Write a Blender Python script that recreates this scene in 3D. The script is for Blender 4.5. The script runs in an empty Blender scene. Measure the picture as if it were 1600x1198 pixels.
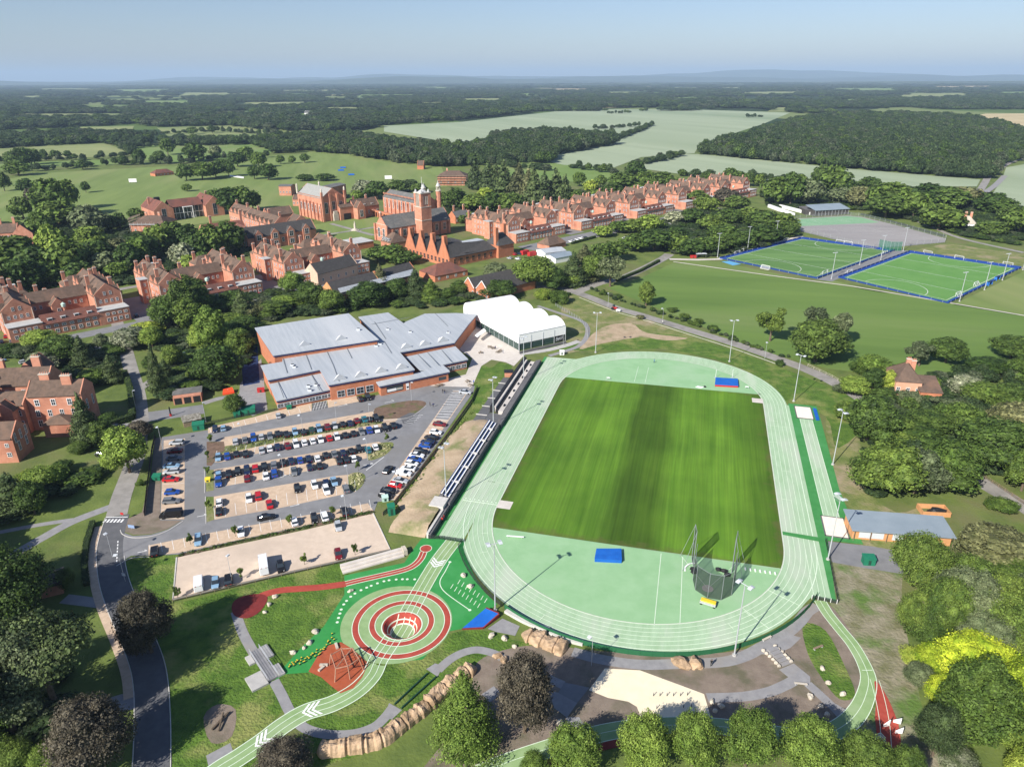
import bpy, math, random
import numpy as np
from mathutils import Vector, Matrix, noise
from mathutils.geometry import tessellate_polygon
R = math.radians
sc = bpy.context.scene
# ------------------------------------------------------------------ camera
F = 1114.7; PITCH = R(23.184); ROLL = R(-0.2345); CAMH = 105.78
cam_d = bpy.data.cameras.new('camera'); cam = bpy.data.objects.new('camera', cam_d)
sc.collection.objects.link(cam); sc.camera = cam
cam_d.sensor_width = 36; cam_d.lens = F / 1600 * 36; cam_d.clip_start = 1; cam_d.clip_end = 90000
cam.location = (0, 0, CAMH)
cam.rotation_euler = (Matrix.Rotation(R(90) - PITCH, 3, 'X') @ Matrix.Rotation(ROLL, 3, 'Z')).to_euler()
# ------------------------------------------------------------------ sky, sun, exposure
SUN_EL, SUN_AZ = 34.6, 220.1            # sun height, and the bearing it shines from (0 = straight ahead, clockwise)
wd = bpy.data.worlds.new('World'); sc.world = wd; wd.use_nodes = True
wn = wd.node_tree.nodes; wl = wd.node_tree.links
sky = wn.new('ShaderNodeTexSky'); sky.sky_type = 'NISHITA'; sky.sun_disc = False
sky.sun_elevation = R(SUN_EL); sky.sun_rotation = R(SUN_AZ); sky.altitude = 100
sky.air_density = 1.0; sky.dust_density = 0.6; sky.ozone_density = 2.5
bg = wn['Background']; bg.inputs['Strength'].default_value = 0.074
tint = wn.new('ShaderNodeMixRGB'); tint.blend_type = 'MULTIPLY'; tint.inputs[0].default_value = 1; tint.inputs[2].default_value = (.86, .88, 1.03, 1)
wl.new(sky.outputs[0], tint.inputs[1]); wl.new(tint.outputs[0], bg.inputs[0])
sd = bpy.data.lights.new('sun', 'SUN'); sun = bpy.data.objects.new('sun', sd); sc.collection.objects.link(sun)
sd.energy = 5.0; sd.angle = R(0.5); sd.color = (1.0, 0.95, 0.87)
_s = Vector((math.sin(R(SUN_AZ)) * math.cos(R(SUN_EL)), math.cos(R(SUN_AZ)) * math.cos(R(SUN_EL)), math.sin(R(SUN_EL))))
sun.rotation_euler = _s.to_track_quat('Z', 'Y').to_euler(); sun.location = (-200, -200, 300)
sc.view_settings.view_transform = 'Standard'; sc.view_settings.look = 'None'
sc.view_settings.exposure = 0.62; sc.view_settings.gamma = 1; sc.view_settings.use_curve_mapping = False
sc.cycles.max_bounces = 6; sc.cycles.transparent_max_bounces = 12; sc.cycles.volume_bounces = 0
# ------------------------------------------------------------------ helpers: points
CR, SR, CP, SP = math.cos(ROLL), math.sin(ROLL), math.cos(PITCH), math.sin(PITCH)
def A(px, py, z=0.0):
    """the point of the plane at height z seen at a point of the 1600 wide photograph"""
    dx, dy = px - 800, py - 599
    x = dx * CR + dy * SR; y = -dx * SR + dy * CR
    t = (z - CAMH) / (-F * SP - y * CP)
    return Vector((x * t, (F * CP - y * SP) * t, z))
def PX(X, Y, Z=0.0):
    z = Z - CAMH; d = Y * CP - z * SP; up = Y * SP + z * CP
    x = F * X / d; y = -F * up / d
    return (800 + x * CR - y * SR, 599 + x * SR + y * CR)
TY = 0.25946; TX0, TY0 = 42.05, 195.18; TC, TS = math.cos(TY), math.sin(TY)
def T(u, v, z=0.0):                      # running track frame: u across, v along the straights
    return Vector((TX0 + TC * u + TS * v, TY0 - TS * u + TC * v, z))
AZ = R(48); EX, EY = math.sin(AZ), math.cos(AZ); OX, OY = 3.0, 493.0
def G(a, b, z=0.0):                      # school frame: a along the avenue, b away from it
    return Vector((OX + EX * a - EY * b, OY + EY * a + EX * b, z))
GROT = R(42)
def smooth(pts, n=6, closed=False):
    P = [Vector(p) for p in pts]; out = []; N = len(P)
    for i in range(N if closed else N - 1):
        if closed: a, b, c, d = P[(i - 1) % N], P[i], P[(i + 1) % N], P[(i + 2) % N]
        else: a, b, c, d = P[max(i - 1, 0)], P[i], P[i + 1], P[min(i + 2, N - 1)]
        for k in range(n):
            t = k / n
            out.append(0.5 * ((2 * b) + (-a + c) * t + (2 * a - 5 * b + 4 * c - d) * t * t + (-a + 3 * b - 3 * c + d) * t ** 3))
    if not closed: out.append(P[-1])
    return out
# ------------------------------------------------------------------ helpers: materials
def _nodes(name):
    m = bpy.data.materials.new(name); m.use_nodes = True
    nt = m.node_tree; b = nt.nodes['Principled BSDF']
    return m, nt, b
MATS = {}
def mat(name, c1, c2=None, scale=0.5, rough=0.8, bump=0.0, bscale=None, metal=0.0, c3=None, s3=None, alpha=None, spec=0.3, stretch=None, rnd=0.0, obj=False, detail=6, lo=.35, hi=.65):
    if name in MATS: return MATS[name]
    m, nt, b = _nodes(name); N = nt.nodes; L = nt.links
    b.inputs['Roughness'].default_value = rough; b.inputs['Metallic'].default_value = metal
    b.inputs['Specular IOR Level'].default_value = spec
    col = None
    if c2 is None and rnd == 0: b.inputs['Base Color'].default_value = (*c1, 1)
    else:
        if obj: g = N.new('ShaderNodeTexCoord').outputs['Object']
        else: g = N.new('ShaderNodeNewGeometry').outputs['Position']
        if stretch:
            mp = N.new('ShaderNodeMapping'); mp.inputs['Rotation'].default_value = (0, 0, stretch[0]); mp.inputs['Scale'].default_value = (stretch[1], stretch[2], 1)
            mp.vector_type = 'TEXTURE'
            mp.inputs['Scale'].default_value = (1 / stretch[1], 1 / stretch[2], 1)
            L.new(g, mp.inputs[0]); g = mp.outputs[0]
        def ns(s, d=detail):
            n = N.new('ShaderNodeTexNoise'); n.inputs['Scale'].default_value = s; n.inputs['Detail'].default_value = d
            n.inputs['Roughness'].default_value = 0.62; L.new(g, n.inputs['Vector']); return n.outputs['Fac']
        r = N.new('ShaderNodeValToRGB'); L.new(ns(scale), r.inputs[0])
        r.color_ramp.elements[0].position = lo; r.color_ramp.elements[1].position = hi
        r.color_ramp.elements[0].color = (*c1, 1); r.color_ramp.elements[1].color = (*(c2 or c1), 1)
        col = r.outputs[0]
        if c3:
            mr = N.new('ShaderNodeMapRange'); L.new(ns(s3 or scale * .2, 4), mr.inputs[0]); mr.inputs[1].default_value = .5; mr.inputs[2].default_value = .66
            mx = N.new('ShaderNodeMixRGB'); L.new(mr.outputs[0], mx.inputs[0]); L.new(col, mx.inputs[1]); mx.inputs[2].default_value = (*c3, 1); col = mx.outputs[0]
        if rnd:
            oi = N.new('ShaderNodeObjectInfo'); mr = N.new('ShaderNodeMapRange'); L.new(oi.outputs['Random'], mr.inputs[0])
            mr.inputs[3].default_value = 1 - rnd; mr.inputs[4].default_value = 1 + rnd
            hs = N.new('ShaderNodeHueSaturation'); L.new(mr.outputs[0], hs.inputs['Value']); L.new(col, hs.inputs['Color']); col = hs.outputs[0]
        L.new(col, b.inputs['Base Color'])
    if bump:
        tc = N.new('ShaderNodeNewGeometry').outputs['Position']
        n = N.new('ShaderNodeTexNoise'); n.inputs['Scale'].default_value = bscale or scale * 3; n.inputs['Detail'].default_value = 5; L.new(tc, n.inputs['Vector'])
        bp = N.new('ShaderNodeBump'); bp.inputs['Strength'].default_value = 1; bp.inputs['Distance'].default_value = bump
        L.new(n.outputs['Fac'], bp.inputs['Height']); L.new(bp.outputs[0], b.inputs['Normal'])
    if alpha is not None: b.inputs['Alpha'].default_value = alpha
    MATS[name] = m; return m
def leafmat(name, c1, c2, trans=0.25):
    if name in MATS: return MATS[name]
    m, nt, b = _nodes(name); N = nt.nodes; L = nt.links
    tc = N.new('ShaderNodeNewGeometry'); n = N.new('ShaderNodeTexNoise'); n.inputs['Scale'].default_value = 0.55; n.inputs['Detail'].default_value = 5
    L.new(tc.outputs['Position'], n.inputs['Vector'])
    r = N.new('ShaderNodeValToRGB'); r.color_ramp.elements[0].position = .34; r.color_ramp.elements[1].position = .68
    r.color_ramp.elements[0].color = (*c1, 1); r.color_ramp.elements[1].color = (*c2, 1); L.new(n.outputs['Fac'], r.inputs[0])
    oi = N.new('ShaderNodeObjectInfo'); mr = N.new('ShaderNodeMapRange'); L.new(oi.outputs['Random'], mr.inputs[0]); mr.inputs[3].default_value = .72; mr.inputs[4].default_value = 1.28
    mh = N.new('ShaderNodeMapRange'); L.new(oi.outputs['Random'], mh.inputs[0]); mh.inputs[3].default_value = .512; mh.inputs[4].default_value = .488
    hs = N.new('ShaderNodeHueSaturation'); L.new(mr.outputs[0], hs.inputs['Value']); L.new(mh.outputs[0], hs.inputs['Hue']); L.new(r.outputs[0], hs.inputs['Color'])
    m2 = N.new('ShaderNodeMapRange'); L.new(tc.outputs['Random Per Island'], m2.inputs[0]); m2.inputs[3].default_value = .5; m2.inputs[4].default_value = 1.55
    h2 = N.new('ShaderNodeHueSaturation'); L.new(m2.outputs[0], h2.inputs['Value']); L.new(hs.outputs[0], h2.inputs['Color']); hs = h2
    L.new(hs.outputs[0], b.inputs['Base Color']); b.inputs['Roughness'].default_value = .65; b.inputs['Specular IOR Level'].default_value = .25
    t = N.new('ShaderNodeBsdfTranslucent'); L.new(hs.outputs[0], t.inputs[0]); mx = N.new('ShaderNodeMixShader'); mx.inputs[0].default_value = trans
    L.new(b.outputs[0], mx.inputs[1]); L.new(t.outputs[0], mx.inputs[2]); L.new(mx.outputs[0], N['Material Output'].inputs[0])
    MATS[name] = m; return m
# ------------------------------------------------------------------ helpers: meshes
class MB:
    def __init__(s, o=None): s.v = []; s.f = []; s.mi = []; s.m = 0; s.o = Vector(o) if o else Vector((0, 0, 0))
    def pt(s, p): s.v.append(tuple(Vector(p) - s.o)); return len(s.v) - 1
    def face(s, *pts): s.f.append([s.pt(p) for p in pts]); s.mi.append(s.m)
    def box(s, x0, x1, y0, y1, z0, z1): s.prism([(x0, y0), (x1, y0), (x1, y1), (x0, y1)], z0, z1)
    def prism(s, poly, z0, z1, bottom=True):
        """vertical prism; z1 may be a list, one top height per corner"""
        n = len(poly); zt = z1 if isinstance(z1, (list, tuple)) else [z1] * n
        zb = z0 if isinstance(z0, (list, tuple)) else [z0] * n
        b = [s.pt((p[0], p[1], zb[i])) for i, p in enumerate(poly)]; t = [s.pt((p[0], p[1], zt[i])) for i, p in enumerate(poly)]
        for i in range(n):
            j = (i + 1) % n; s.f.append([b[i], b[j], t[j], t[i]]); s.mi.append(s.m)
        s._cap(t, False); 
        if bottom: s._cap(b, True)
    def _cap(s, idx, flip):
        if len(idx) <= 4: s.f.append(idx[::-1] if flip else list(idx)); s.mi.append(s.m); return
        tr = tessellate_polygon([[Vector(s.v[i][:2] + (0,)) for i in idx]])
        for t in tr: s.f.append([idx[k] for k in t]); s.mi.append(s.m)
    def bar(s, a, b, r, n=6, r2=None):
        a, b = Vector(a), Vector(b); d = (b - a); 
        if d.length < 1e-6: return
        q = d.to_track_quat('Z', 'Y'); r2 = r if r2 is None else r2; A_, B_ = [], []
        for k in range(n):
            t = 2 * math.pi * (k + .5) / n; o = q @ Vector((math.cos(t), math.sin(t), 0))
            A_.append(s.pt(a + o * r)); B_.append(s.pt(b + o * r2))
        for k in range(n):
            j = (k + 1) % n; s.f.append([A_[k], A_[j], B_[j], B_[k]]); s.mi.append(s.m)
        s.f.append(A_[::-1]); s.f.append(B_); s.mi += [s.m, s.m]
    def blob(s, c, r, sub=1, amp=0.2, seed=0, nscale=0.4):
        vs, fs = ico(sub); c = Vector(c); r = Vector(r) if not isinstance(r, (int, float)) else Vector((r, r, r)); b0 = len(s.v)
        for v in vs:
            k = 1 + amp * noise.noise(Vector(v) * (1 / nscale) * .6 + Vector((seed * 7.3, seed * 3.1, seed)))
            s.v.append(tuple(c + Vector((v[0] * r.x, v[1] * r.y, v[2] * r.z)) * k - s.o))
        for f in fs: s.f.append([b0 + i for i in f]); s.mi.append(s.m)
    def build(s, name, mats, parent=None, smooth_=False, loc=None):
        me = bpy.data.meshes.new(name); me.from_pydata(s.v, [], s.f)
        if not isinstance(mats, (list, tuple)): mats = [mats]
        for m in mats: me.materials.append(m)
        if len(mats) > 1: me.polygons.foreach_set('material_index', s.mi)
        if smooth_: me.polygons.foreach_set('use_smooth', [True] * len(me.polygons))
        me.update(); return link(name, me, parent, loc)
def link(name, me, parent=None, loc=None):
    o = bpy.data.objects.new(name, me); sc.collection.objects.link(o)
    if parent: o.parent = parent
    if loc is not None: o.location = loc
    return o
_ico = {}
def ico(sub):
    if sub in _ico: return _ico[sub]
    import bmesh
    bm = bmesh.new(); bmesh.ops.create_icosphere(bm, subdivisions=sub, radius=1)
    _ico[sub] = ([tuple(v.co) for v in bm.verts], [[v.index for v in f.verts] for f in bm.faces]); bm.free(); return _ico[sub]
def thing(name, label, cat, loc=(0, 0, 0), rz=0, group=None):
    o = bpy.data.objects.new(name, None); sc.collection.objects.link(o); o.location = loc; o.rotation_euler = (0, 0, rz); o.empty_display_size = .5
    o['label'] = label; o['category'] = cat
    if group: o['group'] = group
    return o
def tag(o, label, cat, group=None, kind=None):
    o['label'] = label; o['category'] = cat
    if group: o['group'] = group
    if kind: o['kind'] = kind
    return o
def kids(o): return [c for c in o.children]
def copy_tree(o, parent=None):
    c = o.copy(); sc.collection.objects.link(c); c.parent = parent
    for ch in KID.get(o.name, []): copy_tree(ch, c)
    return c
KID = {}
def index_kids(o):
    KID[o.name] = list(o.children)
    for c in o.children: index_kids(c)
def dup(o, loc, rz=0, label=None, group=None, scale=None):
    if o.name not in KID: index_kids(o)
    c = copy_tree(o); c.location = loc; c.rotation_euler = (0, 0, rz)
    if label: c['label'] = label
    if group: c['group'] = group
    if scale: c.scale = scale
    return c
# flat sheets and strips
def sheet(name, pts, z, m, hole=None, kind='structure', world=False, sm=0):
    P = [Vector(p) for p in pts] if world else [A(*p) for p in pts]
    if sm: P = smooth(P, sm, True)
    P = [Vector((p[0], p[1], z)) for p in P]; loops = [P]
    if hole: loops.append([Vector((p[0], p[1], z)) for p in hole])
    allp = [p for l in loops for p in l]; fs = []
    for t in tessellate_polygon(loops):
        a, b, c = (allp[i] for i in t)
        if (b - a).cross(c - a).z < 0: t = t[::-1]
        fs.append(list(t))
    me = bpy.data.meshes.new(name); me.from_pydata([tuple(p) for p in allp], [], fs); me.materials.append(m)
    o = link(name, me)
    if kind: o['kind'] = kind
    return o
def strip_pts(P, w, off=0.0):
    L_, R_ = [], []
    for i, p in enumerate(P):
        d = (P[min(i + 1, len(P) - 1)] - P[max(i - 1, 0)]); d.z = 0; d.normalize(); n = Vector((-d.y, d.x, 0))
        ww = w[i] if isinstance(w, (list, tuple)) else w
        L_.append(p + n * (off + ww / 2)); R_.append(p + n * (off - ww / 2))
    return L_, R_
def add_strip(mb, P, w, z, off=0.0, closed=False):
    if closed: P = P + [P[0]]
    L_, R_ = strip_pts(P, w, off)
    if closed:
        L_[0] = L_[-1] = (L_[0] + L_[-1]) / 2; R_[0] = R_[-1] = (R_[0] + R_[-1]) / 2
    for i in range(len(P) - 1):
        q = [R_[i], R_[i + 1], L_[i + 1], L_[i]]
        if z is not None: q = [Vector((a.x, a.y, z)) for a in q]
        mb.face(*q)
def ribbon(name, pts, w, z, m, off=0.0, world=False, n=6, kind='structure', closed=False):
    P = [Vector(p) for p in pts] if world else [A(*p) for p in pts]
    if n > 1: P = smooth(P, n, closed)
    mb = MB(); add_strip(mb, P, w, z, off, closed); o = mb.build(name, m)
    if kind: o['kind'] = kind
    return o
ORD = ['first', 'second', 'third', 'fourth', 'fifth', 'sixth', 'seventh', 'eighth', 'ninth', 'tenth', 'eleventh', 'twelfth', 'thirteenth', 'fourteenth', 'fifteenth', 'sixteenth', 'seventeenth', 'eighteenth', 'nineteenth', 'twentieth']
def ordn(i):
    if i < 20: return ORD[i]
    n = i + 1; return '%d%s' % (n, {1: 'st', 2: 'nd', 3: 'rd'}.get(n % 10 if n % 100 not in (11, 12, 13) else 0, 'th'))
rnd = random.Random(7)
# ------------------------------------------------------------------ materials
M_grass = mat('grass', (.085, .125, .028), (.15, .195, .045), .12, .95, c3=(.15, .155, .06), s3=.035, bump=.12, bscale=1.6)
M_mown = mat('mown_grass', (.14, .195, .05), (.19, .25, .07), .05, .95, stretch=(R(12), 1, .12), c3=(.24, .26, .10), s3=.01, bump=.03, bscale=3)
M_field1 = mat('sports_grass', (.095, .165, .032), (.135, .215, .045), .04, .95, stretch=(R(-12), .15, 1), c3=(.17, .225, .07), s3=.014, bump=.03, bscale=3)
M_crop = mat('crop', (.27, .325, .205), (.335, .39, .255), .012, .95, stretch=(R(-62), .12, 1.4), c3=(.225, .285, .17), s3=.003)
M_pasture = mat('pasture', (.13, .21, .045), (.18, .26, .07), .01, .95, c3=(.19, .225, .08), s3=.005)
M_pale = mat('hay_field', (.20, .24, .085), (.27, .29, .12), .01, .95, c3=(.16, .21, .07), s3=.004)
M_straw = mat('straw_field', (.42, .34, .18), (.52, .43, .25), .01, .95)
M_lush = mat('long_grass', (.045, .10, .012), (.115, .20, .026), .35, .95, c3=(.22, .24, .07), s3=.09, bump=.35, bscale=1.8, lo=.3, hi=.7)
M_rough = mat('rough_grass', (.11, .155, .035), (.22, .225, .08), .2, .95, c3=(.32, .26, .16), s3=.07, bump=.25, bscale=1.5)
M_earth = mat('bare_earth', (.19, .15, .118), (.245, .198, .155), .5, .95, c3=(.13, .12, .075), s3=.12, bump=.06, bscale=4)
M_dirt = mat('dirt_bank', (.36, .27, .175), (.46, .355, .24), .25, .95, c3=(.19, .20, .08), s3=.11, bump=.15, bscale=1.5)
M_soil = mat('soil_bed', (.13, .085, .06), (.20, .13, .09), .6, .95, c3=(.10, .12, .04), s3=.2, bump=.1, bscale=3)
M_tar = mat('tarmac', (.185, .185, .19), (.235, .235, .24), .3, .9, c3=(.20, .195, .19), s3=.05, bump=.004, bscale=8)
M_tar2 = mat('tarmac_new', (.10, .102, .108), (.135, .136, .142), .4, .9, bump=.004, bscale=8)
M_path = mat('path_asphalt', (.24, .235, .24), (.30, .295, .295), .6, .9, c3=(.28, .26, .24), s3=.1)
M_lane = mat('old_road', (.25, .235, .215), (.32, .30, .275), .35, .9, c3=(.20, .19, .17), s3=.1)
M_paver = mat('pavers', (.50, .37, .26), (.60, .46, .33), .8, .9, c3=(.45, .34, .25), s3=.09)
M_gravel = mat('gravel', (.56, .45, .35), (.64, .52, .41), .5, .95, c3=(.52, .42, .33), s3=.05, bump=.02, bscale=6)
M_plaza = mat('plaza_paving', (.55, .50, .44), (.64, .59, .53), .5, .85, c3=(.50, .46, .42), s3=.07)
M_kerb = mat('kerb', (.50, .48, .44), (.60, .57, .53), 1, .85)
M_white = mat('white_paint', (.78, .78, .76), (.84, .84, .82), 2, .6)
M_line = mat('line_paint', (.62, .74, .56), (.70, .80, .64), 2, .7)
M_track = mat('track_surface', (.31, .455, .275), (.39, .53, .35), .7, .85, c3=(.45, .52, .40), s3=.12, bump=.004, bscale=12, stretch=(R(-15), 1, .22))
M_dzone = mat('field_event_surface', (.245, .435, .22), (.295, .485, .265), .18, .85, c3=(.31, .48, .28), s3=.05)
M_dkgreen = mat('deep_green_surface', (.045, .22, .055), (.06, .26, .07), .5, .85, c3=(.07, .27, .085), s3=.1)
M_play = mat('play_green_surface', (.028, .23, .05), (.038, .27, .06), .5, .85, c3=(.05, .28, .075), s3=.1)
M_olive = mat('sprint_path_surface', (.22, .34, .14), (.28, .405, .185), .5, .85, c3=(.31, .41, .22), s3=.08)
M_redrub = mat('red_rubber', (.33, .05, .035), (.42, .075, .05), .6, .85)
M_redrub2 = mat('russet_rubber', (.33, .075, .03), (.40, .095, .04), .6, .9, c3=(.28, .07, .035), s3=.2)
M_redd = mat('dark_red_rubber', (.16, .022, .02), (.22, .032, .028), .6, .85)
M_sand = mat('sand', (.82, .74, .60), (.88, .80, .66), .8, .95)
M_resin = mat('pale_resin_paving', (.78, .68, .49), (.85, .75, .55), .4, .9, c3=(.74, .64, .46), s3=.06)
M_brick = mat('brick', (.46, .20, .125), (.585, .28, .185), .5, .9, c3=(.37, .15, .095), s3=.12, obj=True)
M_brick2 = mat('brick_plain', (.42, .16, .085), (.52, .205, .11), .6, .9, obj=True)
M_tile = mat('roof_tiles', (.10, .07, .052), (.155, .105, .078), .8, .9, c3=(.185, .115, .08), s3=.15, obj=True)
M_tilered = mat('red_roof_tiles', (.15, .062, .046), (.21, .085, .06), .8, .9, c3=(.12, .062, .05), s3=.2, obj=True)
M_slate = mat('slate', (.115, .115, .11), (.155, .155, .145), .8, .7, c3=(.19, .18, .165), s3=.2, obj=True)
M_slatedk = mat('dark_roof', (.055, .052, .05), (.08, .074, .07), .8, .8, obj=True)
M_lead = mat('lead_roof', (.42, .42, .41), (.52, .52, .50), .3, .6, obj=True)
M_metalroof = mat('metal_roof', (.37, .40, .425), (.45, .475, .495), .9, .55, c3=(.50, .515, .525), s3=.05, spec=.4, stretch=(R(27), 1, .05))
M_metalroof2 = mat('shed_metal_roof', (.22, .27, .31), (.26, .31, .35), .2, .5)
M_stone = mat('stone', (.50, .45, .37), (.60, .54, .45), 1, .85, obj=True)
M_rock = mat('sandstone_rock', (.38, .26, .155), (.52, .37, .24), .5, .9, c3=(.25, .17, .10), s3=.35, bump=.12, bscale=2.5)
M_rockpale = mat('pale_rock', (.46, .41, .33), (.56, .50, .41), .8, .9, bump=.08, bscale=3)
M_conc = mat('concrete', (.38, .37, .35), (.48, .465, .44), .6, .85, obj=True)
M_concdk = mat('grey_wall', (.115, .11, .115), (.15, .145, .145), .5, .9)
M_glass = mat('window_glass', (.03, .04, .05), rough=.08, spec=.6)
M_black = mat('black', (.018, .018, .02), rough=.6)
M_wood = mat('timber', (.20, .15, .10), (.29, .22, .15), 1.5, .8, obj=True)
M_orange = mat('orange_cladding', (.50, .25, .11), (.60, .31, .14), .8, .8, obj=True)
M_steel = mat('galvanised_steel', (.52, .54, .56), rough=.45, metal=.3)
M_blue = mat('blue_mat', (.008, .10, .42), (.012, .13, .50), .6, .7)
M_bluedk = mat('navy_trim', (.012, .03, .12), rough=.6)
M_red = mat('red_paint', (.45, .03, .03), rough=.5)
M_yellow = mat('yellow_paint', (.75, .55, .04), rough=.6)
M_dkmetal = mat('dark_green_metal', (.015, .06, .04), rough=.5)
M_greenbox = mat('green_box_paint', (.012, .15, .085), (.018, .18, .10), 1, .6)
M_canopy = mat('canopy_membrane', (.86, .86, .85), rough=.7)
M_panel = mat('fascia_panel', (.52, .55, .58), rough=.6)
M_bark = mat('bark', (.10, .075, .05), (.17, .13, .095), 2, .95, obj=True)
M_barkpale = mat('pale_bark', (.25, .21, .17), (.34, .30, .25), 2, .95, obj=True)
M_net = mat('netting', (.03, .035, .035), rough=.9, alpha=.58)
M_scrub = mat('scrubby_ground', (.15, .15, .07), (.30, .265, .19), .25, .95, c3=(.10, .17, .035), s3=.10, bump=.25, bscale=1.5)
M_mesh = mat('mesh_fence', (.03, .10, .06), rough=.8, alpha=.55)
M_cmesh = mat('court_mesh', (.25, .27, .27), rough=.8, alpha=.22)
M_turf = mat('artificial_turf', (.105, .25, .055), (.13, .28, .07), .1, .95)
M_turf2 = mat('striped_turf', (.09, .19, .05), (.135, .25, .075), .06, .95, stretch=(R(-10), .08, 1.2), lo=.42, hi=.58)
M_turfblue = mat('blue_turf_border', (.01, .06, .30), rough=.9)
M_court = mat('grey_court', (.26, .245, .24), (.33, .31, .30), .12, .9, stretch=(R(-5), .12, 1))
M_courtg = mat('green_court', (.18, .36, .20), (.24, .40, .24), .1, .9)
# ================================================================== GROUND
PIT = (-23.35, 117.9); PR = 4.15
def circ(c, r, n=48, z=0): return [Vector((c[0] + r * math.cos(2 * math.pi * k / n), c[1] + r * math.sin(2 * math.pi * k / n), z)) for k in range(n)]
# rock gully lies lower than the lawns, so the near ground has a hole for the pit only
sheet('ground', [(-760, 20, 0), (760, 20, 0), (760, 1400, 0), (-760, 1400, 0)], 0, M_grass, hole=circ(PIT, PR), world=True)
# far ground: countryside patchwork round the near ground
def far_mat():
    m, nt, b = _nodes('countryside'); N = nt.nodes; L = nt.links
    g = N.new('ShaderNodeNewGeometry').outputs['Position']
    mp = N.new('ShaderNodeMapping'); mp.inputs['Scale'].default_value = (.0022, .0022, .0022); mp.inputs['Rotation'].default_value = (0, 0, .4); L.new(g, mp.inputs[0])
    v = N.new('ShaderNodeTexVoronoi'); v.inputs['Scale'].default_value = 1; L.new(mp.outputs[0], v.inputs['Vector'])
    r = N.new('ShaderNodeValToRGB'); r.color_ramp.interpolation = 'CONSTANT'; cr = r.color_ramp
    for i, (p, c) in enumerate([(0, (.025, .045, .015)), (.30, (.09, .14, .035)), (.52, (.03, .05, .018)), (.66, (.17, .21, .075)), (.78, (.03, .055, .02)), (.90, (.30, .27, .13)), (.94, (.03, .05, .02))]):
        e = cr.elements[i] if i < 2 else cr.elements.new(p); e.position = p; e.color = (*c, 1)
    sp = N.new('ShaderNodeSeparateXYZ'); L.new(v.outputs['Color'], sp.inputs[0]); L.new(sp.outputs[0], r.inputs[0])
    L.new(r.outputs[0], b.inputs['Base Color']); b.inputs['Roughness'].default_value = .95; b.inputs['Specular IOR Level'].default_value = 0.1
    return m
M_far = far_mat()
mb = MB(); S = 62000
X = [-S, -20000, -6000, -760, 760, 6000, 20000, S]; Y = [-3000, 20, 1400, 6000, 20000, S]
for i in range(len(X) - 1):
    for j in range(len(Y) - 1):
        if X[i] == -760 and Y[j] == 20: continue
        mb.face((X[i], Y[j], 0), (X[i + 1], Y[j], 0), (X[i + 1], Y[j + 1], 0), (X[i], Y[j + 1], 0))
mb.build('terrain', M_far)['kind'] = 'structure'
# distant hills
def hills(name, dist, h, seed, x0=-1.0, x1=1.0, prof=None):
    mb = MB(); n = 90; W_ = dist * .85; rows = [0, .35, .7, 1, 1.4, 1.9]; hh = [0, .45, .85, 1, .8, 0]
    g = []
    for j, (rr, q) in enumerate(zip(rows, hh)):
        row = []
        for i in range(n + 1):
            t = x0 + (x1 - x0) * i / n; x = t * W_
            k = 0.55 + .9 * noise.noise(Vector((x / dist * 5 + seed, j * .15, seed))) + .25 * noise.noise(Vector((x / dist * 18 + seed, j * .3, 0)))
            if prof: k *= prof(t)
            e = min(1, (t - x0) * 6, (x1 - t) * 6)
            row.append(mb.pt((x, dist + (rr - 1) * dist * .16 + 300 * noise.noise(Vector((i * .3, j, seed))), max(0, h * q * max(k, .1) * max(e, 0)) - 1 * (q == 0))))
        g.append(row)
    for j in range(len(g) - 1):
        for i in range(n): mb.f.append([g[j][i], g[j][i + 1], g[j + 1][i + 1], g[j + 1][i]]); mb.mi.append(0)
    o = mb.build(name, M_hill, smooth_=True); o['kind'] = 'structure'
M_hill = mat('hill_woods', (.02, .038, .016), (.06, .085, .035), .0012, .95, detail=8)
hills('hills', 11500, 55, 3.3, -.2, 1.15, lambda t: .5 + .5 * max(0, t))
hills('hills', 17000, 125, 1.7, -1.15, .25)
hills('hills', 21000, 180, 9.1, -1.1, 1.2, lambda t: .75 + .4 * t)
hills('hills', 27000, 300, 5.2, -.6, 1.2)
# fields
FZ = .05
def field(pts, m, z=FZ, sm=3): return sheet('field', pts, z, m, sm=sm)
field([(600, 197), (719, 191), (827, 179), (881, 173), (948, 171), (1070, 171), (1235, 176.5), (1190, 195), (1130, 214), (1092, 228), (1085, 240), (1002, 246), (960, 262), (880, 258), (840, 250), (700, 222), (600, 206)], M_crop, .25, 0)
field([(1009, 265), (1005, 252), (1060, 242), (1090, 241), (1276, 259), (1323, 264), (1420, 272), (1532, 281), (1526, 292), (1397, 292), (1250, 284), (1124, 279), (1060, 272)], M_crop, .3, 0)
field([(780, 246), (862, 250), (965, 268), (975, 282), (901, 284), (800, 282)], M_pasture, .15)
field([(-40, 290), (60, 271), (300, 258), (430, 243), (545, 238), (600, 252), (690, 260), (700, 292), (590, 300), (500, 303), (440, 330), (300, 352), (100, 355), (-40, 345)], M_mown, .1, 0)
field([(-30, 232), (60, 228), (160, 223), (212, 240), (100, 249), (-30, 253)], M_pale, .15, 0)
field([(209, 229), (395, 224), (430, 232), (420, 243), (290, 254), (215, 250)], M_pasture, .15, 0)
field([(-30, 256), (190, 249), (200, 256), (60, 262), (-30, 268)], M_pasture, .12, 0)
field([(123, 199), (210, 197), (204, 207), (135, 207)], M_pale, .3, 0)
field([(245, 200), (355, 195), (430, 203), (440, 209), (262, 213)], M_pale, .3, 0)
field([(300, 212), (440, 209), (470, 213), (330, 219)], M_pasture, .3, 0)
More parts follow.
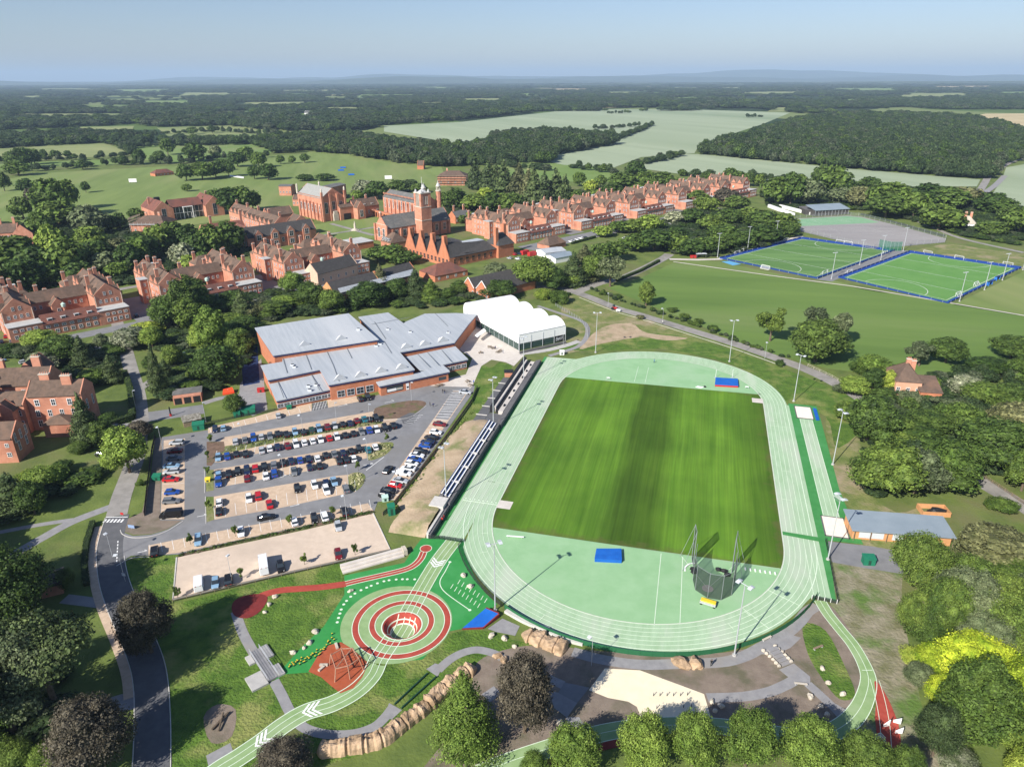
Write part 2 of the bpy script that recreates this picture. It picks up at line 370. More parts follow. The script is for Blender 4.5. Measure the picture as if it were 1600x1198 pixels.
# fields among the far woods: (left, right, top, bottom) as seen, and the crop
CLEAR = [(20, 200, 178, 188, 0), (130, 205, 166, 174, 1), (20, 60, 150, 156, 0), (225, 300, 158, 166, 1), (285, 362, 145, 152, 0), (380, 470, 160, 167, 0), (330, 400, 174, 182, 1), (455, 500, 178, 187, 1), (505, 600, 168, 177, 0), (560, 640, 148, 153, 1), (640, 700, 160, 167, 0), (722, 785, 154, 162, 0), (800, 850, 146, 151, 1), (858, 922, 139, 143, 2), (945, 990, 144, 149, 0), (1040, 1100, 152, 158, 1), (1155, 1250, 144, 150, 0), (1316, 1344, 155, 163, 1), (1205, 1238, 168, 175, 0), (1410, 1515, 146, 153, 0), (1560, 1640, 144, 150, 1), (60, 150, 139, 142.5, 0), (180, 260, 140, 144, 1), (430, 520, 141, 145, 0), (640, 760, 136, 139, 1), (1050, 1160, 137, 140, 0), (1290, 1400, 138, 142, 1), (1460, 1560, 135, 138, 2)]
for x0, x1, y0, y1, k in CLEAR: field([(x0 - 6, y1), (x0 + 5, y0), (x1 + 6, y0 - .5), (x1 - 3, y1 - .7)], (M_pale, M_pasture, M_straw)[k], .5, 0)
field([(1510, 184), (1540, 178), (1700, 177), (1700, 215), (1600, 199)], M_straw, .3, 0)
field([(1572, 262), (1700, 240), (1700, 360), (1600, 324), (1550, 304), (1565, 282)], M_crop, .28, 0)
field([(480, 238), (545, 236), (600, 245), (585, 250), (530, 250), (480, 246)], M_mown, .14, 0)
# big sports lawn beside the road, and lawns round the pitches
field([(1052, 411), (1330, 449), (1600, 494), (1720, 515), (1720, 570), (1560, 572), (1470, 590), (1400, 590), (1290, 575), (1180, 545), (1085, 505), (1010, 475), (950, 450), (995, 437)], M_field1, .03, 0)
field([(1060, 412), (1080, 404), (1124, 409), (1280, 441), (1300, 438), (1480, 480), (1600, 424), (1720, 440), (1720, 514), (1600, 493), (1330, 448)], M_mown, .028, 0)
field([(1425, 392), (1480, 380), (1560, 392), (1720, 410), (1720, 440), (1600, 420), (1500, 404)], M_rough, .026, 0)
# straight white edging line across the lawn
ribbon('path', [(1052, 409), (1200, 430), (1330, 447), (1600, 493), (1700, 511)], 1.3, .06, M_plaza, n=1)
# lawns by the left road
LUSH = [
 [(262, 862), (300, 855), (265, 930), (285, 940), (440, 900), (538, 880), (538, 930), (505, 980), (455, 1040), (450, 1095), (380, 1180), (330, 1230), (235, 1230), (240, 1130), (215, 1030), (195, 960), (182, 905), (190, 880)],
 [(440, 1050), (500, 1050), (555, 1085), (590, 1030), (700, 990), (760, 985), (800, 1000), (760, 1030), (720, 1035), (640, 1110), (560, 1150), (500, 1145), (450, 1100)],
 [(700, 1000), (805, 1000), (850, 1020), (770, 1045), (700, 1090), (640, 1130), (560, 1180), (400, 1215), (380, 1190), (480, 1140)],
 [(850, 545), (935, 548), (1030, 545), (1120, 562), (1190, 592), (1228, 628), (1290, 650), (1310, 700), (1360, 640), (1280, 598), (1180, 560), (1080, 528), (1000, 520), (930, 530), (870, 540)],
]
for i_, L_ in enumerate(LUSH): sheet('grass', L_, .010 + .004 * i_, M_lush, sm=4)
sheet('grass', [(730, 560), (765, 575), (780, 566), (800, 572), (790, 592), (772, 640), (742, 644), (736, 625)], .03, M_lush, sm=3)
sheet('grass', [(1255, 975), (1290, 985), (1322, 1045), (1336, 1085), (1312, 1092), (1285, 1060), (1262, 1020)], .03, M_lush, sm=4)
sheet('ground', [(1285, 870), (1400, 860), (1410, 950), (1440, 1100), (1480, 1230), (1380, 1230), (1345, 1130), (1360, 1060), (1340, 1010), (1300, 950)], .02, M_scrub, sm=4)
sheet('ground', [(1290, 655), (1330, 640), (1345, 700), (1350, 760), (1400, 800), (1440, 795), (1440, 850), (1340, 855), (1335, 800), (1312, 770)], .018, M_rough, sm=3)
sheet('ground', [(885, 462), (960, 480), (1070, 520), (1120, 548), (1000, 528), (905, 548), (878, 543)], .02, M_rough, sm=3)
sheet('ground', [(905, 545), (940, 512), (985, 505), (1010, 520), (1075, 528), (1040, 532), (1000, 527), (940, 537)], .034, M_dirt, sm=3)
# bare earth by the lower playground
sheet('ground', [(745, 1035), (800, 1012), (860, 1008), (930, 1016), (1040, 1022), (1130, 1019), (1200, 1003), (1260, 968), (1288, 940), (1325, 980), (1356, 1040), (1358, 1080), (1320, 1132), (1250, 1150), (1100, 1135), (950, 1140), (800, 1190), (745, 1240), (640, 1240), (700, 1150), (735, 1090)], .024, M_earth, sm=4)
# ------------------------------------------------------------------ running track
def oval(R_, n=48, z=0, hv=42.195, umin=None):
    P = [T(R_ * math.cos(t), hv + R_ * math.sin(t), z) for t in np.linspace(0, math.pi, n)]
    P += [T(-R_ * math.cos(t), -hv - R_ * math.sin(t), z) for t in np.linspace(0, math.pi, n)]
    return P
def tsheet(name, pts, z, m): return sheet(name, [T(u, v) for u, v in pts], z, m, world=True)
HV = 42.195; LW = 1.22
tsheet('running_track', [(-46.9, -59.6), (-40.4, -59.9), (-40.4, -50)] + [(-44.4 * math.cos(t), -HV - 44.4 * math.sin(t)) for t in np.linspace(.47, math.pi - .47, 40)] + [(41.0, -60.2), (45.0, -60.2), (45.0, 44)] + [(44.4 * math.cos(t), HV + 44.4 * math.sin(t)) for t in np.linspace(.05, math.pi - .72, 44)] + [(-35, 70), (-46.9, 69.6)], .060, M_track)
# D areas and infield
dn = [(-36.0, -52.4), (35.0, -51.8)] + [(36.4 * math.cos(t), -HV - 36.4 * math.sin(t)) for t in np.linspace(.27, math.pi - .28, 40)]
tsheet('running_track', dn, .080, M_dzone)
df = [(36.2, 51.4), (-36.0, 49.8)] + [(-36.4 * math.cos(t), HV + 36.4 * math.sin(t)) for t in np.linspace(.21, math.pi - .25, 40)]
tsheet('running_track', df, .080, M_dzone)
def infield_mat():
    m, nt, b = _nodes('infield_turf'); N = nt.nodes; L = nt.links
    g = N.new('ShaderNodeNewGeometry').outputs['Position']
    mp = N.new('ShaderNodeMapping'); mp.vector_type = 'TEXTURE'; mp.inputs['Location'].default_value = (TX0, TY0, 0); mp.inputs['Rotation'].default_value = (0, 0, -TY); L.new(g, mp.inputs[0])
    def nz(sx, sy, s, d=4):
        a = N.new('ShaderNodeVectorMath'); a.operation = 'MULTIPLY'; a.inputs[1].default_value = (sx, sy, 1); L.new(mp.outputs[0], a.inputs[0])
        n = N.new('ShaderNodeTexNoise'); n.inputs['Scale'].default_value = s; n.inputs['Detail'].default_value = d; L.new(a.outputs[0], n.inputs['Vector']); return n.outputs['Fac']
    def ramp(f, c):
        r = N.new('ShaderNodeValToRGB'); L.new(f, r.inputs[0]); e = r.color_ramp.elements
        for i, (p, q) in enumerate(c):
            x = e[i] if i < 2 else e.new(p); x.position = p; x.color = (*q, 1)
        return r.outputs[0]
    base = ramp(nz(1, .03, .55, 6), [(.30, (.080, .180, .016)), (.70, (.125, .245, .026))])
    fine = ramp(nz(1, .02, 2.2, 3), [(.35, (.90,) * 3), (.65, (1.08,) * 3)])
    m0 = N.new('ShaderNodeMixRGB'); m0.blend_type = 'MULTIPLY'; m0.inputs[0].default_value = 1; L.new(base, m0.inputs[1]); L.new(fine, m0.inputs[2]); base = m0.outputs[0]
    sx = N.new('ShaderNodeSeparateXYZ'); L.new(mp.outputs[0], sx.inputs[0])
    # darker mown bands at their places across the pitch, with soft uneven edges
    ad = N.new('ShaderNodeMath'); ad.operation = 'MULTIPLY_ADD'; L.new(nz(.6, .15, .25), ad.inputs[0]); ad.inputs[1].default_value = 6; L.new(sx.outputs[0], ad.inputs[2])
    mr = N.new('ShaderNodeMapRange'); L.new(ad.outputs[0], mr.inputs[0]); mr.inputs[1].default_value = -34; mr.inputs[2].default_value = 40
    k = ramp(mr.outputs[0], [(0, (.62,) * 3), (.07, (.85,) * 3), (.14, (1.0,) * 3), (.22, (.92,) * 3), (.30, (1.05,) * 3), (.385, (.95,) * 3), (.43, (.52,) * 3), (.55, (.56,) * 3), (.62, (1.08,) * 3), (.72, (1.0,) * 3), (.80, (1.12,) * 3), (.87, (.92,) * 3), (.95, (.66,) * 3)])
    m1 = N.new('ShaderNodeMixRGB'); m1.blend_type = 'MULTIPLY'; m1.inputs[0].default_value = 1; L.new(base, m1.inputs[1]); L.new(k, m1.inputs[2])
    f2 = ramp(nz(1, 1, .05, 5), [(.36, (.78, .80, .8)), (.64, (1.12, 1.1, 1))])
    m2 = N.new('ShaderNodeMixRGB'); m2.blend_type = 'MULTIPLY'; m2.inputs[0].default_value = 1; L.new(m1.outputs[0], m2.inputs[1]); L.new(f2, m2.inputs[2])
    # worn edges
    ab = N.new('ShaderNodeMath'); ab.operation = 'ABSOLUTE'; L.new(sx.outputs[1], ab.inputs[0])
    au = N.new('ShaderNodeMath'); au.operation = 'ABSOLUTE'; L.new(sx.outputs[0], au.inputs[0]); a2 = N.new('ShaderNodeMath'); a2.inputs[1].default_value = 15.2; L.new(au.outputs[0], a2.inputs[0])
    mxm = N.new('ShaderNodeMath'); mxm.operation = 'MAXIMUM'; L.new(ab.outputs[0], mxm.inputs[0]); L.new(a2.outputs[0], mxm.inputs[1])
    wn_ = N.new('ShaderNodeMath'); wn_.operation = 'MULTIPLY_ADD'; L.new(nz(1, 1, .35, 5), wn_.inputs[0]); wn_.inputs[1].default_value = 9; L.new(mxm.outputs[0], wn_.inputs[2])
    we = N.new('ShaderNodeMapRange'); L.new(wn_.outputs[0], we.inputs[0]); we.inputs[1].default_value = 54.2; we.inputs[2].default_value = 57.5; we.inputs[4].default_value = .75
    m3 = N.new('ShaderNodeMixRGB'); L.new(we.outputs[0], m3.inputs[0]); L.new(m2.outputs[0], m3.inputs[1]); m3.inputs[2].default_value = (.115, .105, .04, 1)
    L.new(m3.outputs[0], b.inputs['Base Color']); b.inputs['Roughness'].default_value = .95; b.inputs['Specular IOR Level'].default_value = .15
    return m
tsheet('infield_grass', [(-36.3, -42)] + [(-36.3 * math.cos(t), -HV - 36.3 * math.sin(t)) for t in np.linspace(0.05, .286, 6)] + [(34.8, -51.6)] + [(36.3 * math.cos(t), -HV - 36.3 * math.sin(t)) for t in np.linspace(.262, .0, 6)] + [(36.3, 42)] + [(36.3 * math.cos(t), HV + 36.3 * math.sin(t)) for t in np.linspace(.05, .255, 6)] + [(-35.4, 50.1)] + [(-36.3 * math.cos(t), HV + 36.3 * math.sin(t)) for t in np.linspace(.22, 0, 6)], .100, infield_mat())
# lane lines
mb = MB(); ZL = .115
for k in range(7):
    P = oval(36.5 + LW * k, 60); add_strip(mb, P, .11 if 0 < k < 6 else .2, ZL, closed=True)
for k in range(9): add_strip(mb, [T(-36.5 - LW * k, -60 if k > 3 else -42), T(-36.5 - LW * k, 69.0 if k > 1 else 42)], .11, ZL + .004)
for k in range(7): add_strip(mb, [T(36.5 + LW * k, -59.5 if k > 3 else -42), T(36.5 + LW * k, 42)], .11, ZL + .004)
def tl(u0, v0, u1, v1, w=.16, z=ZL + .008): add_strip(mb, [T(u0, v0), T(u1, v1)], w, z)
tl(-46.3, -42.2, -36.5, -42.2, .3)
for k in range(8): tl(-46.0 + k * LW, -41.2, -45.4 + k * LW, -41.2, .4, ZL + .012)
for v in (-31, -22, 8, 27): tl(-42.6, v, -40.2, v, .1); 
tl(-46.3, 69, -36.5, 69, .25); tl(-44, -31, -36.5, -31, .1); tl(-46, 27, -37, 27, .08)
for k, v in enumerate((-36, -20, -4, 14, 30)): tl(36.5 + (k % 3) * LW, v, 36.5 + (k % 3 + 2) * LW, v, .1)
for r_, t_ in [(37.5, .35), (39, .55), (40.5, .8), (38, .95), (41.5, 1.2), (39, 2.2), (42, 2.5), (37.4, 2.35)]:
    a = (-r_ * math.cos(t_), -HV - r_ * math.sin(t_)); b_ = (-(r_ + 1.8) * math.cos(t_), -HV - (r_ + 1.8) * math.sin(t_)); tl(*a, *b_, .13)
for t_ in (2.36, 2.62): tl(-36.5 * math.cos(t_), -HV - 36.5 * math.sin(t_), -43.8 * math.cos(t_), -HV - 43.8 * math.sin(t_), .16)
tl(7.6, -52.8, 7.9, -78.2, .14, ZL); tl(12.7, -52.8, 13.1, -76.5, .14, ZL)             # javelin runway
tl(-9.5, 52, -9.5, 68, .12, ZL); tl(-5.5, 52, -5.5, 68, .12, ZL)
tl(36.5, 26, 43.8, 26, .1)
mb.m = 0; o = mb.build('lane_lines', M_line); o['kind'] = 'structure'
mb = MB(); add_strip(mb, oval(36.42, 60), .12, None, closed=True)
v = [Vector(p) for p in mb.v]; mb.v = [(p.x, p.y, .13) for p in v]; mb.build('track_kerb', M_kerb)['kind'] = 'structure'
# two white pads
for (u, v) in ((-34.6, -41.6), (34.6, 45.6)):
    tsheet('pad', [(u - 1.9, v - 1.9), (u + 1.9, v - 1.9), (u + 1.9, v + 1.9), (u - 1.9, v + 1.9)], .125, M_plaza)
# deep green margins on the east side with the jumping runway
tsheet('surface', [(45.0, 46.0), (54.3, 45.8), (54.3, 33.5), (53.6, -11), (54.6, -28), (55.4, -36.6), (47.2, -37.0), (45.9, -60.6), (44.0, -60.4), (44.0, 40)], .055, M_dkgreen)
tsheet('surface', [(-48.2, -60.2), (-46.3, -60), (-46.3, 69.6), (-48.0, 69.6)], .05, M_dkgreen)
tsheet('runway', [(47.5, 34.0), (51.6, 34.0), (51.6, -25.6), (47.5, -25.6)], .082, M_track)
mb = MB()
for u in (47.6, 48.85, 50.2, 51.5): add_strip(mb, [T(u, 33.8), T(u, -25.4)], .16 if u in (47.6, 51.5) else .1, .10)
mb.build('runway_lines', M_line)['kind'] = 'structure'
tsheet('track_band', [(36.6, -35.9), (45.3, -36.3), (45.3, -38.2), (36.6, -37.4)], .135, M_dkgreen)
for nm, q in (('far', [(46.6, 44.2), (52.2, 44.2), (52.2, 34.2), (46.6, 34.2)]), ('near', [(46.8, -25.8), (52.6, -25.8), (52.6, -35.2), (46.8, -35.2)])):
    t = thing('sand_pit', 'white sand landing pit at the %s end of the jumping runway' % nm, 'sand pit', T(0, 0), 0, 'sand pits of the jumping runway')
    mb = MB(T(0, 0)); P = [T(*p) for p in q]; mb.face(*[Vector((p.x, p.y, .14)) for p in P]); mb.build('sand', M_sand, t)
    mb = MB(T(0, 0))
    for i in range(4):
        a, b_ = P[i], P[(i + 1) % 4]; d = (b_ - a).normalized(); n_ = Vector((d.y, -d.x, 0)) * .3
        mb.prism([a, b_, b_ + n_, a + n_], 0, .22)
    mb.build('rim', M_concdk, t)
tsheet('path', [(46.6, -37.4), (57.5, -36.9), (82, -40), (84, -47), (55, -46.5), (47, -46)], .045, M_tar)
# ================================================================== ROADS, CAR PARK, PATHS, PLAY SURFACES
def curb(name, pts, w=.16, z=0, h=.12, n=5, world=False, closed=False):
    P = [Vector(p) for p in pts] if world else [A(*p) for p in pts]
    if n > 1: P = smooth(P, n, closed)
    L_, R_ = strip_pts(P, w); mb = MB()
    for i in range(len(P) - 1): mb.prism([R_[i], R_[i + 1], L_[i + 1], L_[i]], z, z + h)
    o = mb.build(name, M_kerb); o['kind'] = 'structure'; return o
# left approach road
LR = [(173, 806), (166, 832), (161, 860), (165, 902), (178, 942), (200, 988), (217, 1034), (222, 1072), (229, 1120), (234, 1160), (240, 1215)]
road_l = [A(x, y) for x, y in [(184, 806), (176, 834), (172, 862), (177, 902), (190, 942), (211, 988), (229, 1034), (236, 1072), (238, 1120), (238, 1160), (236, 1215)]]
ribbon('road', road_l, 5.6, .045, M_tar2, world=True)
P = smooth(road_l, 6); L_, R_ = strip_pts(P, 5.9)
def vv(P): return [tuple(p) for p in P]
curb('kerb', vv(L_[14:]), n=1, world=True); curb('kerb', vv(R_), n=1, world=True)
sheet('pavement', vv([p for p in strip_pts(P[3:44], 5.6 + 2 * 1.9)[1]]) + vv(strip_pts(P[3:44], 6.0)[1][::-1]), .10, M_paver, world=True)
mb = MB()
for k in range(6): add_strip(mb, [road_l[0] + Vector((-2.2 + k * .9, -1.5, 0)), road_l[0] + Vector((-2.2 + k * .9, -3.0, 0))], .5, .07)
add_strip(mb, [road_l[0] + Vector((-2.8, -.6, 0)), road_l[0] + Vector((2.9, -.5, 0))], .3, .07)
mb.build('road_markings', M_white)['kind'] = 'structure'
ribbon('road', [(182, 806), (190, 775), (200, 748), (212, 715), (216, 690), (219, 655), (215, 615), (204, 575), (196, 545), (188, 522), (182, 500)], 5.2, .040, M_lane)
ribbon('path', [(178, 790), (113, 815), (63, 842), (15, 868), (-40, 885)], 3.0, .035, M_path)
ribbon('path', [(113, 812), (60, 820), (-20, 835)], 1.8, .034, M_path)
ribbon('path', [(180, 945), (140, 940), (100, 935)], 3, .033, M_path)
ribbon('road', [(240, 1088), (200, 1095), (165, 1105)], 4.5, .034, M_path)
ribbon('road', [(208, 705), (180, 703), (150, 712)], 3.5, .035, M_path); ribbon('road', [(216, 663), (190, 665), (172, 672)], 3.0, .034, M_path)
ribbon('road', [(214, 612), (245, 590), (290, 570), (318, 548), (330, 520)], 4, .036, M_lane)
sheet('yard', [(229, 644), (317, 632), (320, 646), (231, 659)], .034, M_tar); ribbon('path', [(318, 630), (345, 622), (375, 618)], 3, .034, M_path)
sheet('yard', [(375, 600), (408, 560), (418, 640), (395, 650), (372, 640)], .035, M_path)
sheet('yard', [(378, 575), (402, 540), (406, 598), (380, 603)], .06, mat('blue_court', (.012, .02, .06), (.02, .05, .16), .6, .9))
# avenue in front of the boarding houses and the yards between
ribbon('road', [G(-330, -9), G(-250, -9), G(-110, -8)], 9, .05, M_tar, world=True, n=1)
ribbon('road', [G(-6, -16), G(60, -16), G(230, -16)], 16, .05, M_tar, world=True, n=1)
for a in (-240.5, -174.5, 57.5, 123.5, 189.5):
    sheet('yard', [G(a - 7.5, -5), G(a + 7.5, -5), G(a + 7.5, 40), G(a - 7.5, 40)], .07, M_tar, world=True)
ribbon('road', [G(-330, 62), G(-120, 62)], 5, .05, M_lane, world=True, n=1)
ribbon('path', [G(-225, 170), G(-130, 178)], 6, .05, M_plaza, world=True, n=1)
ribbon('road', [G(-240, 160), G(-110, 170)], 3, .055, M_lane, world=True, n=1)
# quadrangle lawn
sheet('grass', [G(-98, 84), G(-12, 84), G(-12, 160), G(-98, 160)], .07, M_mown, world=True)
ribbon('path', [G(-57, 155), G(-57, 115), G(-57, 92)], 4, .10, M_lane, world=True, n=1); ribbon('path', [G(-95, 118), G(-20, 118)], 4, .11, M_lane, world=True, n=1)
# road past the sports lawn
ribbon('road', [(875, 449), (897, 456), (925, 466), (962, 481), (1000, 492), (1075, 515), (1150, 538), (1225, 564), (1262, 578), (1300, 596), (1345, 622), (1400, 662), (1460, 705), (1500, 728), (1540, 757), (1600, 792), (1660, 830)], 6.0, .055, M_lane)
ribbon('road', [(900, 457), (935, 443), (970, 435), (1005, 420), (1036, 404), (1046, 397)], 6.5, .058, M_lane)
curb('kerb', [(905, 465), (962, 487), (1000, 498), (1075, 522), (1150, 546), (1225, 573)], .15)
ribbon('path', [(700, 470), (760, 462), (820, 450), (880, 448)], 4, .05, M_lane)
ribbon('road', [(1412, 335), (1425, 343), (1450, 352), (1500, 372), (1600, 395)], 4, .06, M_lane)
ribbon('road', [(1548, 268), (1540, 284), (1530, 300)], 7, .4, M_lane); ribbon('road', [(1560, 268), (1575, 256), (1620, 240)], 7, .4, M_lane)
ribbon('road', [(1570, 275), (1555, 290), (1538, 302)], 6, .4, M_path)
ribbon('path', [(858, 556), (885, 548), (905, 540), (917, 525), (917, 510), (905, 500), (870, 488), (840, 478)], 2.2, .05, M_path)
# plaza by the sports centre
sheet('plaza', [(743, 498), (765, 510), (812, 549), (822, 552), (803, 572), (790, 566), (768, 562), (752, 572), (738, 604), (728, 612), (735, 605), (672, 603), (690, 594), (728, 585), (738, 560), (716, 545), (728, 520)], .06, M_plaza)
ribbon('path', [(812, 553), (850, 548), (880, 541), (905, 533)], 3.2, .064, M_conc)
# ------------------------------------------------------------------ car park
sheet('car_park', [(253, 683), (330, 671), (400, 656), (480, 639), (560, 624), (640, 606), (690, 596), (742, 603), (740, 612), (690, 684), (622, 780), (590, 784), (585, 798), (480, 822), (360, 848), (278, 866), (233, 868), (205, 868), (181, 882), (180, 838), (188, 830), (208, 837), (236, 835), (262, 827), (284, 813), (250, 813), (252, 760)], .04, M_tar)
sheet('ground', [(242, 684), (253, 684), (250, 813), (285, 812), (262, 826), (236, 834), (208, 835), (192, 830), (196, 812), (222, 800), (236, 740)], .036, M_earth)
bays = [
 [(256, 688), (289, 685), (288, 811), (251, 811)],
 [(325, 668), (395, 652), (448, 637), (487, 629), (487, 642), (430, 654), (325, 677)],
 [(511, 625), (555, 617), (563, 627), (513, 637)],
 [(335, 700), (350, 683), (600, 640), (622, 655), (600, 672), (470, 693), (345, 722), (333, 722)],
 [(333, 734), (592, 690), (612, 700), (572, 716), (480, 736), (338, 762)],
 [(333, 776), (520, 744), (560, 740), (556, 768), (440, 793), (334, 812)],
 [(232, 868), (232, 852), (330, 832), (440, 812), (540, 793), (575, 786), (583, 797), (480, 820), (360, 846), (278, 864)],
 [(708, 611), (732, 611), (618, 781), (592, 776)],
]
for b_ in bays: sheet('parking_bays', b_, .055, M_paver)
sheet('parking_bays', [(707, 612), (730, 612), (700, 656), (680, 654)], .062, M_tar)
sheet('parking_bays', [(488, 630), (510, 626), (512, 637), (488, 642)], .056, M_tar2)
sheet('gravel_park', [(276, 871), (480, 827), (583, 802), (610, 859), (440, 897), (270, 937)], .05, M_gravel)
curb('kerb', [(276, 871), (270, 937), (440, 897), (610, 859), (583, 802)], .3, 0, .16, n=1)
# planted medians and islands
sheet('planting_bed', [(341, 706), (352, 697), (590, 656), (600, 661), (470, 683), (345, 710)], .062, M_rough)
sheet('planting_bed', [(323, 690), (350, 690), (352, 703), (330, 728), (323, 727)], .063, M_soil)
for b_ in ([(322, 734), (334, 734), (334, 766), (322, 768)], [(322, 776), (334, 776), (335, 812), (322, 816)]): sheet('planting_bed', b_, .063, M_rough)
sheet('planting_bed', [(575, 703), (592, 693), (612, 691), (614, 698), (600, 712), (576, 719)], .063, M_rough, sm=4)
sheet('planting_bed', [(545, 742), (560, 738), (571, 744), (565, 760), (552, 768), (545, 760)], .063, M_rough, sm=4)
sheet('planting_bed', [(583, 641), (600, 633), (640, 626), (662, 627), (664, 634), (640, 650), (600, 655), (590, 652)], .063, M_soil, sm=4)
sheet('parking_bays', [(625, 652), (640, 645), (655, 646), (645, 662), (630, 662)], .066, M_tar2)
sheet('hedge_bed', [(278, 866), (360, 847), (480, 821), (584, 797), (584, 802), (480, 826), (360, 852), (277, 871)], .064, M_soil)
curb('kerb', [(188, 828), (192, 835), (208, 840), (236, 838), (262, 829), (286, 814)], .18)
curb('kerb', [(322, 818), (321, 776)], .15, n=1); curb('kerb', [(320, 770), (320, 734)], .15, n=1)
curb('kerb', [(585, 640), (583, 645), (590, 653), (601, 656), (640, 652), (666, 634)], .15)
curb('kerb', [(182, 884), (205, 872), (233, 870)], .15)
# bay lines
mb = MB()
def bayline(a, b_, n, dx, dy, z=.075, w=.1):
    a, b_ = A(*a), A(*b_)
    for i in range(n + 1):
        p = a.lerp(b_, i / n); q0 = A(*PX(*p)); q1 = A(PX(*p)[0] + dx, PX(*p)[1] + dy); add_strip(mb, [q0, q1], w, z)
bayline((336, 722), (470, 696), 9, 3, -18); bayline((338, 762), (480, 738), 10, 1, -14)
bayline((336, 810), (556, 768), 14, -2, -18); bayline((236, 866), (580, 796), 21, -3, -15); bayline((256, 690), (251, 811), 10, 34, -2)
bayline((330, 676), (486, 642), 9, -3, -8)
bayline((732, 612), (618, 781), 30, -24, -2, w=.12); bayline((730, 611), (700, 656), 12, -23, -1, z=.08, w=.16); bayline((727, 613), (697, 658), 12, -20, 1, z=.084, w=.1)
for k in range(5): add_strip(mb, [A(489 + k * 4.5, 642 - k), A(493 + k * 4.5, 629.5 - k)], .1, .075)
for k in range(3): add_strip(mb, [A(488, 631 + k * 4), A(511, 626 + k * 4)], .1, .08)
for k in range(6): add_strip(mb, [A(632 + k * 3.5, 660 - k * 2.4), A(645 + k * 3.2, 661.5 - k * 2.6)], .15, .085)
for x, y in ((535, 634), (608, 628), (315, 806), (222, 862), (460, 790), (440, 745), (575, 726)): add_strip(mb, [A(x - 7, y + 1.4), A(x + 7, y - 1.4)], .18, .085); add_strip(mb, [A(x + 4, y - 3), A(x + 8, y - 1.6)], .18, .09)
add_strip(mb, [A(572, 735), A(600, 714)], .2, .085)
for k in range(7): add_strip(mb, [A(184.5 - k * .3, 845 + k * 5), A(184.2 - k * .3, 848 + k * 5)], .25, .085)
mb.build('bay_lines', M_white)['kind'] = 'structure'
# ------------------------------------------------------------------ play area
play = [(538, 899), (632, 879), (644, 860), (659, 841), (689, 838), (726, 845), (726, 865), (740, 897), (757, 925), (777, 944), (723, 982), (702, 986), (660, 1030), (600, 1036), (540, 1005), (504, 981), (538, 929)]
sheet('play_surface', play, .050, M_play, hole=circ(PIT, PR))
sheet('play_surface', [(504, 980), (536, 984), (541, 1003), (514, 1012), (484, 1050), (446, 1053), (430, 1062), (438, 1048), (470, 1012)], .047, M_play)
def discs(rs, z0, mats):
    pass
def ring(name, c, r0, r1, z, m, n=72):
    mb = MB()
    for k in range(n):
        a, b_ = 2 * math.pi * k / n, 2 * math.pi * (k + 1) / n
        mb.face((c[0] + r0 * math.cos(a), c[1] + r0 * math.sin(a), z), (c[0] + r1 * math.cos(a), c[1] + r1 * math.sin(a), z), (c[0] + r1 * math.cos(b_), c[1] + r1 * math.sin(b_), z), (c[0] + r0 * math.cos(b_), c[1] + r0 * math.sin(b_), z))
    o = mb.build(name, m); o['kind'] = 'structure'; return o
C2 = (PIT[0] - .15, PIT[1] + .9)
# pale disc, slightly west of the pit centre
cc = (-24.6, 118.9); P = circ(cc, 11.7, 72); sheet('ringed_surface', P, .070, M_olive, hole=circ(PIT, PR), world=True)
ring('ringed_surface', C2, 9.0, 10.35, .085, M_redrub); ring('ringed_surface', C2, 5.6, 6.85, .085, M_redrub)
for r_ in (9.0, 10.35, 5.6, 6.85): ring('ring_lines', C2, r_ - .08, r_ + .08, .095, M_line)
# bowl sunk in the middle
mb = MB(); prof = [(PR, .10, 0), (PR - .35, .0, 0), (PR - .9, -.7, 0), (PR - 1.0, -.8, 1), (PR - 1.15, -1.0, 0), (PR - 1.45, -1.45, 0), (PR - 1.55, -1.55, 1), (PR - 1.75, -1.7, 2), (0.02, -1.72, 2)]
n = 64
for i in range(len(prof) - 1):
    (r0, z0, m0), (r1, z1, _) = prof[i], prof[i + 1]; mb.m = m0
    for k in range(n):
        a, b_ = 2 * math.pi * k / n, 2 * math.pi * (k + 1) / n
        mb.face((PIT[0] + r1 * math.cos(a), PIT[1] + r1 * math.sin(a), z1), (PIT[0] + r0 * math.cos(a), PIT[1] + r0 * math.sin(a), z0), (PIT[0] + r0 * math.cos(b_), PIT[1] + r0 * math.sin(b_), z0), (PIT[0] + r1 * math.cos(b_), PIT[1] + r1 * math.sin(b_), z1))
o = mb.build('bowl', [M_redrub, M_line, M_olive]); o['kind'] = 'structure'
ring('ring_lines', PIT, PR - .05, PR + .2, .11, M_line)
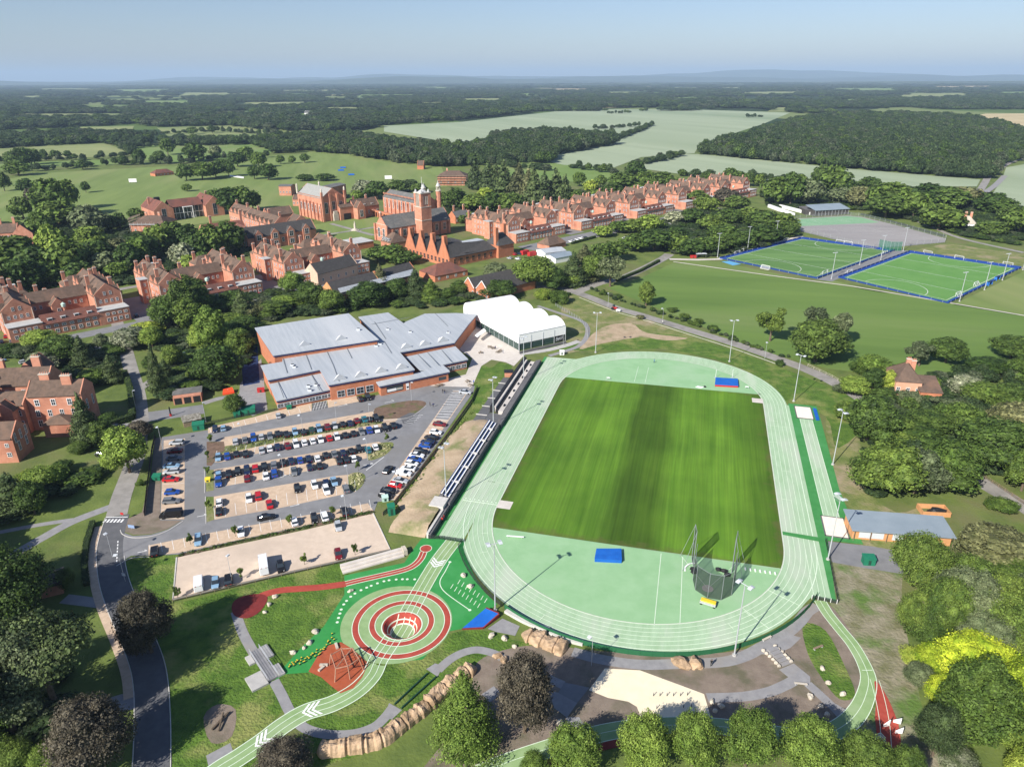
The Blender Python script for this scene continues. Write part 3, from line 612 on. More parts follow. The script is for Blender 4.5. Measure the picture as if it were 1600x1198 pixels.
# sprint path: from the track gate over the bowl and away down the slope
sp1 = [A(706, 845), A(683, 878), A(655, 925), A(640, 950)]; 
def on_bowl(p):
    d = math.hypot(p.x - PIT[0], p.y - PIT[1])
    for i in range(len(prof) - 1):
        r1, z1 = prof[i][0], prof[i][1]; r0, z0 = prof[i + 1][0], prof[i + 1][1]
        if r0 <= d <= r1: return z0 + (z1 - z0) * (d - r0) / max(r1 - r0, 1e-6)
    return None
sp = smooth([A(709, 845), A(684, 878), A(660, 918), A(634, 965), A(612, 1000), A(592, 1030), A(580, 1055), A(556, 1079), A(520, 1099), A(477, 1113), A(443, 1133), A(410, 1158), A(375, 1182), A(340, 1204), A(300, 1235)], 12)
def sprint(name, off, w, m, dz):
    mb = MB(); L_, R_ = strip_pts(sp, w, off)
    def zz(p):
        q = on_bowl(p); return (.075 if q is None else max(-1.72, q)) + dz
    for i in range(len(sp) - 1):
        K = 6 if m is M_olive else 1
        for k in range(K):
            a0, a1 = R_[i].lerp(L_[i], k / K), R_[i].lerp(L_[i], (k + 1) / K); b0, b1 = R_[i + 1].lerp(L_[i + 1], k / K), R_[i + 1].lerp(L_[i + 1], (k + 1) / K)
            dd = math.hypot(a0.x - PIT[0], a0.y - PIT[1])
            if m is M_olive and dd < 11.2: continue
            mb.face(*[Vector((p.x, p.y, zz(p))) for p in (a0, b0, b1, a1)])
    mb.build(name, m)['kind'] = 'structure'
sprint('sprint_path', 0, 3.9, M_olive, .0)
for o_ in (-1.9, -.62, .62, 1.9): sprint('sprint_lines', o_, .13 if abs(o_) < 1 else .18, M_line, .035)
mb = MB()
def chevrons(i0, n=3, w=3.2):
    for k in range(n):
        c = sp[i0]; d = (sp[i0 + 1] - sp[i0]).normalized(); nn = Vector((-d.y, d.x, 0)); c = c + d * k * .85
        for s in (-1, 1): mb.face(*[Vector((p.x, p.y, .125)) for p in ((c, c + d * .5, c + nn * s * w / 2 - d * .9, c + nn * s * w / 2 - d * 1.4) if s < 0 else (c + d * .5, c, c + nn * s * w / 2 - d * 1.4, c + nn * s * w / 2 - d * .9))])
chevrons(12); chevrons(104); chevrons(130)
mb.build('chevrons', M_white)['kind'] = 'structure'
# red track with spinner circle and dark red oval
ribbon('red_path', [(662, 862), (657, 873), (647, 883), (632, 890), (600, 898), (560, 907), (540, 912)], 1.9, .075, M_line)
ribbon('red_path', [(662, 862), (657, 873), (647, 883), (632, 890), (600, 898), (560, 907), (540, 912)], 1.55, .085, M_redrub)
ribbon('sprint_lines', [(662, 862), (657, 873), (647, 883), (632, 890), (600, 898), (560, 907), (540, 912)], .12, .092, M_line)
ribbon('red_path', [(541, 912), (504, 917), (465, 920), (440, 922), (415, 928), (395, 938)], 2.1, .07, M_redrub)
c = A(665.5, 857); ring('red_circle', c, 0.01, 1.35, .10, M_redrub, 32); ring('ring_lines', c, 1.35, 1.5, .10, M_line, 32)
sheet('red_oval', [(362, 950), (367, 938), (385, 930), (408, 928), (418, 934), (412, 948), (400, 960), (384, 966), (367, 962)], .078, M_redd, sm=5)
# painted marks on the green
mb = MB(); arc = smooth([A(*p) for p in [(527, 972), (530, 962), (536, 946), (548, 932), (562, 923), (580, 915), (600, 908), (622, 905), (648, 905)]], 8); L = [0]
for i in range(1, len(arc)): L.append(L[-1] + (arc[i] - arc[i - 1]).length)
for k in range(18):
    s = L[-1] * k / 17; i = max(j for j in range(len(L)) if L[j] <= s + 1e-6); p = arc[i]; mb.face(*[Vector((p.x + .33 * math.cos(a), p.y + .33 * math.sin(a), .072)) for a in np.linspace(0, 2 * math.pi, 11)[:-1]])
for r0, (xa, ya), (xb, yb), nn in ((0, (717, 909), (759, 938), 8), (1, (706, 916), (748, 946), 8)):
    for k in range(nn):
        x = xa + (xb - xa) * k / (nn - 1); y = ya + (yb - ya) * k / (nn - 1); add_strip(mb, [A(x - 2, y + 3.4), A(x + 2.2, y - 3.4)], .14, .07)
hp = [(703, 878), (696, 892), (688, 906), (689, 917), (700, 929), (734, 953)]; add_strip(mb, smooth([A(*p) for p in hp], 6), .2, .071)
for p in (hp[0], hp[-1]): q = A(*p); mb.face(*[Vector((q.x + .35 * math.cos(a), q.y + .35 * math.sin(a), .080)) for a in np.linspace(0, 2 * math.pi, 11)[:-1]])
mb.build('play_markings', M_line)['kind'] = 'structure'
sheet('russet_surface', [(533, 1003), (548, 1012), (560, 1022), (576, 1036), (566, 1058), (552, 1075), (532, 1083), (518, 1072), (502, 1058), (482, 1049), (498, 1022), (514, 1008)], .082, M_redrub2)
# grey paths
def path(pts, w, z=.055): ribbon('path', pts, w, z, M_path)
path([(368, 955), (378, 985), (392, 1012), (402, 1028)], 2.0); path([(428, 1063), (440, 1085), (450, 1106), (460, 1122), (478, 1138), (512, 1147), (552, 1146), (583, 1136), (600, 1122), (612, 1107)], 1.9)
sheet('path', [(600, 1118), (608, 1098), (628, 1109), (612, 1124)], .06, M_path); sheet('path', [(666, 1045), (684, 1057), (692, 1040), (680, 1036)], .06, M_path)
path([(684, 1047), (702, 1031), (722, 1020), (745, 1015), (770, 1020), (785, 1028)], 1.9)
sheet('path', [(762, 982), (785, 966), (812, 978), (805, 993), (775, 987)], .05, M_path)
path([(895, 1018), (940, 1030), (1000, 1038), (1055, 1037), (1097, 1036), (1135, 1033), (1165, 1024), (1190, 1011), (1222, 994), (1247, 973), (1262, 955), (1277, 946)], 2.6)
sheet('path', [(1173, 1021), (1196, 1007), (1230, 990), (1252, 996), (1235, 1012), (1207, 1024), (1195, 1022)], .062, M_path)
sheet('path', [(1217, 1046), (1240, 1036), (1266, 1057), (1266, 1070), (1245, 1068), (1232, 1058)], .063, M_path)
path([(1240, 1063), (1225, 1071), (1200, 1081), (1160, 1088), (1105, 1090)], 2.2); path([(1262, 1068), (1280, 1084), (1300, 1103)], 1.9)
sheet('path', [(1290, 1100), (1300, 1096), (1328, 1112), (1318, 1126), (1308, 1120)], .064, M_path)
sheet('resin_paving', [(945, 1044), (1000, 1047), (1100, 1084), (1111, 1122), (1002, 1122), (995, 1104), (982, 1096), (950, 1090), (920, 1078)], .066, M_resin)
sheet('path', [(872, 1082), (882, 1066), (921, 1074), (902, 1098)], .067, M_tar); sheet('path', [(857, 1078), (872, 1082), (902, 1098), (886, 1121), (866, 1106)], .061, M_path)
sheet('path', [(884, 1120), (905, 1120), (916, 1137), (890, 1146)], .06, M_path); path([(840, 1050), (862, 1062), (880, 1070)], 2)
ribbon('path', [(762, 1078), (775, 1090)], 3, .05, M_path, n=1)
# lower running path in pale green, red lane beside it, red branch
lp = [(1281, 938), (1293, 958), (1312, 982), (1333, 1008), (1350, 1038), (1357, 1062), (1352, 1088), (1340, 1112), (1320, 1132), (1290, 1146), (1240, 1150), (1180, 1141), (1100, 1133), (1020, 1134), (950, 1143), (880, 1162), (812, 1184), (760, 1204), (700, 1235)]
LP = smooth([A(*p) for p in lp], 8)
wds = [2.6 + min(1, max(0, (i - 30) / 30)) * 1.0 for i in range(len(LP))]
mb = MB(); add_strip(mb, LP, wds, .072); mb.build('running_path', M_olive)['kind'] = 'structure'
mb = MB()
for s in (-1, 1, 0):
    L_, R_ = strip_pts(LP, wds); E_ = [a.lerp(b_, .5 + s * .48) for a, b_ in zip(L_, R_)]; add_strip(mb, E_, .14 if s else .1, .088)
add_strip(mb, [A(1347, 1047), A(1363, 1047)], .12, .092)
def chev(c, d, w, n_=3, z=.1):
    d = Vector((d.x, d.y, 0)).normalized(); nn = Vector((-d.y, d.x, 0))
    for k in range(n_):
        q = c + d * k * .5
        for s in (-1, 1): mb.face(*[Vector((p.x, p.y, z)) for p in ((q, q + d * .28, q + nn * s * w / 2 - d * .5, q + nn * s * w / 2 - d * .78) if s < 0 else (q + d * .28, q, q + nn * s * w / 2 - d * .78, q + nn * s * w / 2 - d * .5))])
chev(A(1376, 1153), A(1376, 1135) - A(1376, 1153), 1.6); chev(A(1192, 1143), A(1205, 1145) - A(1192, 1142), 2.2, 2)
rb = smooth([A(*p) for p in [(1366, 1062), (1374, 1090), (1381, 1125), (1384, 1160), (1386, 1205)]], 6)
for o_ in (-.75, .85): add_strip(mb, rb, .1, .094, off=o_)
o = mb.build('running_path_lines', M_line); o['kind'] = 'structure'
ribbon('red_path', [(1368, 1064), (1378, 1090), (1385, 1125), (1389, 1160), (1391, 1205)], [0.4 + min(3.4, i * .28) for i in range(25)], .078, M_redrub)
ribbon('red_path', [(1215, 1165), (1150, 1156), (1090, 1152), (1010, 1152), (950, 1162), (880, 1185), (850, 1200)], 2.0, .07, M_redd)
# blue sloped bouldering mat, white lattice marks and cafe terrace steps
def solid(name, label, cat, pts, z0, z1, m, group=None, world=False):
    P = [Vector(p) for p in pts] if world else [A(*p) for p in pts]
    c = sum(P, Vector()) / len(P); c.z = 0; mb = MB(c); mb.prism([tuple(p)[:2] for p in P], z0, z1); 
    o = mb.build(name, m, loc=c); tag(o, label, cat, group); return o
# pitches
def pitch(cor, label_m, name):
    sheet(name, cor, .09, label_m)
p1 = [(1124, 404), (1252, 372), (1398, 392), (1277, 436)]; p2 = [(1309, 434), (1421, 393.5), (1596, 419), (1482, 474.5)]
def lerp4(P, s, t): 
    W_ = [A(*p) for p in P]; return W_[0].lerp(W_[3], s).lerp(W_[1].lerp(W_[2], s), t)
for P_, M_, in ((p1, M_turf2), (p2, M_turf)):
    sheet('turf_border', P_, .07, M_turfblue)
    q = [lerp4(P_, .035, .03), lerp4(P_, .035, .97), lerp4(P_, .965, .97), lerp4(P_, .965, .03)]
    sheet('pitch', q, .10, M_, world=True)
    mb = MB(); l = lambda s0, t0, s1, t1: add_strip(mb, [lerp4(P_, s0, t0), lerp4(P_, s1, t1)], .22, .13)
    for t_ in (.05, .25, .5, .75, .95): l(.05, t_, .95, t_)
    l(.05, .05, .05, .95); l(.95, .05, .95, .95)
    for t0, sg in ((.05, 1), (.95, -1)):
        pts = [lerp4(P_, .5 + .27 * math.cos(a), t0 + sg * .17 * math.sin(a)) for a in np.linspace(0, math.pi, 20)]; add_strip(mb, pts, .22, .135)
    mb.build('pitch_lines', M_white)['kind'] = 'structure'
sheet('path', [(1276, 437), (1398, 391), (1421, 392), (1309, 436), (1300, 440)], .065, M_tar)
ribbon('path', [(1046, 405), (1090, 406), (1124, 405), (1200, 384), (1252, 369)], 4, .06, M_plaza, n=1)
sheet('tennis_courts', [(1240, 342), (1323, 337), (1347, 339), (1400, 352), (1478, 373), (1476, 379), (1421, 384), (1364, 389), (1252, 362)], .08, M_court)
sheet('tennis_courts', [(1241, 343), (1323, 338), (1346, 340), (1375, 348), (1245, 354)], .10, M_courtg)
mb = MB(); TC4 = [(1245, 344), (1326, 339), (1470, 375), (1256, 361)]
for k in range(1, 12): add_strip(mb, [lerp4(TC4, k / 12, .04), lerp4(TC4, k / 12, .96)], .12, .12)
for k in range(0, 12):
    for q in (.28, .72): add_strip(mb, [lerp4(TC4, (k + .2) / 12, q), lerp4(TC4, (k + .8) / 12, q)], .1, .122)
mb.build('court_lines', M_white)['kind'] = 'structure'
mb = MB(); TZ = lambda k, q: lerp4(TC4, k, q)
# ================================================================== TREES
nrg = np.random.default_rng(11)
LEAF = {
 'dark': leafmat('foliage_dark', (.036, .068, .014), (.105, .165, .032)),
 'mid': leafmat('foliage_mid', (.060, .105, .018), (.16, .23, .042)),
 'light': leafmat('foliage_light', (.10, .165, .025), (.24, .33, .06)),
 'yellow': leafmat('foliage_yellow', (.15, .25, .015), (.50, .58, .045)),
 'lime': leafmat('foliage_lime', (.16, .24, .03), (.36, .42, .07)),
 'grey': leafmat('foliage_grey_green', (.075, .105, .042), (.19, .225, .11)),
 'copper': leafmat('foliage_copper', (.034, .030, .020), (.120, .105, .070), .12),
 'blossom': leafmat('foliage_blossom', (.10, .135, .05), (.42, .43, .29)),
 'conifer': leafmat('foliage_conifer', (.034, .058, .018), (.095, .130, .042), .1),
 'brown': leafmat('foliage_brownish', (.070, .080, .028), (.18, .185, .08), .15),
}
WORD = {'dark': 'dark green', 'mid': 'mid green', 'light': 'light green', 'yellow': 'golden yellow', 'lime': 'lime green', 'grey': 'grey green', 'copper': 'dark copper leaved', 'blossom': 'pale blossoming', 'conifer': 'dark', 'brown': 'brownish green'}
def quads_mesh(name, C, N_, S_, mats, core=None, trunk=None):
    """leaf sized quads at centres C facing N_ with half size S_; core = extra (verts, faces)"""
    n = len(C); N_ = N_ / np.linalg.norm(N_, axis=1, keepdims=True)
    r = nrg.normal(size=(n, 3)); Tn = np.cross(N_, r); Tn /= np.linalg.norm(Tn, axis=1, keepdims=True); B = np.cross(N_, Tn)
    S1 = S_[:, None]; S2 = (S_ * nrg.uniform(.55, .95, n))[:, None]
    V = np.stack([C - Tn * S1, C - B * S2 * .9, C + Tn * S1, C + B * S2 * .9], 1).reshape(-1, 3)
    Fq = np.arange(n * 4).reshape(n, 4); nv = len(V)
    cv, cf = (np.array(core[0]).reshape(-1, 3), np.array(core[1])) if core else (np.zeros((0, 3)), np.zeros((0, 3), int))
    me = bpy.data.meshes.new(name); V = np.concatenate([V, cv]) if len(cv) else V
    me.vertices.add(len(V)); me.vertices.foreach_set('co', V.astype(np.float32).ravel())
    li = np.concatenate([Fq.ravel(), (cf + nv).ravel()]); me.loops.add(len(li)); me.loops.foreach_set('vertex_index', li.astype(np.int32))
    st = np.concatenate([np.arange(n) * 4, n * 4 + np.arange(len(cf)) * 3]); me.polygons.add(len(st)); me.polygons.foreach_set('loop_start', st.astype(np.int32))
    for m in mats: me.materials.append(m)
    me.update(calc_edges=True); me.validate(); return me
def lobes(kind, rs):
    L = []
    if kind == 'broad':
        L.append((0, 0, 5.6, 3.5, 3.0))
        for k in range(9):
            a = 2 * math.pi * k / 9 + rs.uniform(-.3, .3); d = rs.uniform(2.2, 3.2); L.append((d * math.cos(a), d * math.sin(a), rs.uniform(3.2, 6.3), rs.uniform(1.5, 2.3), rs.uniform(1.3, 1.9)))
        for k in range(5):
            a = 2 * math.pi * k / 5 + rs.uniform(-.5, .5); d = rs.uniform(.8, 1.7); L.append((d * math.cos(a), d * math.sin(a), rs.uniform(7.0, 8.3), rs.uniform(1.3, 1.9), rs.uniform(1.1, 1.7)))
        for k in range(16):
            a = rs.uniform(0, 6.28); e = rs.uniform(-.35, 1.3); d = 3.3; L.append((d * math.cos(a) * math.cos(e), d * math.sin(a) * math.cos(e), 5.6 + 3.2 * math.sin(e), rs.uniform(.7, 1.35), rs.uniform(.6, 1.2)))
    elif kind == 'oval':
        for k in range(13):
            z = 2.4 + 6.4 * k / 12; w = 2.6 * math.sin(math.pi * min(.97, max(.16, (z - .8) / 9.6))) ; a = k * 2.4; L.append((w * .6 * math.cos(a), w * .6 * math.sin(a), z, max(1.2, w * .8), 1.5))
    elif kind == 'cone':
        for k in range(16):
            z = .9 + 8.3 * k / 15; w = 3.1 * (1 - (k / 15.5) ** 1.25) + .25; a = k * 2.4; L.append((w * .38 * math.cos(a), w * .38 * math.sin(a), z, w * .80, 1.0))
    elif kind == 'pine':
        for k in range(11):
            a = k * 2.4; d = rs.uniform(.6, 3.4); L.append((d * math.cos(a), d * math.sin(a), rs.uniform(6.2, 9.0) - d * .25, rs.uniform(1.2, 2.0), rs.uniform(.5, .9)))
    elif kind == 'bush':
        for k in range(9):
            a = k * 2.4; d = rs.uniform(.5, 3.1); L.append((d * math.cos(a), d * math.sin(a), rs.uniform(2.5, 6.5), rs.uniform(1.6, 2.6), rs.uniform(2, 3.4)))
    elif kind == 'open':
        for k in range(15):
            a = k * 2.4; d = rs.uniform(.3, 3.3); L.append((d * math.cos(a), d * math.sin(a), rs.uniform(3.8, 8.8), rs.uniform(.9, 1.5), rs.uniform(.8, 1.3)))
    return L
def crown_mesh(kind, seed, nleaf, size, core_k=.78, fill=0.9, out=1.12):
    rs = random.Random(seed); L = lobes(kind, rs); A_ = np.array([l[3] * l[3] + 2 * l[3] * l[4] for l in L]); pr = A_ / A_.sum()
    n = int(nleaf * 1.9); idx = nrg.choice(len(L), n, p=pr); D = nrg.normal(size=(n, 3)); D /= np.linalg.norm(D, axis=1, keepdims=True)
    Lc = np.array([[l[0], l[1], l[2]] for l in L]); Lr = np.array([[l[3], l[3], l[4]] for l in L])
    rr = fill + (out - fill) * nrg.random(n) ** .6
    # uneven outline: push leaves in and out in clumps
    cl = np.array([noise.noise(Vector(d * 2.2) + Vector((seed + i * 1.7, 0, 0))) for d, i in zip(D, idx)]); rr = rr * (1 + .34 * cl)
    C = Lc[idx] + D * Lr[idx] * rr[:, None]; keep = np.ones(n, bool)
    for j in range(len(L)):
        q = (((C - Lc[j]) / (Lr[j] * .86)) ** 2).sum(1) < 1; keep &= ~(q & (idx != j))
    keep &= C[:, 2] > .35
    C = C[keep][:nleaf]; D = D[keep][:nleaf]; m = len(C)
    N_ = D + np.array([0, 0, .35]) + nrg.normal(size=(m, 3)) * .55; S_ = size * nrg.uniform(.5, 1.9, m)
    vs, fs = ico(1 if nleaf < 1500 else 2); cv, cf = [], []
    for i, l in enumerate(L):
        b0 = len(cv)
        for v in vs:
            k = core_k * (1 + .25 * noise.noise(Vector(v) * 1.7 + Vector((i * 3.3 + seed, 0, 0))))
            cv.append((l[0] + v[0] * l[3] * k, l[1] + v[1] * l[3] * k, max(.3, l[2] + v[2] * l[4] * k)))
        cf += [[b0 + q for q in f] for f in fs]
    return quads_mesh('crown', C, N_, S_, [LEAF['mid']], (cv, cf) if kind not in ('open',) or True else None)
def trunk_mesh(kind):
    mb = MB()
    if kind == 'pine':
        mb.bar((0, 0, -.2), (.1, 0, 4), .30, 7, .22); mb.bar((.1, 0, 4), (0, .15, 8), .22, 7, .08)
        for k in range(7): a = k * 2.4; z = 5.2 + k * .4; mb.bar((0, .05, z), (2.4 * math.cos(a), 2.4 * math.sin(a), z + .8), .09, 5, .03)
    else:
        top = {'broad': 5, 'oval': 6, 'cone': 7, 'bush': 2.5, 'open': 5.5}[kind]; r = .32 if kind != 'bush' else .25
        mb.bar((0, 0, -.2), (.05, .05, top * .45), r, 7, r * .75); mb.bar((.05, .05, top * .45), (0, 0, top), r * .75, 7, r * .35)
        for k in range(6): a = k * 2.4; z = top * (.42 + .07 * k); mb.bar((.03, .03, z), (2.2 * math.cos(a), 2.2 * math.sin(a), z + 2.0), r * .38, 5, r * .12)
    return mb
PROTO = {}
LODS = {'H': (17000, .095), 'M': (5200, .165), 'L': (900, .40)}
def proto(kind, lod, var):
    k = (kind, lod, var)
    if k not in PROTO:
        n, s = LODS[lod]; fl = {'open': .55, 'pine': .6}.get(kind, .88); ck = {'open': .35, 'pine': .45}.get(kind, .78); ou = 1.12
        if lod == 'H': fl -= .18; ck -= .12; ou = 1.24
        if kind == 'cone': s *= .8
        PROTO[k] = (crown_mesh(kind, var * 13 + len(kind), n, s, ck, fl, ou), None)
    if ('t', kind) not in PROTO:
        o = trunk_mesh(kind); me = bpy.data.meshes.new('trunk'); me.from_pydata(o.v, [], o.f); me.materials.append(M_bark); me.update(); PROTO[('t', kind)] = me
    return PROTO[k][0], PROTO[('t', kind)]
CROWNR = {'broad': 4.9, 'oval': 3.6, 'cone': 3.4, 'pine': 4.9, 'bush': 5.1, 'open': 4.3}
CROWNH = {'broad': 9.9, 'oval': 10.1, 'cone': 10.2, 'pine': 9.7, 'bush': 9.2, 'open': 9.9}
NM = {'broad': 'tree', 'oval': 'tree', 'cone': 'conifer', 'pine': 'pine_tree', 'bush': 'shrub', 'open': 'tree'}
CATN = {'broad': 'tree', 'oval': 'tree', 'cone': 'conifer', 'pine': 'pine tree', 'bush': 'shrub', 'open': 'tree'}
SH = {'broad': 'round tree', 'oval': 'upright tree', 'cone': 'tall conifer', 'pine': 'bare trunked pine', 'bush': 'leafy shrub', 'open': 'airy tree'}
n_tree = [0]
TREES = {}
def tree_at(X, Y, h, r, kind, tint, area, palebark=False):
    d = math.hypot(Y, X); lod = 'H' if d < 175 else ('M' if d < 430 else 'L')
    var = n_tree[0] % (4 if lod != 'H' else 5); cm, tm = proto(kind, lod, var)
    o = thing(NM[kind], 'tree', CATN[kind], (X, Y, 0), rnd.uniform(0, 6.28)); sr = r / CROWNR[kind]; sz = h / CROWNH[kind]; o.scale = (sr, sr, sz)
    tk = link('trunk', tm, o); c = link('crown', cm, o); s = c.material_slots[0]; s.link = 'OBJECT'; s.material = LEAF[tint]
    n_tree[0] += 1; TREES.setdefault(area, []).append((o, kind, tint, PX(X, Y)[0], h)); return o
def tree_px(cx, by, ty, w, kind, tint, area):
    b = A(cx, by); dep = b.y * CP + CAMH * SP; r = w / 2 * dep / F
    dep2 = dep + r * .5; r = w / 2 * dep2 / F
    Y = b.y + r * .62; X = b.x * Y / b.y
    h = 4.0
    for _ in range(40):
        py = PX(X, Y, h)[1]; h += (py - ty) * dep2 / F / CP * .9
        h = max(1.2, min(h, 38))
    return tree_at(X, Y, h, r, kind, tint, area)
def finish_labels():
    for area, L in TREES.items():
        by = {}
        for t in L: by.setdefault((t[1], t[2]), []).append(t)
        for (kind, tint), q in by.items():
            q.sort(key=lambda t: t[3]); base = WORD[tint] + ' ' + SH[kind]
            for i, t in enumerate(q):
                if len(q) == 1: lb = '%s, the only one %s' % (base, area)
                else: lb = '%s, %s from left %s' % (base, ordn(i), area)
                t[0]['label'] = lb
                if len(q) > 1: t[0]['group'] = '%ss %s' % (base, area)
B, O_, C_, P_, S_, N_o = 'broad', 'oval', 'cone', 'pine', 'bush', 'open'
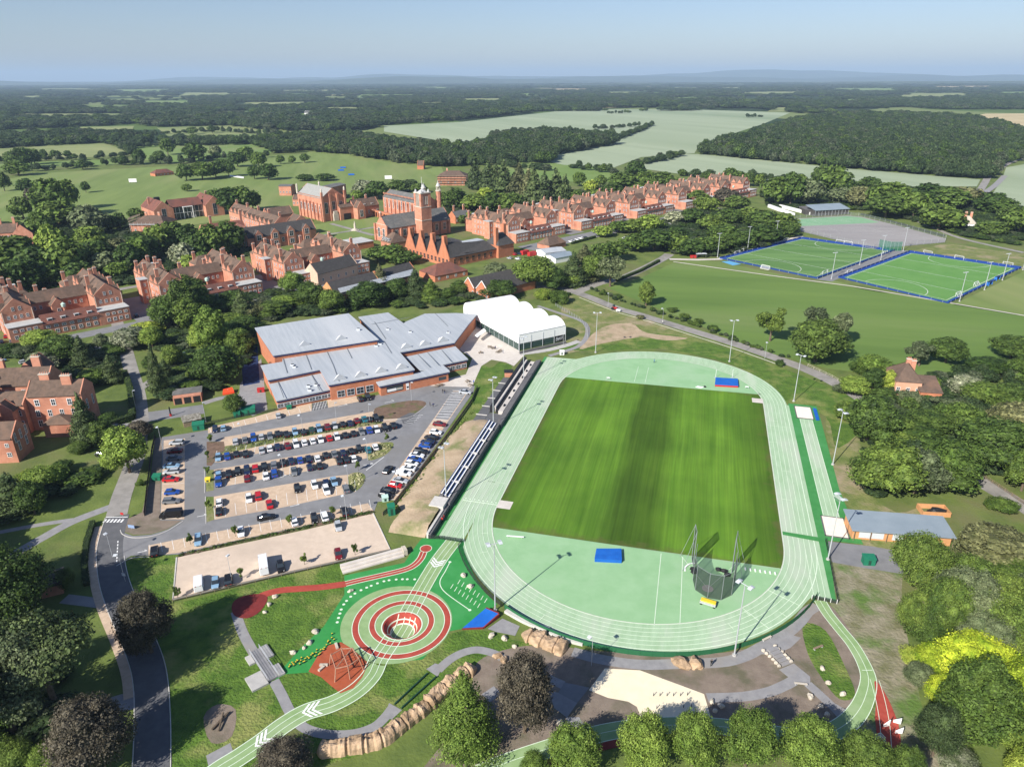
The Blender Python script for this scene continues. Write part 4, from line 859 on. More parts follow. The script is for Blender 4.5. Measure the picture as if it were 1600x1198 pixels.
TL = {
'in gardens left of the glass fronted hall': [
 (8,300,268,18,B,'dark'),(43,305,278,22,B,'dark'),(55,322,292,22,B,'copper'),(85,345,278,50,B,'mid'),(112,330,280,30,B,'mid'),(135,302,283,12,B,'dark'),(38,345,307,30,B,'dark'),(96,360,312,60,B,'mid'),(140,373,320,46,B,'grey'),(174,365,335,20,B,'dark'),(190,362,332,20,B,'dark'),(213,345,325,22,B,'dark'),(228,343,330,12,B,'mid'),
 (22,430,365,70,B,'dark'),(60,440,385,50,B,'dark'),(90,420,350,40,B,'light'),(115,435,370,50,B,'mid'),(150,420,375,50,B,'dark'),(42,460,402,50,B,'dark'),(80,452,412,44,B,'dark'),(125,448,410,45,B,'dark'),(168,428,392,36,B,'grey'),(185,437,410,30,B,'light'),(190,410,372,36,B,'brown'),(205,428,380,36,B,'dark'),(222,418,370,30,B,'light'),(148,400,352,40,B,'mid'),(0,470,415,50,B,'dark'),(70,385,330,36,B,'mid')],
'below the glass fronted hall': [
 (228,412,365,45,B,'dark'),(252,400,350,42,B,'mid'),(275,392,345,40,B,'dark'),(300,395,350,34,B,'dark'),(288,422,378,34,B,'blossom'),(312,412,365,34,B,'dark'),(335,408,350,44,B,'mid'),(362,402,345,46,B,'dark'),(375,385,355,30,B,'dark'),(404,412,390,22,B,'grey'),(340,335,295,32,B,'mid'),(361,337,292,36,B,'dark'),(380,335,290,34,B,'mid'),(396,330,297,24,B,'dark'),(293,300,287,14,B,'mid'),(300,432,398,30,B,'light'),(322,425,392,28,B,'dark')],
'on the playing fields at upper left': [
 (263,243,215,22,B,'dark'),(219,257,232,20,B,'dark'),(194,259,243,16,B,'dark'),(251,257,235,20,B,'dark'),(338,248,226,20,B,'grey'),(305,254,222,36,B,'dark'),(372,262,237,26,B,'dark'),(405,263,236,24,B,'mid'),(439,257,242,13,B,'mid'),(457,256,243,12,B,'mid'),(476,255,240,15,B,'dark'),(292,284,255,26,B,'dark'),(317,283,252,34,B,'mid'),(338,279,252,28,B,'dark'),(358,277,249,20,B,'dark'),(398,281,258,20,B,'dark'),(420,283,255,28,B,'dark'),(302,211,198,18,B,'dark'),(332,209,195,12,B,'dark'),(20,262,236,20,B,'dark'),(38,264,230,34,B,'dark'),(55,258,232,24,B,'dark'),(70,249,233,12,B,'dark'),(88,249,234,16,B,'dark'),(107,247,235,12,B,'dark'),(30,276,250,36,B,'mid'),(130,266,250,20,B,'dark'),(385,252,228,26,B,'mid'),(345,268,248,20,B,'mid')],
'round the towered hall and the chapel': [
 (477,284,272,24,B,'dark'),(509,284,271,26,B,'dark'),(572,312,280,36,B,'blossom'),(590,314,283,36,B,'dark'),(559,314,297,20,B,'light'),(622,302,281,28,B,'dark'),(640,300,280,28,B,'conifer'),(655,303,286,24,B,'dark'),(712,330,293,32,B,'dark'),(693,328,300,20,B,'mid'),(740,334,303,34,B,'mid'),(759,324,292,26,B,'lime'),(768,336,300,32,B,'dark'),(788,336,302,32,B,'mid'),(803,330,300,28,B,'dark'),(732,347,331,14,B,'light'),(722,350,336,14,B,'mid'),
 (743,297,246,22,C_,'conifer'),(763,300,247,24,C_,'conifer'),(787,302,249,28,C_,'conifer'),(811,310,252,30,C_,'brown'),(834,320,259,28,C_,'conifer'),(850,320,265,24,C_,'conifer'),(868,318,262,30,C_,'conifer'),(775,300,255,22,C_,'conifer'),(826,315,262,24,C_,'brown'),(882,318,270,22,C_,'conifer'),
 (905,292,268,18,B,'mid'),(923,302,281,22,B,'lime'),(938,294,273,18,B,'mid'),(972,302,268,42,B,'dark'),(993,282,250,28,B,'dark'),(1008,298,267,36,B,'mid'),(1035,302,268,36,B,'dark'),(930,318,295,30,B,'mid'),(898,318,296,26,B,'mid'),(955,308,285,30,B,'dark'),(1000,312,285,34,B,'mid'),(1050,298,276,26,B,'mid')],
'behind the boarding houses at right': [
 (1102,294,269,20,B,'dark'),(1065,276,264,13,B,'dark'),(1138,290,262,24,B,'dark'),(1152,290,266,20,B,'dark'),(1168,292,270,20,B,'dark'),(1185,292,272,18,B,'mid'),(1212,324,276,40,B,'mid'),(1234,324,268,36,B,'dark'),(1262,324,280,38,B,'grey'),(1279,300,256,26,B,'dark'),(1301,310,258,44,B,'mid'),(1310,322,292,30,B,'grey'),(1340,327,290,34,B,'brown'),(1357,302,276,32,B,'dark'),(1387,338,284,54,B,'mid'),(1382,344,302,50,B,'dark'),(1425,345,298,42,B,'mid'),(1448,327,286,50,B,'dark'),(1465,364,318,56,B,'mid'),(1480,330,292,50,B,'mid'),(1508,324,292,46,B,'brown'),(1545,337,300,46,B,'dark'),(1563,340,308,38,B,'mid'),(1590,370,322,44,B,'mid'),(1545,372,345,40,B,'dark'),(1575,352,322,36,B,'dark'),(1490,362,335,34,B,'dark'),(1409,316,292,30,B,'mid'),(1325,312,282,32,B,'dark'),(1245,300,272,30,B,'mid')],
'between boarding houses and striped pitch': [
 (1089,324,297,32,B,'mid'),(1133,325,293,36,B,'copper'),(1150,332,305,34,B,'dark'),(1102,334,306,36,B,'mid'),(1054,352,330,28,B,'blossom'),(1081,352,325,32,B,'dark'),(1111,366,335,38,B,'mid'),(1138,354,325,36,B,'dark'),(1171,353,325,48,B,'mid'),(1190,366,328,50,B,'dark'),(1215,366,332,50,B,'mid'),(1228,372,345,32,B,'dark'),(1192,384,352,48,B,'dark'),(1130,382,350,42,B,'mid'),(1057,372,355,26,B,'dark'),(1060,396,368,38,B,'mid'),(1080,402,374,40,B,'dark'),(1098,400,370,38,B,'mid'),(1116,398,368,38,B,'dark'),(1137,393,366,38,B,'mid'),(1158,389,362,36,B,'dark'),(942,372,352,28,B,'light'),(968,366,345,32,B,'mid'),(990,366,342,38,B,'mid'),(1016,366,335,36,B,'light'),(1022,396,358,50,B,'dark'),(995,396,365,46,B,'mid'),(1048,388,360,30,B,'dark')],
'by the sports lawn road': [
 (957,410,376,44,B,'dark'),(940,415,378,40,B,'dark'),(912,440,381,48,C_,'brown'),(895,448,392,40,C_,'conifer'),(925,445,398,40,B,'mid'),(953,452,402,46,N_o,'grey'),(890,450,428,36,S_,'light'),(1009,480,440,24,O_,'mid'),(1202,538,480,44,N_o,'mid'),(1272,576,500,84,B,'dark'),(1266,530,476,38,N_o,'grey'),(1310,545,488,36,N_o,'grey'),(1295,560,520,44,B,'dark'),(1218,573,562,14,S_,'dark'),(965,467,460,16,S_,'dark'),(1000,500,492,14,S_,'brown'),(1050,489,480,16,S_,'dark'),(1070,500,490,18,S_,'mid'),(1090,508,497,14,S_,'dark'),(1115,520,508,18,S_,'mid'),(1145,533,524,14,S_,'dark'),(942,462,454,12,S_,'mid')],
'behind the sports centre and white canopy': [
 (836,456,400,62,B,'mid'),(866,456,418,34,B,'dark'),(780,470,437,46,B,'dark'),(775,442,410,34,B,'grey'),(674,473,435,30,C_,'mid'),(700,471,450,26,B,'mid'),(718,462,438,26,B,'dark'),(650,471,418,28,C_,'conifer'),(622,473,435,34,B,'dark'),(596,462,412,28,C_,'brown'),(460,464,424,34,B,'light'),(487,482,440,38,B,'dark'),(520,492,452,34,B,'mid'),(577,485,440,56,B,'dark'),(447,487,462,42,B,'light'),(425,500,470,50,B,'dark'),(612,414,383,52,B,'mid'),(632,416,393,46,B,'dark'),(590,410,385,26,B,'mid'),(872,476,455,30,S_,'mid'),(850,470,452,22,S_,'lime'),(800,452,432,26,S_,'lime'),(740,452,438,16,S_,'dark'),(655,462,440,26,B,'dark')],
'left of the sports centre': [(292,515,438,40,O_,'dark'),(318,505,446,36,O_,'mid'),(338,560,478,40,O_,'light'),(382,505,452,30,C_,'conifer'),
 (285,472,430,42,B,'mid'),(305,472,435,46,B,'dark'),(270,520,460,52,B,'mid'),(298,520,465,36,O_,'mid'),(337,500,462,46,B,'dark'),(367,494,455,52,B,'dark'),(398,502,470,42,B,'brown'),(360,522,490,52,B,'mid'),(384,527,495,46,B,'dark'),(327,532,497,42,B,'lime'),(232,532,503,42,B,'lime'),(208,550,510,46,B,'blossom'),(240,548,510,30,B,'light'),(161,547,521,20,B,'grey'),(68,552,516,46,B,'light'),(102,577,525,54,B,'dark'),(133,575,523,28,C_,'conifer'),(12,558,538,40,B,'dark'),(72,587,550,36,B,'blossom'),(148,607,577,36,B,'mid'),(178,602,553,26,C_,'conifer'),(251,622,535,24,C_,'conifer'),(273,580,538,28,B,'mid'),(325,557,505,44,B,'light'),(342,610,540,66,B,'dark'),(236,580,556,20,B,'dark'),(369,652,615,28,B,'dark'),(358,545,502,50,B,'dark'),(376,560,512,38,B,'mid'),(312,600,572,30,S_,'mid'),(300,612,595,26,S_,'light'),(248,470,447,26,B,'mid'),(40,560,540,30,S_,'grey'),(262,600,560,22,C_,'conifer')],
'in the garden left of the car park': [
 (142,700,612,36,C_,'conifer'),(160,700,655,36,B,'dark'),(206,750,668,58,B,'light'),(222,692,658,36,B,'copper'),(30,812,738,58,C_,'conifer'),(58,812,752,40,B,'dark'),(75,772,728,48,S_,'light'),(52,770,735,40,S_,'lime'),(112,758,735,28,S_,'dark'),(131,750,733,14,S_,'lime'),(152,748,730,24,S_,'mid'),(100,742,720,30,S_,'dark'),(220,760,750,12,S_,'light'),(172,665,645,26,B,'dark'),(128,712,690,24,S_,'dark')],
'in the lower left corner': [
 (35,1010,862,140,B,'dark'),(-10,960,850,90,B,'dark'),(107,926,890,34,S_,'dark'),(-5,1180,1080,90,B,'mid'),(105,1152,962,175,P_,'conifer'),(45,1200,1015,180,P_,'grey'),(0,1240,1060,110,P_,'brown'),(243,1040,924,92,B,'copper'),(165,1240,1102,130,B,'copper'),(25,1225,1160,80,S_,'mid'),(90,1215,1165,70,S_,'light'),(60,1120,1075,60,S_,'grey'),(220,1030,960,50,B,'copper'),(5,1115,1000,80,B,'dark')],
'along the bottom edge': [
 (728,1192,1046,98,C_,'light'),(820,1168,1020,92,B,'copper'),(895,1228,1138,88,B,'light'),(1002,1224,1116,86,B,'light'),(1077,1222,1116,80,B,'light'),(1160,1220,1110,84,B,'light'),(1252,1230,1128,96,B,'light'),(1340,1238,1152,84,B,'mid'),(1405,1245,1168,60,B,'mid'),(450,1232,1166,90,B,'copper'),(835,1235,1178,50,B,'light')],
'in the lower right thicket': [
 (1418,1000,925,40,B,'mid'),(1460,1010,905,60,B,'mid'),(1500,955,872,70,B,'mid'),(1450,1200,1105,56,B,'conifer'),(1560,1010,905,80,B,'mid'),(1590,1165,1035,60,B,'yellow'),(1540,1060,998,60,B,'yellow'),(1535,985,900,60,B,'dark'),(1430,1085,1040,40,B,'grey'),(1423,932,838,74,B,'mid'),(1467,918,858,48,B,'brown'),(1442,1012,912,46,C_,'mid'),(1495,1003,893,86,B,'grey'),(1545,902,830,96,B,'brown'),(1580,932,880,56,B,'mid'),(1570,1048,940,100,B,'mid'),(1525,1050,965,70,B,'grey'),(1520,960,890,60,B,'mid'),(1600,980,900,60,B,'grey'),(1428,1052,1018,40,B,'lime'),(1450,1066,1012,50,B,'yellow'),(1500,1100,1000,96,B,'yellow'),(1545,1105,1016,70,B,'yellow'),(1580,1175,1040,90,B,'yellow'),(1500,1190,1042,84,O_,'mid'),(1575,1178,1120,60,S_,'light'),(1487,1222,1176,54,S_,'blossom'),(1595,1075,1000,60,B,'mid'),(1590,1230,1160,50,S_,'lime'),(1455,975,930,50,B,'mid'),(1470,1120,1060,50,B,'yellow')],
'in the wood right of the running track': [
 (1352,702,620,72,B,'dark'),(1375,790,692,84,B,'mid'),(1358,780,706,56,B,'dark'),(1420,706,660,72,B,'dark'),(1425,786,702,72,B,'grey'),(1470,780,692,78,B,'mid'),(1440,692,642,62,B,'dark'),(1392,700,650,56,B,'mid'),(1495,692,632,62,B,'mid'),(1475,652,620,42,N_o,'grey'),(1540,752,655,92,B,'dark'),(1578,700,632,72,B,'brown'),(1592,778,705,52,B,'mid'),(1505,627,588,46,B,'blossom'),(1332,622,588,38,B,'light'),(1385,614,580,24,O_,'lime'),(1362,614,575,32,B,'dark'),(1362,592,556,44,B,'light'),(1475,574,528,50,B,'dark'),(1434,577,535,34,N_o,'grey'),(1560,806,780,42,S_,'mid'),(1312,616,598,20,S_,'grey'),(1577,567,525,52,B,'dark'),(1540,592,560,52,B,'dark'),(1592,602,555,42,B,'mid'),(1532,642,600,60,B,'mid'),(1577,645,600,52,B,'dark'),(1420,640,612,34,S_,'grey'),(1520,700,660,40,B,'mid'),(1340,585,565,26,S_,'mid'),(1400,590,572,26,S_,'copper'),(1450,612,590,26,S_,'light'),(1318,660,628,34,B,'mid')],
}
WIDE = {'along the bottom edge': 1.0, 'on the playing fields at upper left': 1.15, 'in the lower left corner': 1.0, 'by the sports lawn road': 1.12, 'in the lower right thicket': 1.3, 'in the wood right of the running track': 1.3}
for area, L in TL.items():
    k = WIDE.get(area, 1.28)
    for q in L: q = list(q); q[3] *= k; tree_px(*q, area)
def sap(name_area, pts, h=3.2, r=.9, tint='mid'):
    for x, y in pts: b = A(x, y); tree_at(b.x, b.y, h, r, 'open', tint, name_area)
sap('among young car park trees', [(298, 850), (368, 838), (453, 820), (377, 904), (278, 934), (476, 882), (555, 867), (520, 806), (605, 690), (560, 735), (330, 692), (325, 718), (325, 742), (327, 797)])
finish_labels()
print('trees', n_tree[0])
# ------------------------------------------------------------------ woods nobody could count
LEAF['wood'] = leafmat('foliage_wood', (.026, .050, .018), (.074, .112, .038)); LEAF['wood_grey'] = leafmat('foliage_wood_grey', (.045, .065, .032), (.115, .14, .075))
wood_col = bpy.data.collections.new('wood_sources')          # source shapes of the woods; not part of the scene itself
for i, (kd, tint) in enumerate([(B, 'wood'), (O_, 'wood'), (B, 'wood'), (B, 'wood_grey'), (B, 'dark'), (B, 'wood')]):
    cm, _ = proto(kd, 'L', i % 4); me = cm.copy(); me.materials.clear(); me.materials.append(LEAF[tint]); o = bpy.data.objects.new('wood_source', me); wood_col.objects.link(o)
def gn_scatter():
    ng = bpy.data.node_groups.new('scatter_wood', 'GeometryNodeTree')
    ng.interface.new_socket('Geometry', in_out='INPUT', socket_type='NodeSocketGeometry'); ng.interface.new_socket('Geometry', in_out='OUTPUT', socket_type='NodeSocketGeometry')
    N = ng.nodes; L = ng.links; gi = N.new('NodeGroupInput'); go = N.new('NodeGroupOutput')
    ci = N.new('GeometryNodeCollectionInfo'); ci.inputs['Collection'].default_value = wood_col; ci.inputs['Separate Children'].default_value = True; ci.inputs['Reset Children'].default_value = True
    m2p = N.new('GeometryNodeMeshToPoints'); L.new(gi.outputs[0], m2p.inputs[0])
    ip = N.new('GeometryNodeInstanceOnPoints'); L.new(m2p.outputs[0], ip.inputs['Points']); L.new(ci.outputs[0], ip.inputs['Instance']); ip.inputs['Pick Instance'].default_value = True
    def at(nm, t):
        a = N.new('GeometryNodeInputNamedAttribute'); a.data_type = t; a.inputs['Name'].default_value = nm; return a.outputs['Attribute']
    L.new(at('scl', 'FLOAT_VECTOR'), ip.inputs['Scale']); L.new(at('idx', 'INT'), ip.inputs['Instance Index'])
    cx = N.new('ShaderNodeCombineXYZ'); L.new(at('rot', 'FLOAT'), cx.inputs[2]); L.new(cx.outputs[0], ip.inputs['Rotation'])
    L.new(ip.outputs[0], go.inputs[0]); return ng
NG = gn_scatter()
def wood(name, label, pts, radii, heights, cat='wood'):
    n = len(pts)
    if n == 0: return
    me = bpy.data.meshes.new(name); me.vertices.add(n); P = np.array(pts, np.float32); me.vertices.foreach_set('co', P.ravel())
    s = np.zeros((n, 3), np.float32); s[:, 0] = s[:, 1] = np.array(radii) / 4.9; s[:, 2] = np.array(heights) / 9.9
    a = me.attributes.new('scl', 'FLOAT_VECTOR', 'POINT'); a.data.foreach_set('vector', s.ravel())
    a = me.attributes.new('idx', 'INT', 'POINT'); a.data.foreach_set('value', nrg.integers(0, 6, n).astype(np.int32))
    a = me.attributes.new('rot', 'FLOAT', 'POINT'); a.data.foreach_set('value', (nrg.random(n) * 6.28).astype(np.float32))
    o = link(name, me); tag(o, label, cat, kind='stuff'); m = o.modifiers.new('scatter', 'NODES'); m.node_group = NG; print(name, n); return o
def inpoly(x, y, P):
    c = False; j = len(P) - 1
    for i in range(len(P)):
        if (P[i][1] > y) != (P[j][1] > y) and x < (P[j][0] - P[i][0]) * (y - P[i][1]) / (P[j][1] - P[i][1]) + P[i][0]: c = not c
        j = i
    return c
def incl(x, y):
    j = noise.noise(Vector((x * .08, y * .5, 4))); return any(c[0] + 16 * j < x < c[1] + 22 * j and c[2] - 1.5 * j < y < c[3] - 2 * abs(j) for c in CLEAR)
def fill_wood(name, label, poly, step, h=15):
    W_ = [A(*p) for p in poly]; x0, x1 = min(p.x for p in W_), max(p.x for p in W_); y0, y1 = min(p.y for p in W_), max(p.y for p in W_)
    Q = [(p.x, p.y) for p in W_]; pts, rr, hh = [], [], []; y = y0
    while y < y1:
        x = x0; st = step * max(1, y / 1500)
        while x < x1:
            px, py = x + nrg.uniform(-.75, .75) * st, y + nrg.uniform(-.75, .75) * st
            if inpoly(px, py, Q) and (py < 1500 or not incl(*PX(px, py))):
                pts.append((px, py, 0)); k = nrg.uniform(.55, 1.5) * (1 + .35 * noise.noise(Vector((px * .02, py * .02, 3)))); rr.append(st * .72 * k); hh.append(h * (.45 + .5 * k) * nrg.uniform(.85, 1.15))
            x += st
        y += st
    return wood(name, label, pts, rr, hh)
fill_wood('woodland', 'large dense wood beyond the pale crop fields at right', [(1094, 242), (1100, 233), (1155, 222), (1195, 206), (1240, 192), (1300, 182), (1420, 182), (1508, 188), (1580, 205), (1640, 215), (1640, 240), (1600, 247), (1568, 262), (1548, 280), (1500, 279), (1323, 264), (1210, 253)], 9.5, 15)
fill_wood('woodland', 'belt of dark wood between the cricket field and the pale crop field', [(500, 238), (530, 228), (600, 222), (640, 228), (700, 234), (763, 228), (768, 216), (850, 208), (955, 216), (965, 226), (870, 242), (864, 256), (800, 257), (690, 262), (620, 255), (545, 243)], 10, 14)
fill_wood('woodland', 'band of woodland behind the upper left fields', [(-40, 170), (620, 168), (600, 198), (540, 206), (430, 205), (355, 197), (245, 199), (210, 194), (125, 199), (-40, 205)], 17, 15)
fill_wood('woodland', 'band of woodland behind the pale crop field', [(610, 168), (880, 160), (1240, 160), (1300, 178), (1238, 177), (1180, 170), (1070, 169), (948, 168.5), (881, 170), (827, 177), (719, 188), (612, 195)], 17, 15)
fill_wood('woodland', 'clumps of dark trees along the left edge beside the hay field', [(-40, 214), (120, 210), (210, 211), (238, 226), (210, 235), (160, 224), (60, 229), (-40, 234)], 13, 12)
fill_wood('woodland', 'tree belt between the small pastures and the cricket field', [(250, 222), (330, 222), (395, 222), (425, 216), (540, 212), (600, 218), (590, 243), (540, 240), (480, 238), (430, 240), (395, 226), (262, 229)], 12, 12)
def far_wood():
    pts, rr, hh = [], [], []
    def zone(y0, y1, st, h, th, xw=1.0):
        y = y0
        while y < y1:
            x = -y * .78 * xw - 100
            while x < y * .78 * xw + 100:
                px, py = x + nrg.uniform(-.4, .4) * st, y + nrg.uniform(-.4, .4) * st; q = PX(px, py)
                v = .8 * noise.noise(Vector((px * .0016, py * .0011, 2.2))) + .55 * noise.noise(Vector((px * .0045, py * .0032, 5))) + .10
                vor = noise.noise(Vector((px * .02, py * .02, 9)))
                if (v > th or vor > .46) and not incl(*q): pts.append((px, py, 0)); rr.append(st * .7 * nrg.uniform(.75, 1.3)); hh.append(h * nrg.uniform(.7, 1.3))
                x += st
            y += st
    zone(2600, 4200, 22, 13, .02); zone(4200, 7500, 40, 13, .06); zone(7500, 14000, 85, 15, .08)
    return wood('woodland', 'endless far woods and hedges running to the horizon', pts, rr, hh)
far_wood()
def hedge(label, lines, step=6, r=4, h=7, jit=2):
    pts, rr, hh = [], [], []
    for l in lines:
        for i in range(len(l) - 1):
            a, b_ = A(*l[i]), A(*l[i + 1]); n = max(1, int((b_ - a).length / step))
            for k in range(n):
                p = a.lerp(b_, (k + nrg.random()) / n); pts.append((p.x + nrg.normal() * jit, p.y + nrg.normal() * jit, 0)); rr.append(r * nrg.uniform(.7, 1.35)); hh.append(h * nrg.uniform(.6, 1.5))
    return wood('hedgerow', label, pts, rr, hh, 'hedgerow')
hedge('hedgerows between the fields at upper left', [[(-10, 256), (60, 252), (150, 249), (212, 243)], [(-10, 270), (60, 267), (170, 258), (290, 256)], [(212, 243), (185, 228), (160, 222)], [(205, 232), (262, 228), (390, 224)], [(290, 254), (340, 250), (420, 246)], [(120, 210), (245, 212)], [(300, 221), (420, 215), (480, 210)], [(230, 211), (340, 206), (430, 211)]], 7, 5, 8, 3)
hedge('hedge lines between the pale crop fields', [[(965, 218), (1000, 205), (1018, 196)], [(930, 202), (965, 200), (1000, 198)], [(885, 262), (935, 268), (968, 273)], [(1000, 258), (1040, 250), (1068, 244)], [(1060, 273), (1124, 281), (1250, 286)], [(780, 257), (800, 262), (860, 268)], [(950, 178), (985, 177)], [(1000, 174), (1012, 173)], [(1045, 173), (1055, 173)], [(1165, 184), (1190, 183)]], 8, 6, 8, 2)
hedge('bushy hedge between the road and the sports lawn', [[(925, 452), (962, 468), (1010, 484), (1060, 500), (1120, 522), (1180, 545), (1235, 560)]], 3, 1.2, 1.6, .5)
hedge('scrub and brambles along the upper left school boundary', [[(20, 345), (60, 340)], [(200, 368), (230, 360)], [(640, 468), (720, 470)], [(560, 475), (620, 478)]], 3, 2, 2.5, 1)
fill_wood('woodland', 'tall wood continuing along the far right edge beside the thicket', [(1640, 560), (2100, 620), (2300, 1100), (1700, 1250), (1640, 900)], 8, 12)
fill_wood('woodland', 'tall wood continuing along the far left edge below the houses', [(-60, 760), (-60, 1200), (-500, 1150), (-420, 700)], 8, 11)
UG = [([(-30,350),(230,345),(250,420),(240,440),(-30,470)], 'lower shrubs and saplings between trees of upper left gardens'), ([(232,372),(380,352),(400,400),(340,400),(260,425)], 'undergrowth below the glass fronted hall'),
 ([(225,530),(260,470),(420,455),(560,465),(560,486),(400,505),(395,560),(330,620),(255,625),(262,560)], 'undergrowth between car park lawns and the boarding houses'), ([(-30,545),(180,540),(180,600),(120,605),(60,560),(-30,565)], 'shrubs along the avenue at left'),
 ([(560,470),(600,455),(760,450),(780,470),(700,480),(610,484)], 'undergrowth behind the sports centre'), ([(1040,395),(1020,350),(1080,330),(1180,330),(1235,350),(1235,372),(1180,392),(1100,402)], 'undergrowth between boarding houses and striped pitch'),
 ([(690,325),(900,300),(1000,285),(1060,290),(1060,300),(900,325),(780,335),(700,340)], 'undergrowth below the tall conifers'), ([(1190,300),(1400,290),(1600,325),(1600,385),(1500,370),(1440,350),(1360,330),(1200,325)], 'undergrowth round the courts'),
 ([(1340,650),(1400,600),(1620,560),(1620,760),(1510,700),(1480,760),(1350,780)], 'undergrowth in the wood right of the track'), ([(1440,900),(1620,880),(1620,1150),(1560,1120),(1470,1020)], 'undergrowth of the lower right thicket'), ([(-30,960),(60,950),(110,1010),(100,1200),(-30,1210)], 'undergrowth in the lower left corner'),
 ([(15,770),(60,765),(140,735),(200,740),(120,770),(60,800)], 'garden shrubs left of the car park')]
for P_u, lab in UG:
    o_ = fill_wood('undergrowth', lab, P_u, 4.6, 2.6); o_['category'] = 'undergrowth'
hedge('low undergrowth filling the lower right thicket', [[(1440, 940), (1500, 1000), (1600, 1040)], [(1450, 900), (1600, 900)], [(1480, 1040), (1600, 1100)], [(1510, 1000), (1600, 980)], [(1560, 1150), (1600, 1120)]], 1.6, 1.8, 2.8, 1.5)
hedge('low undergrowth filling the wood right of the track', [[(1360, 700), (1600, 700)], [(1400, 650), (1600, 640)], [(1480, 740), (1600, 730)], [(1500, 600), (1600, 590)]], 3, 3, 4, 3)
# ================================================================== BUILDINGS
def wing(Wm, Rm, x0, x1, y0, y1, ze, zr, ax, par=True, z0=0.0, oh=.35, hip=0, cop=None):
    """brick range with a pitched roof; ax = direction of the ridge"""
    def q(u, v, z): return (u, v, z) if ax == 'x' else (v, u, z)      # u along the ridge, v across
    u0, u1, v0, v1 = (x0, x1, y0, y1) if ax == 'x' else (y0, y1, x0, x1); vm = (v0 + v1) / 2
    Wm.box(x0, x1, y0, y1, z0, ze)
    fl = ax != 'x'
    def F_(mb, *p): mb.face(*(p[::-1] if fl else p))
    if hip:
        a, b_ = u0 + hip, u1 - hip; z1 = ze + .02
        F_(Rm, q(u0 - oh, v0 - oh, z1), q(u1 + oh, v0 - oh, z1), q(b_, vm, zr), q(a, vm, zr)); F_(Rm, q(u1 + oh, v1 + oh, z1), q(u0 - oh, v1 + oh, z1), q(a, vm, zr), q(b_, vm, zr))
        F_(Rm, q(u1 + oh, v0 - oh, z1), q(u1 + oh, v1 + oh, z1), q(b_, vm, zr)); F_(Rm, q(u0 - oh, v1 + oh, z1), q(u0 - oh, v0 - oh, z1), q(a, vm, zr)); F_(Rm, q(u0 - oh, v1 + oh, z1), q(u1 + oh, v1 + oh, z1), q(u1 + oh, v0 - oh, z1), q(u0 - oh, v0 - oh, z1)); return
    g = .35 if par else .0; k = (zr - ze) / (vm - v0)
    for ua, ub in ((u0 - .02, u0 + .33), (u1 - .33, u1 + .02)):
        h = .45 if par else -.1
        pts = [(v0, ze - .01), (v1, ze - .01), (v1, ze + h), (vm, zr + h), (v0, ze + h)]
        A_ = [q(ua, v, z) for v, z in pts]; B_ = [q(ub, v, z) for v, z in pts]
        F_(Wm, *A_[::-1]); F_(Wm, *B_)
        for i in range(5): j = (i + 1) % 5; F_(Wm, A_[i], A_[j], B_[j], B_[i])
        if cop:
            um = (ua + ub) / 2; [cop.append((q(um, vv_, ze + h), q(um, vm, zr + h))) for vv_ in (v0, v1)]
    a, b_ = (u0 + .33, u1 - .33) if par else (u0 - .3, u1 + .3); t = .2
    for s, vv_ in ((1, v0), (-1, v1)):
        e0 = vv_ - s * oh; ze_ = ze - k * oh + .05
        P = [q(a, e0, ze_), q(b_, e0, ze_), q(b_, vm, zr + .05), q(a, vm, zr + .05)]; Q = [(p[0], p[1], p[2] + t) for p in P]
        if s < 0: P = P[::-1]; Q = Q[::-1]
        F_(Rm, *Q); F_(Rm, *P[::-1])
        for i in range(4): j = (i + 1) % 4; F_(Rm, P[i], P[j], Q[j], Q[i])
_win = {}
def copings(C, t):
    for a, b_ in C: mb = MB(); mb.bar(a, b_, .27, 4); mb.build('coping', M_stone, t)
def window(parent, x, y, z, face, w=1.1, h=1.7, name='window', frame=None, glass=None):
    """face: direction the window looks, 's' = -y, 'n', 'w' = -x, 'e' in the thing's own frame"""
    key = (w, h, name, frame.name if frame else '', glass.name if glass else '')
    if key not in _win:
        mb = MB(); f = .1 if w < 1.5 else .16; d = .10
        mb.m = 1; mb.box(-w / 2 + f, w / 2 - f, -.05, .1, f, h - f); mb.m = 0
        mb.box(-w / 2, w / 2, -d, .1, 0, f); mb.box(-w / 2, w / 2, -d, .1, h - f, h); mb.box(-w / 2, -w / 2 + f, -d, .1, f, h - f); mb.box(w / 2 - f, w / 2, -d, .1, f, h - f)
        mb.box(-.04, .04, -d + .01, .1, f, h - f); mb.box(-w / 2 + f, -.04, -d + .01, .1, h * .5 - .04, h * .5 + .04); mb.box(.04, w / 2 - f, -d + .01, .1, h * .5 - .04, h * .5 + .04)
        o = mb.build(name, [frame or M_white, glass or M_glass], parent); _win[key] = o.data
    else: o = link(name, _win[key], parent)
    o.location = (x, y, z); o.rotation_euler = (0, 0, {'s': 0, 'e': R(90), 'n': R(180), 'w': R(-90)}[face] if isinstance(face, str) else face); return o
_ch = {}
def chimney(parent, x, y, z0, z1, w=1.6, d=.9, pots=3):
    key = (round(z1 - z0, 2), w, d, pots)
    if key not in _ch:
        h = z1 - z0; mb = MB(); mb.box(-w / 2, w / 2, -d / 2, d / 2, 0, h); mb.m = 1; mb.box(-w / 2 - .12, w / 2 + .12, -d / 2 - .12, d / 2 + .12, h, h + .25); mb.m = 0
        for k in range(pots): xx = (k - (pots - 1) / 2) * w / (pots + .3); mb.bar((xx, 0, h + .25), (xx, 0, h + .85), .16, 6, .12)
        _ch[key] = mb.build('chimney', [M_brick, M_stone], parent).data; o = [c for c in parent.children][-1] if False else bpy.data.objects[[c.name for c in parent.children if c.data == _ch[key]][-1]]
    else: o = link('chimney', _ch[key], parent)
    o.location = (x, y, z0); return o
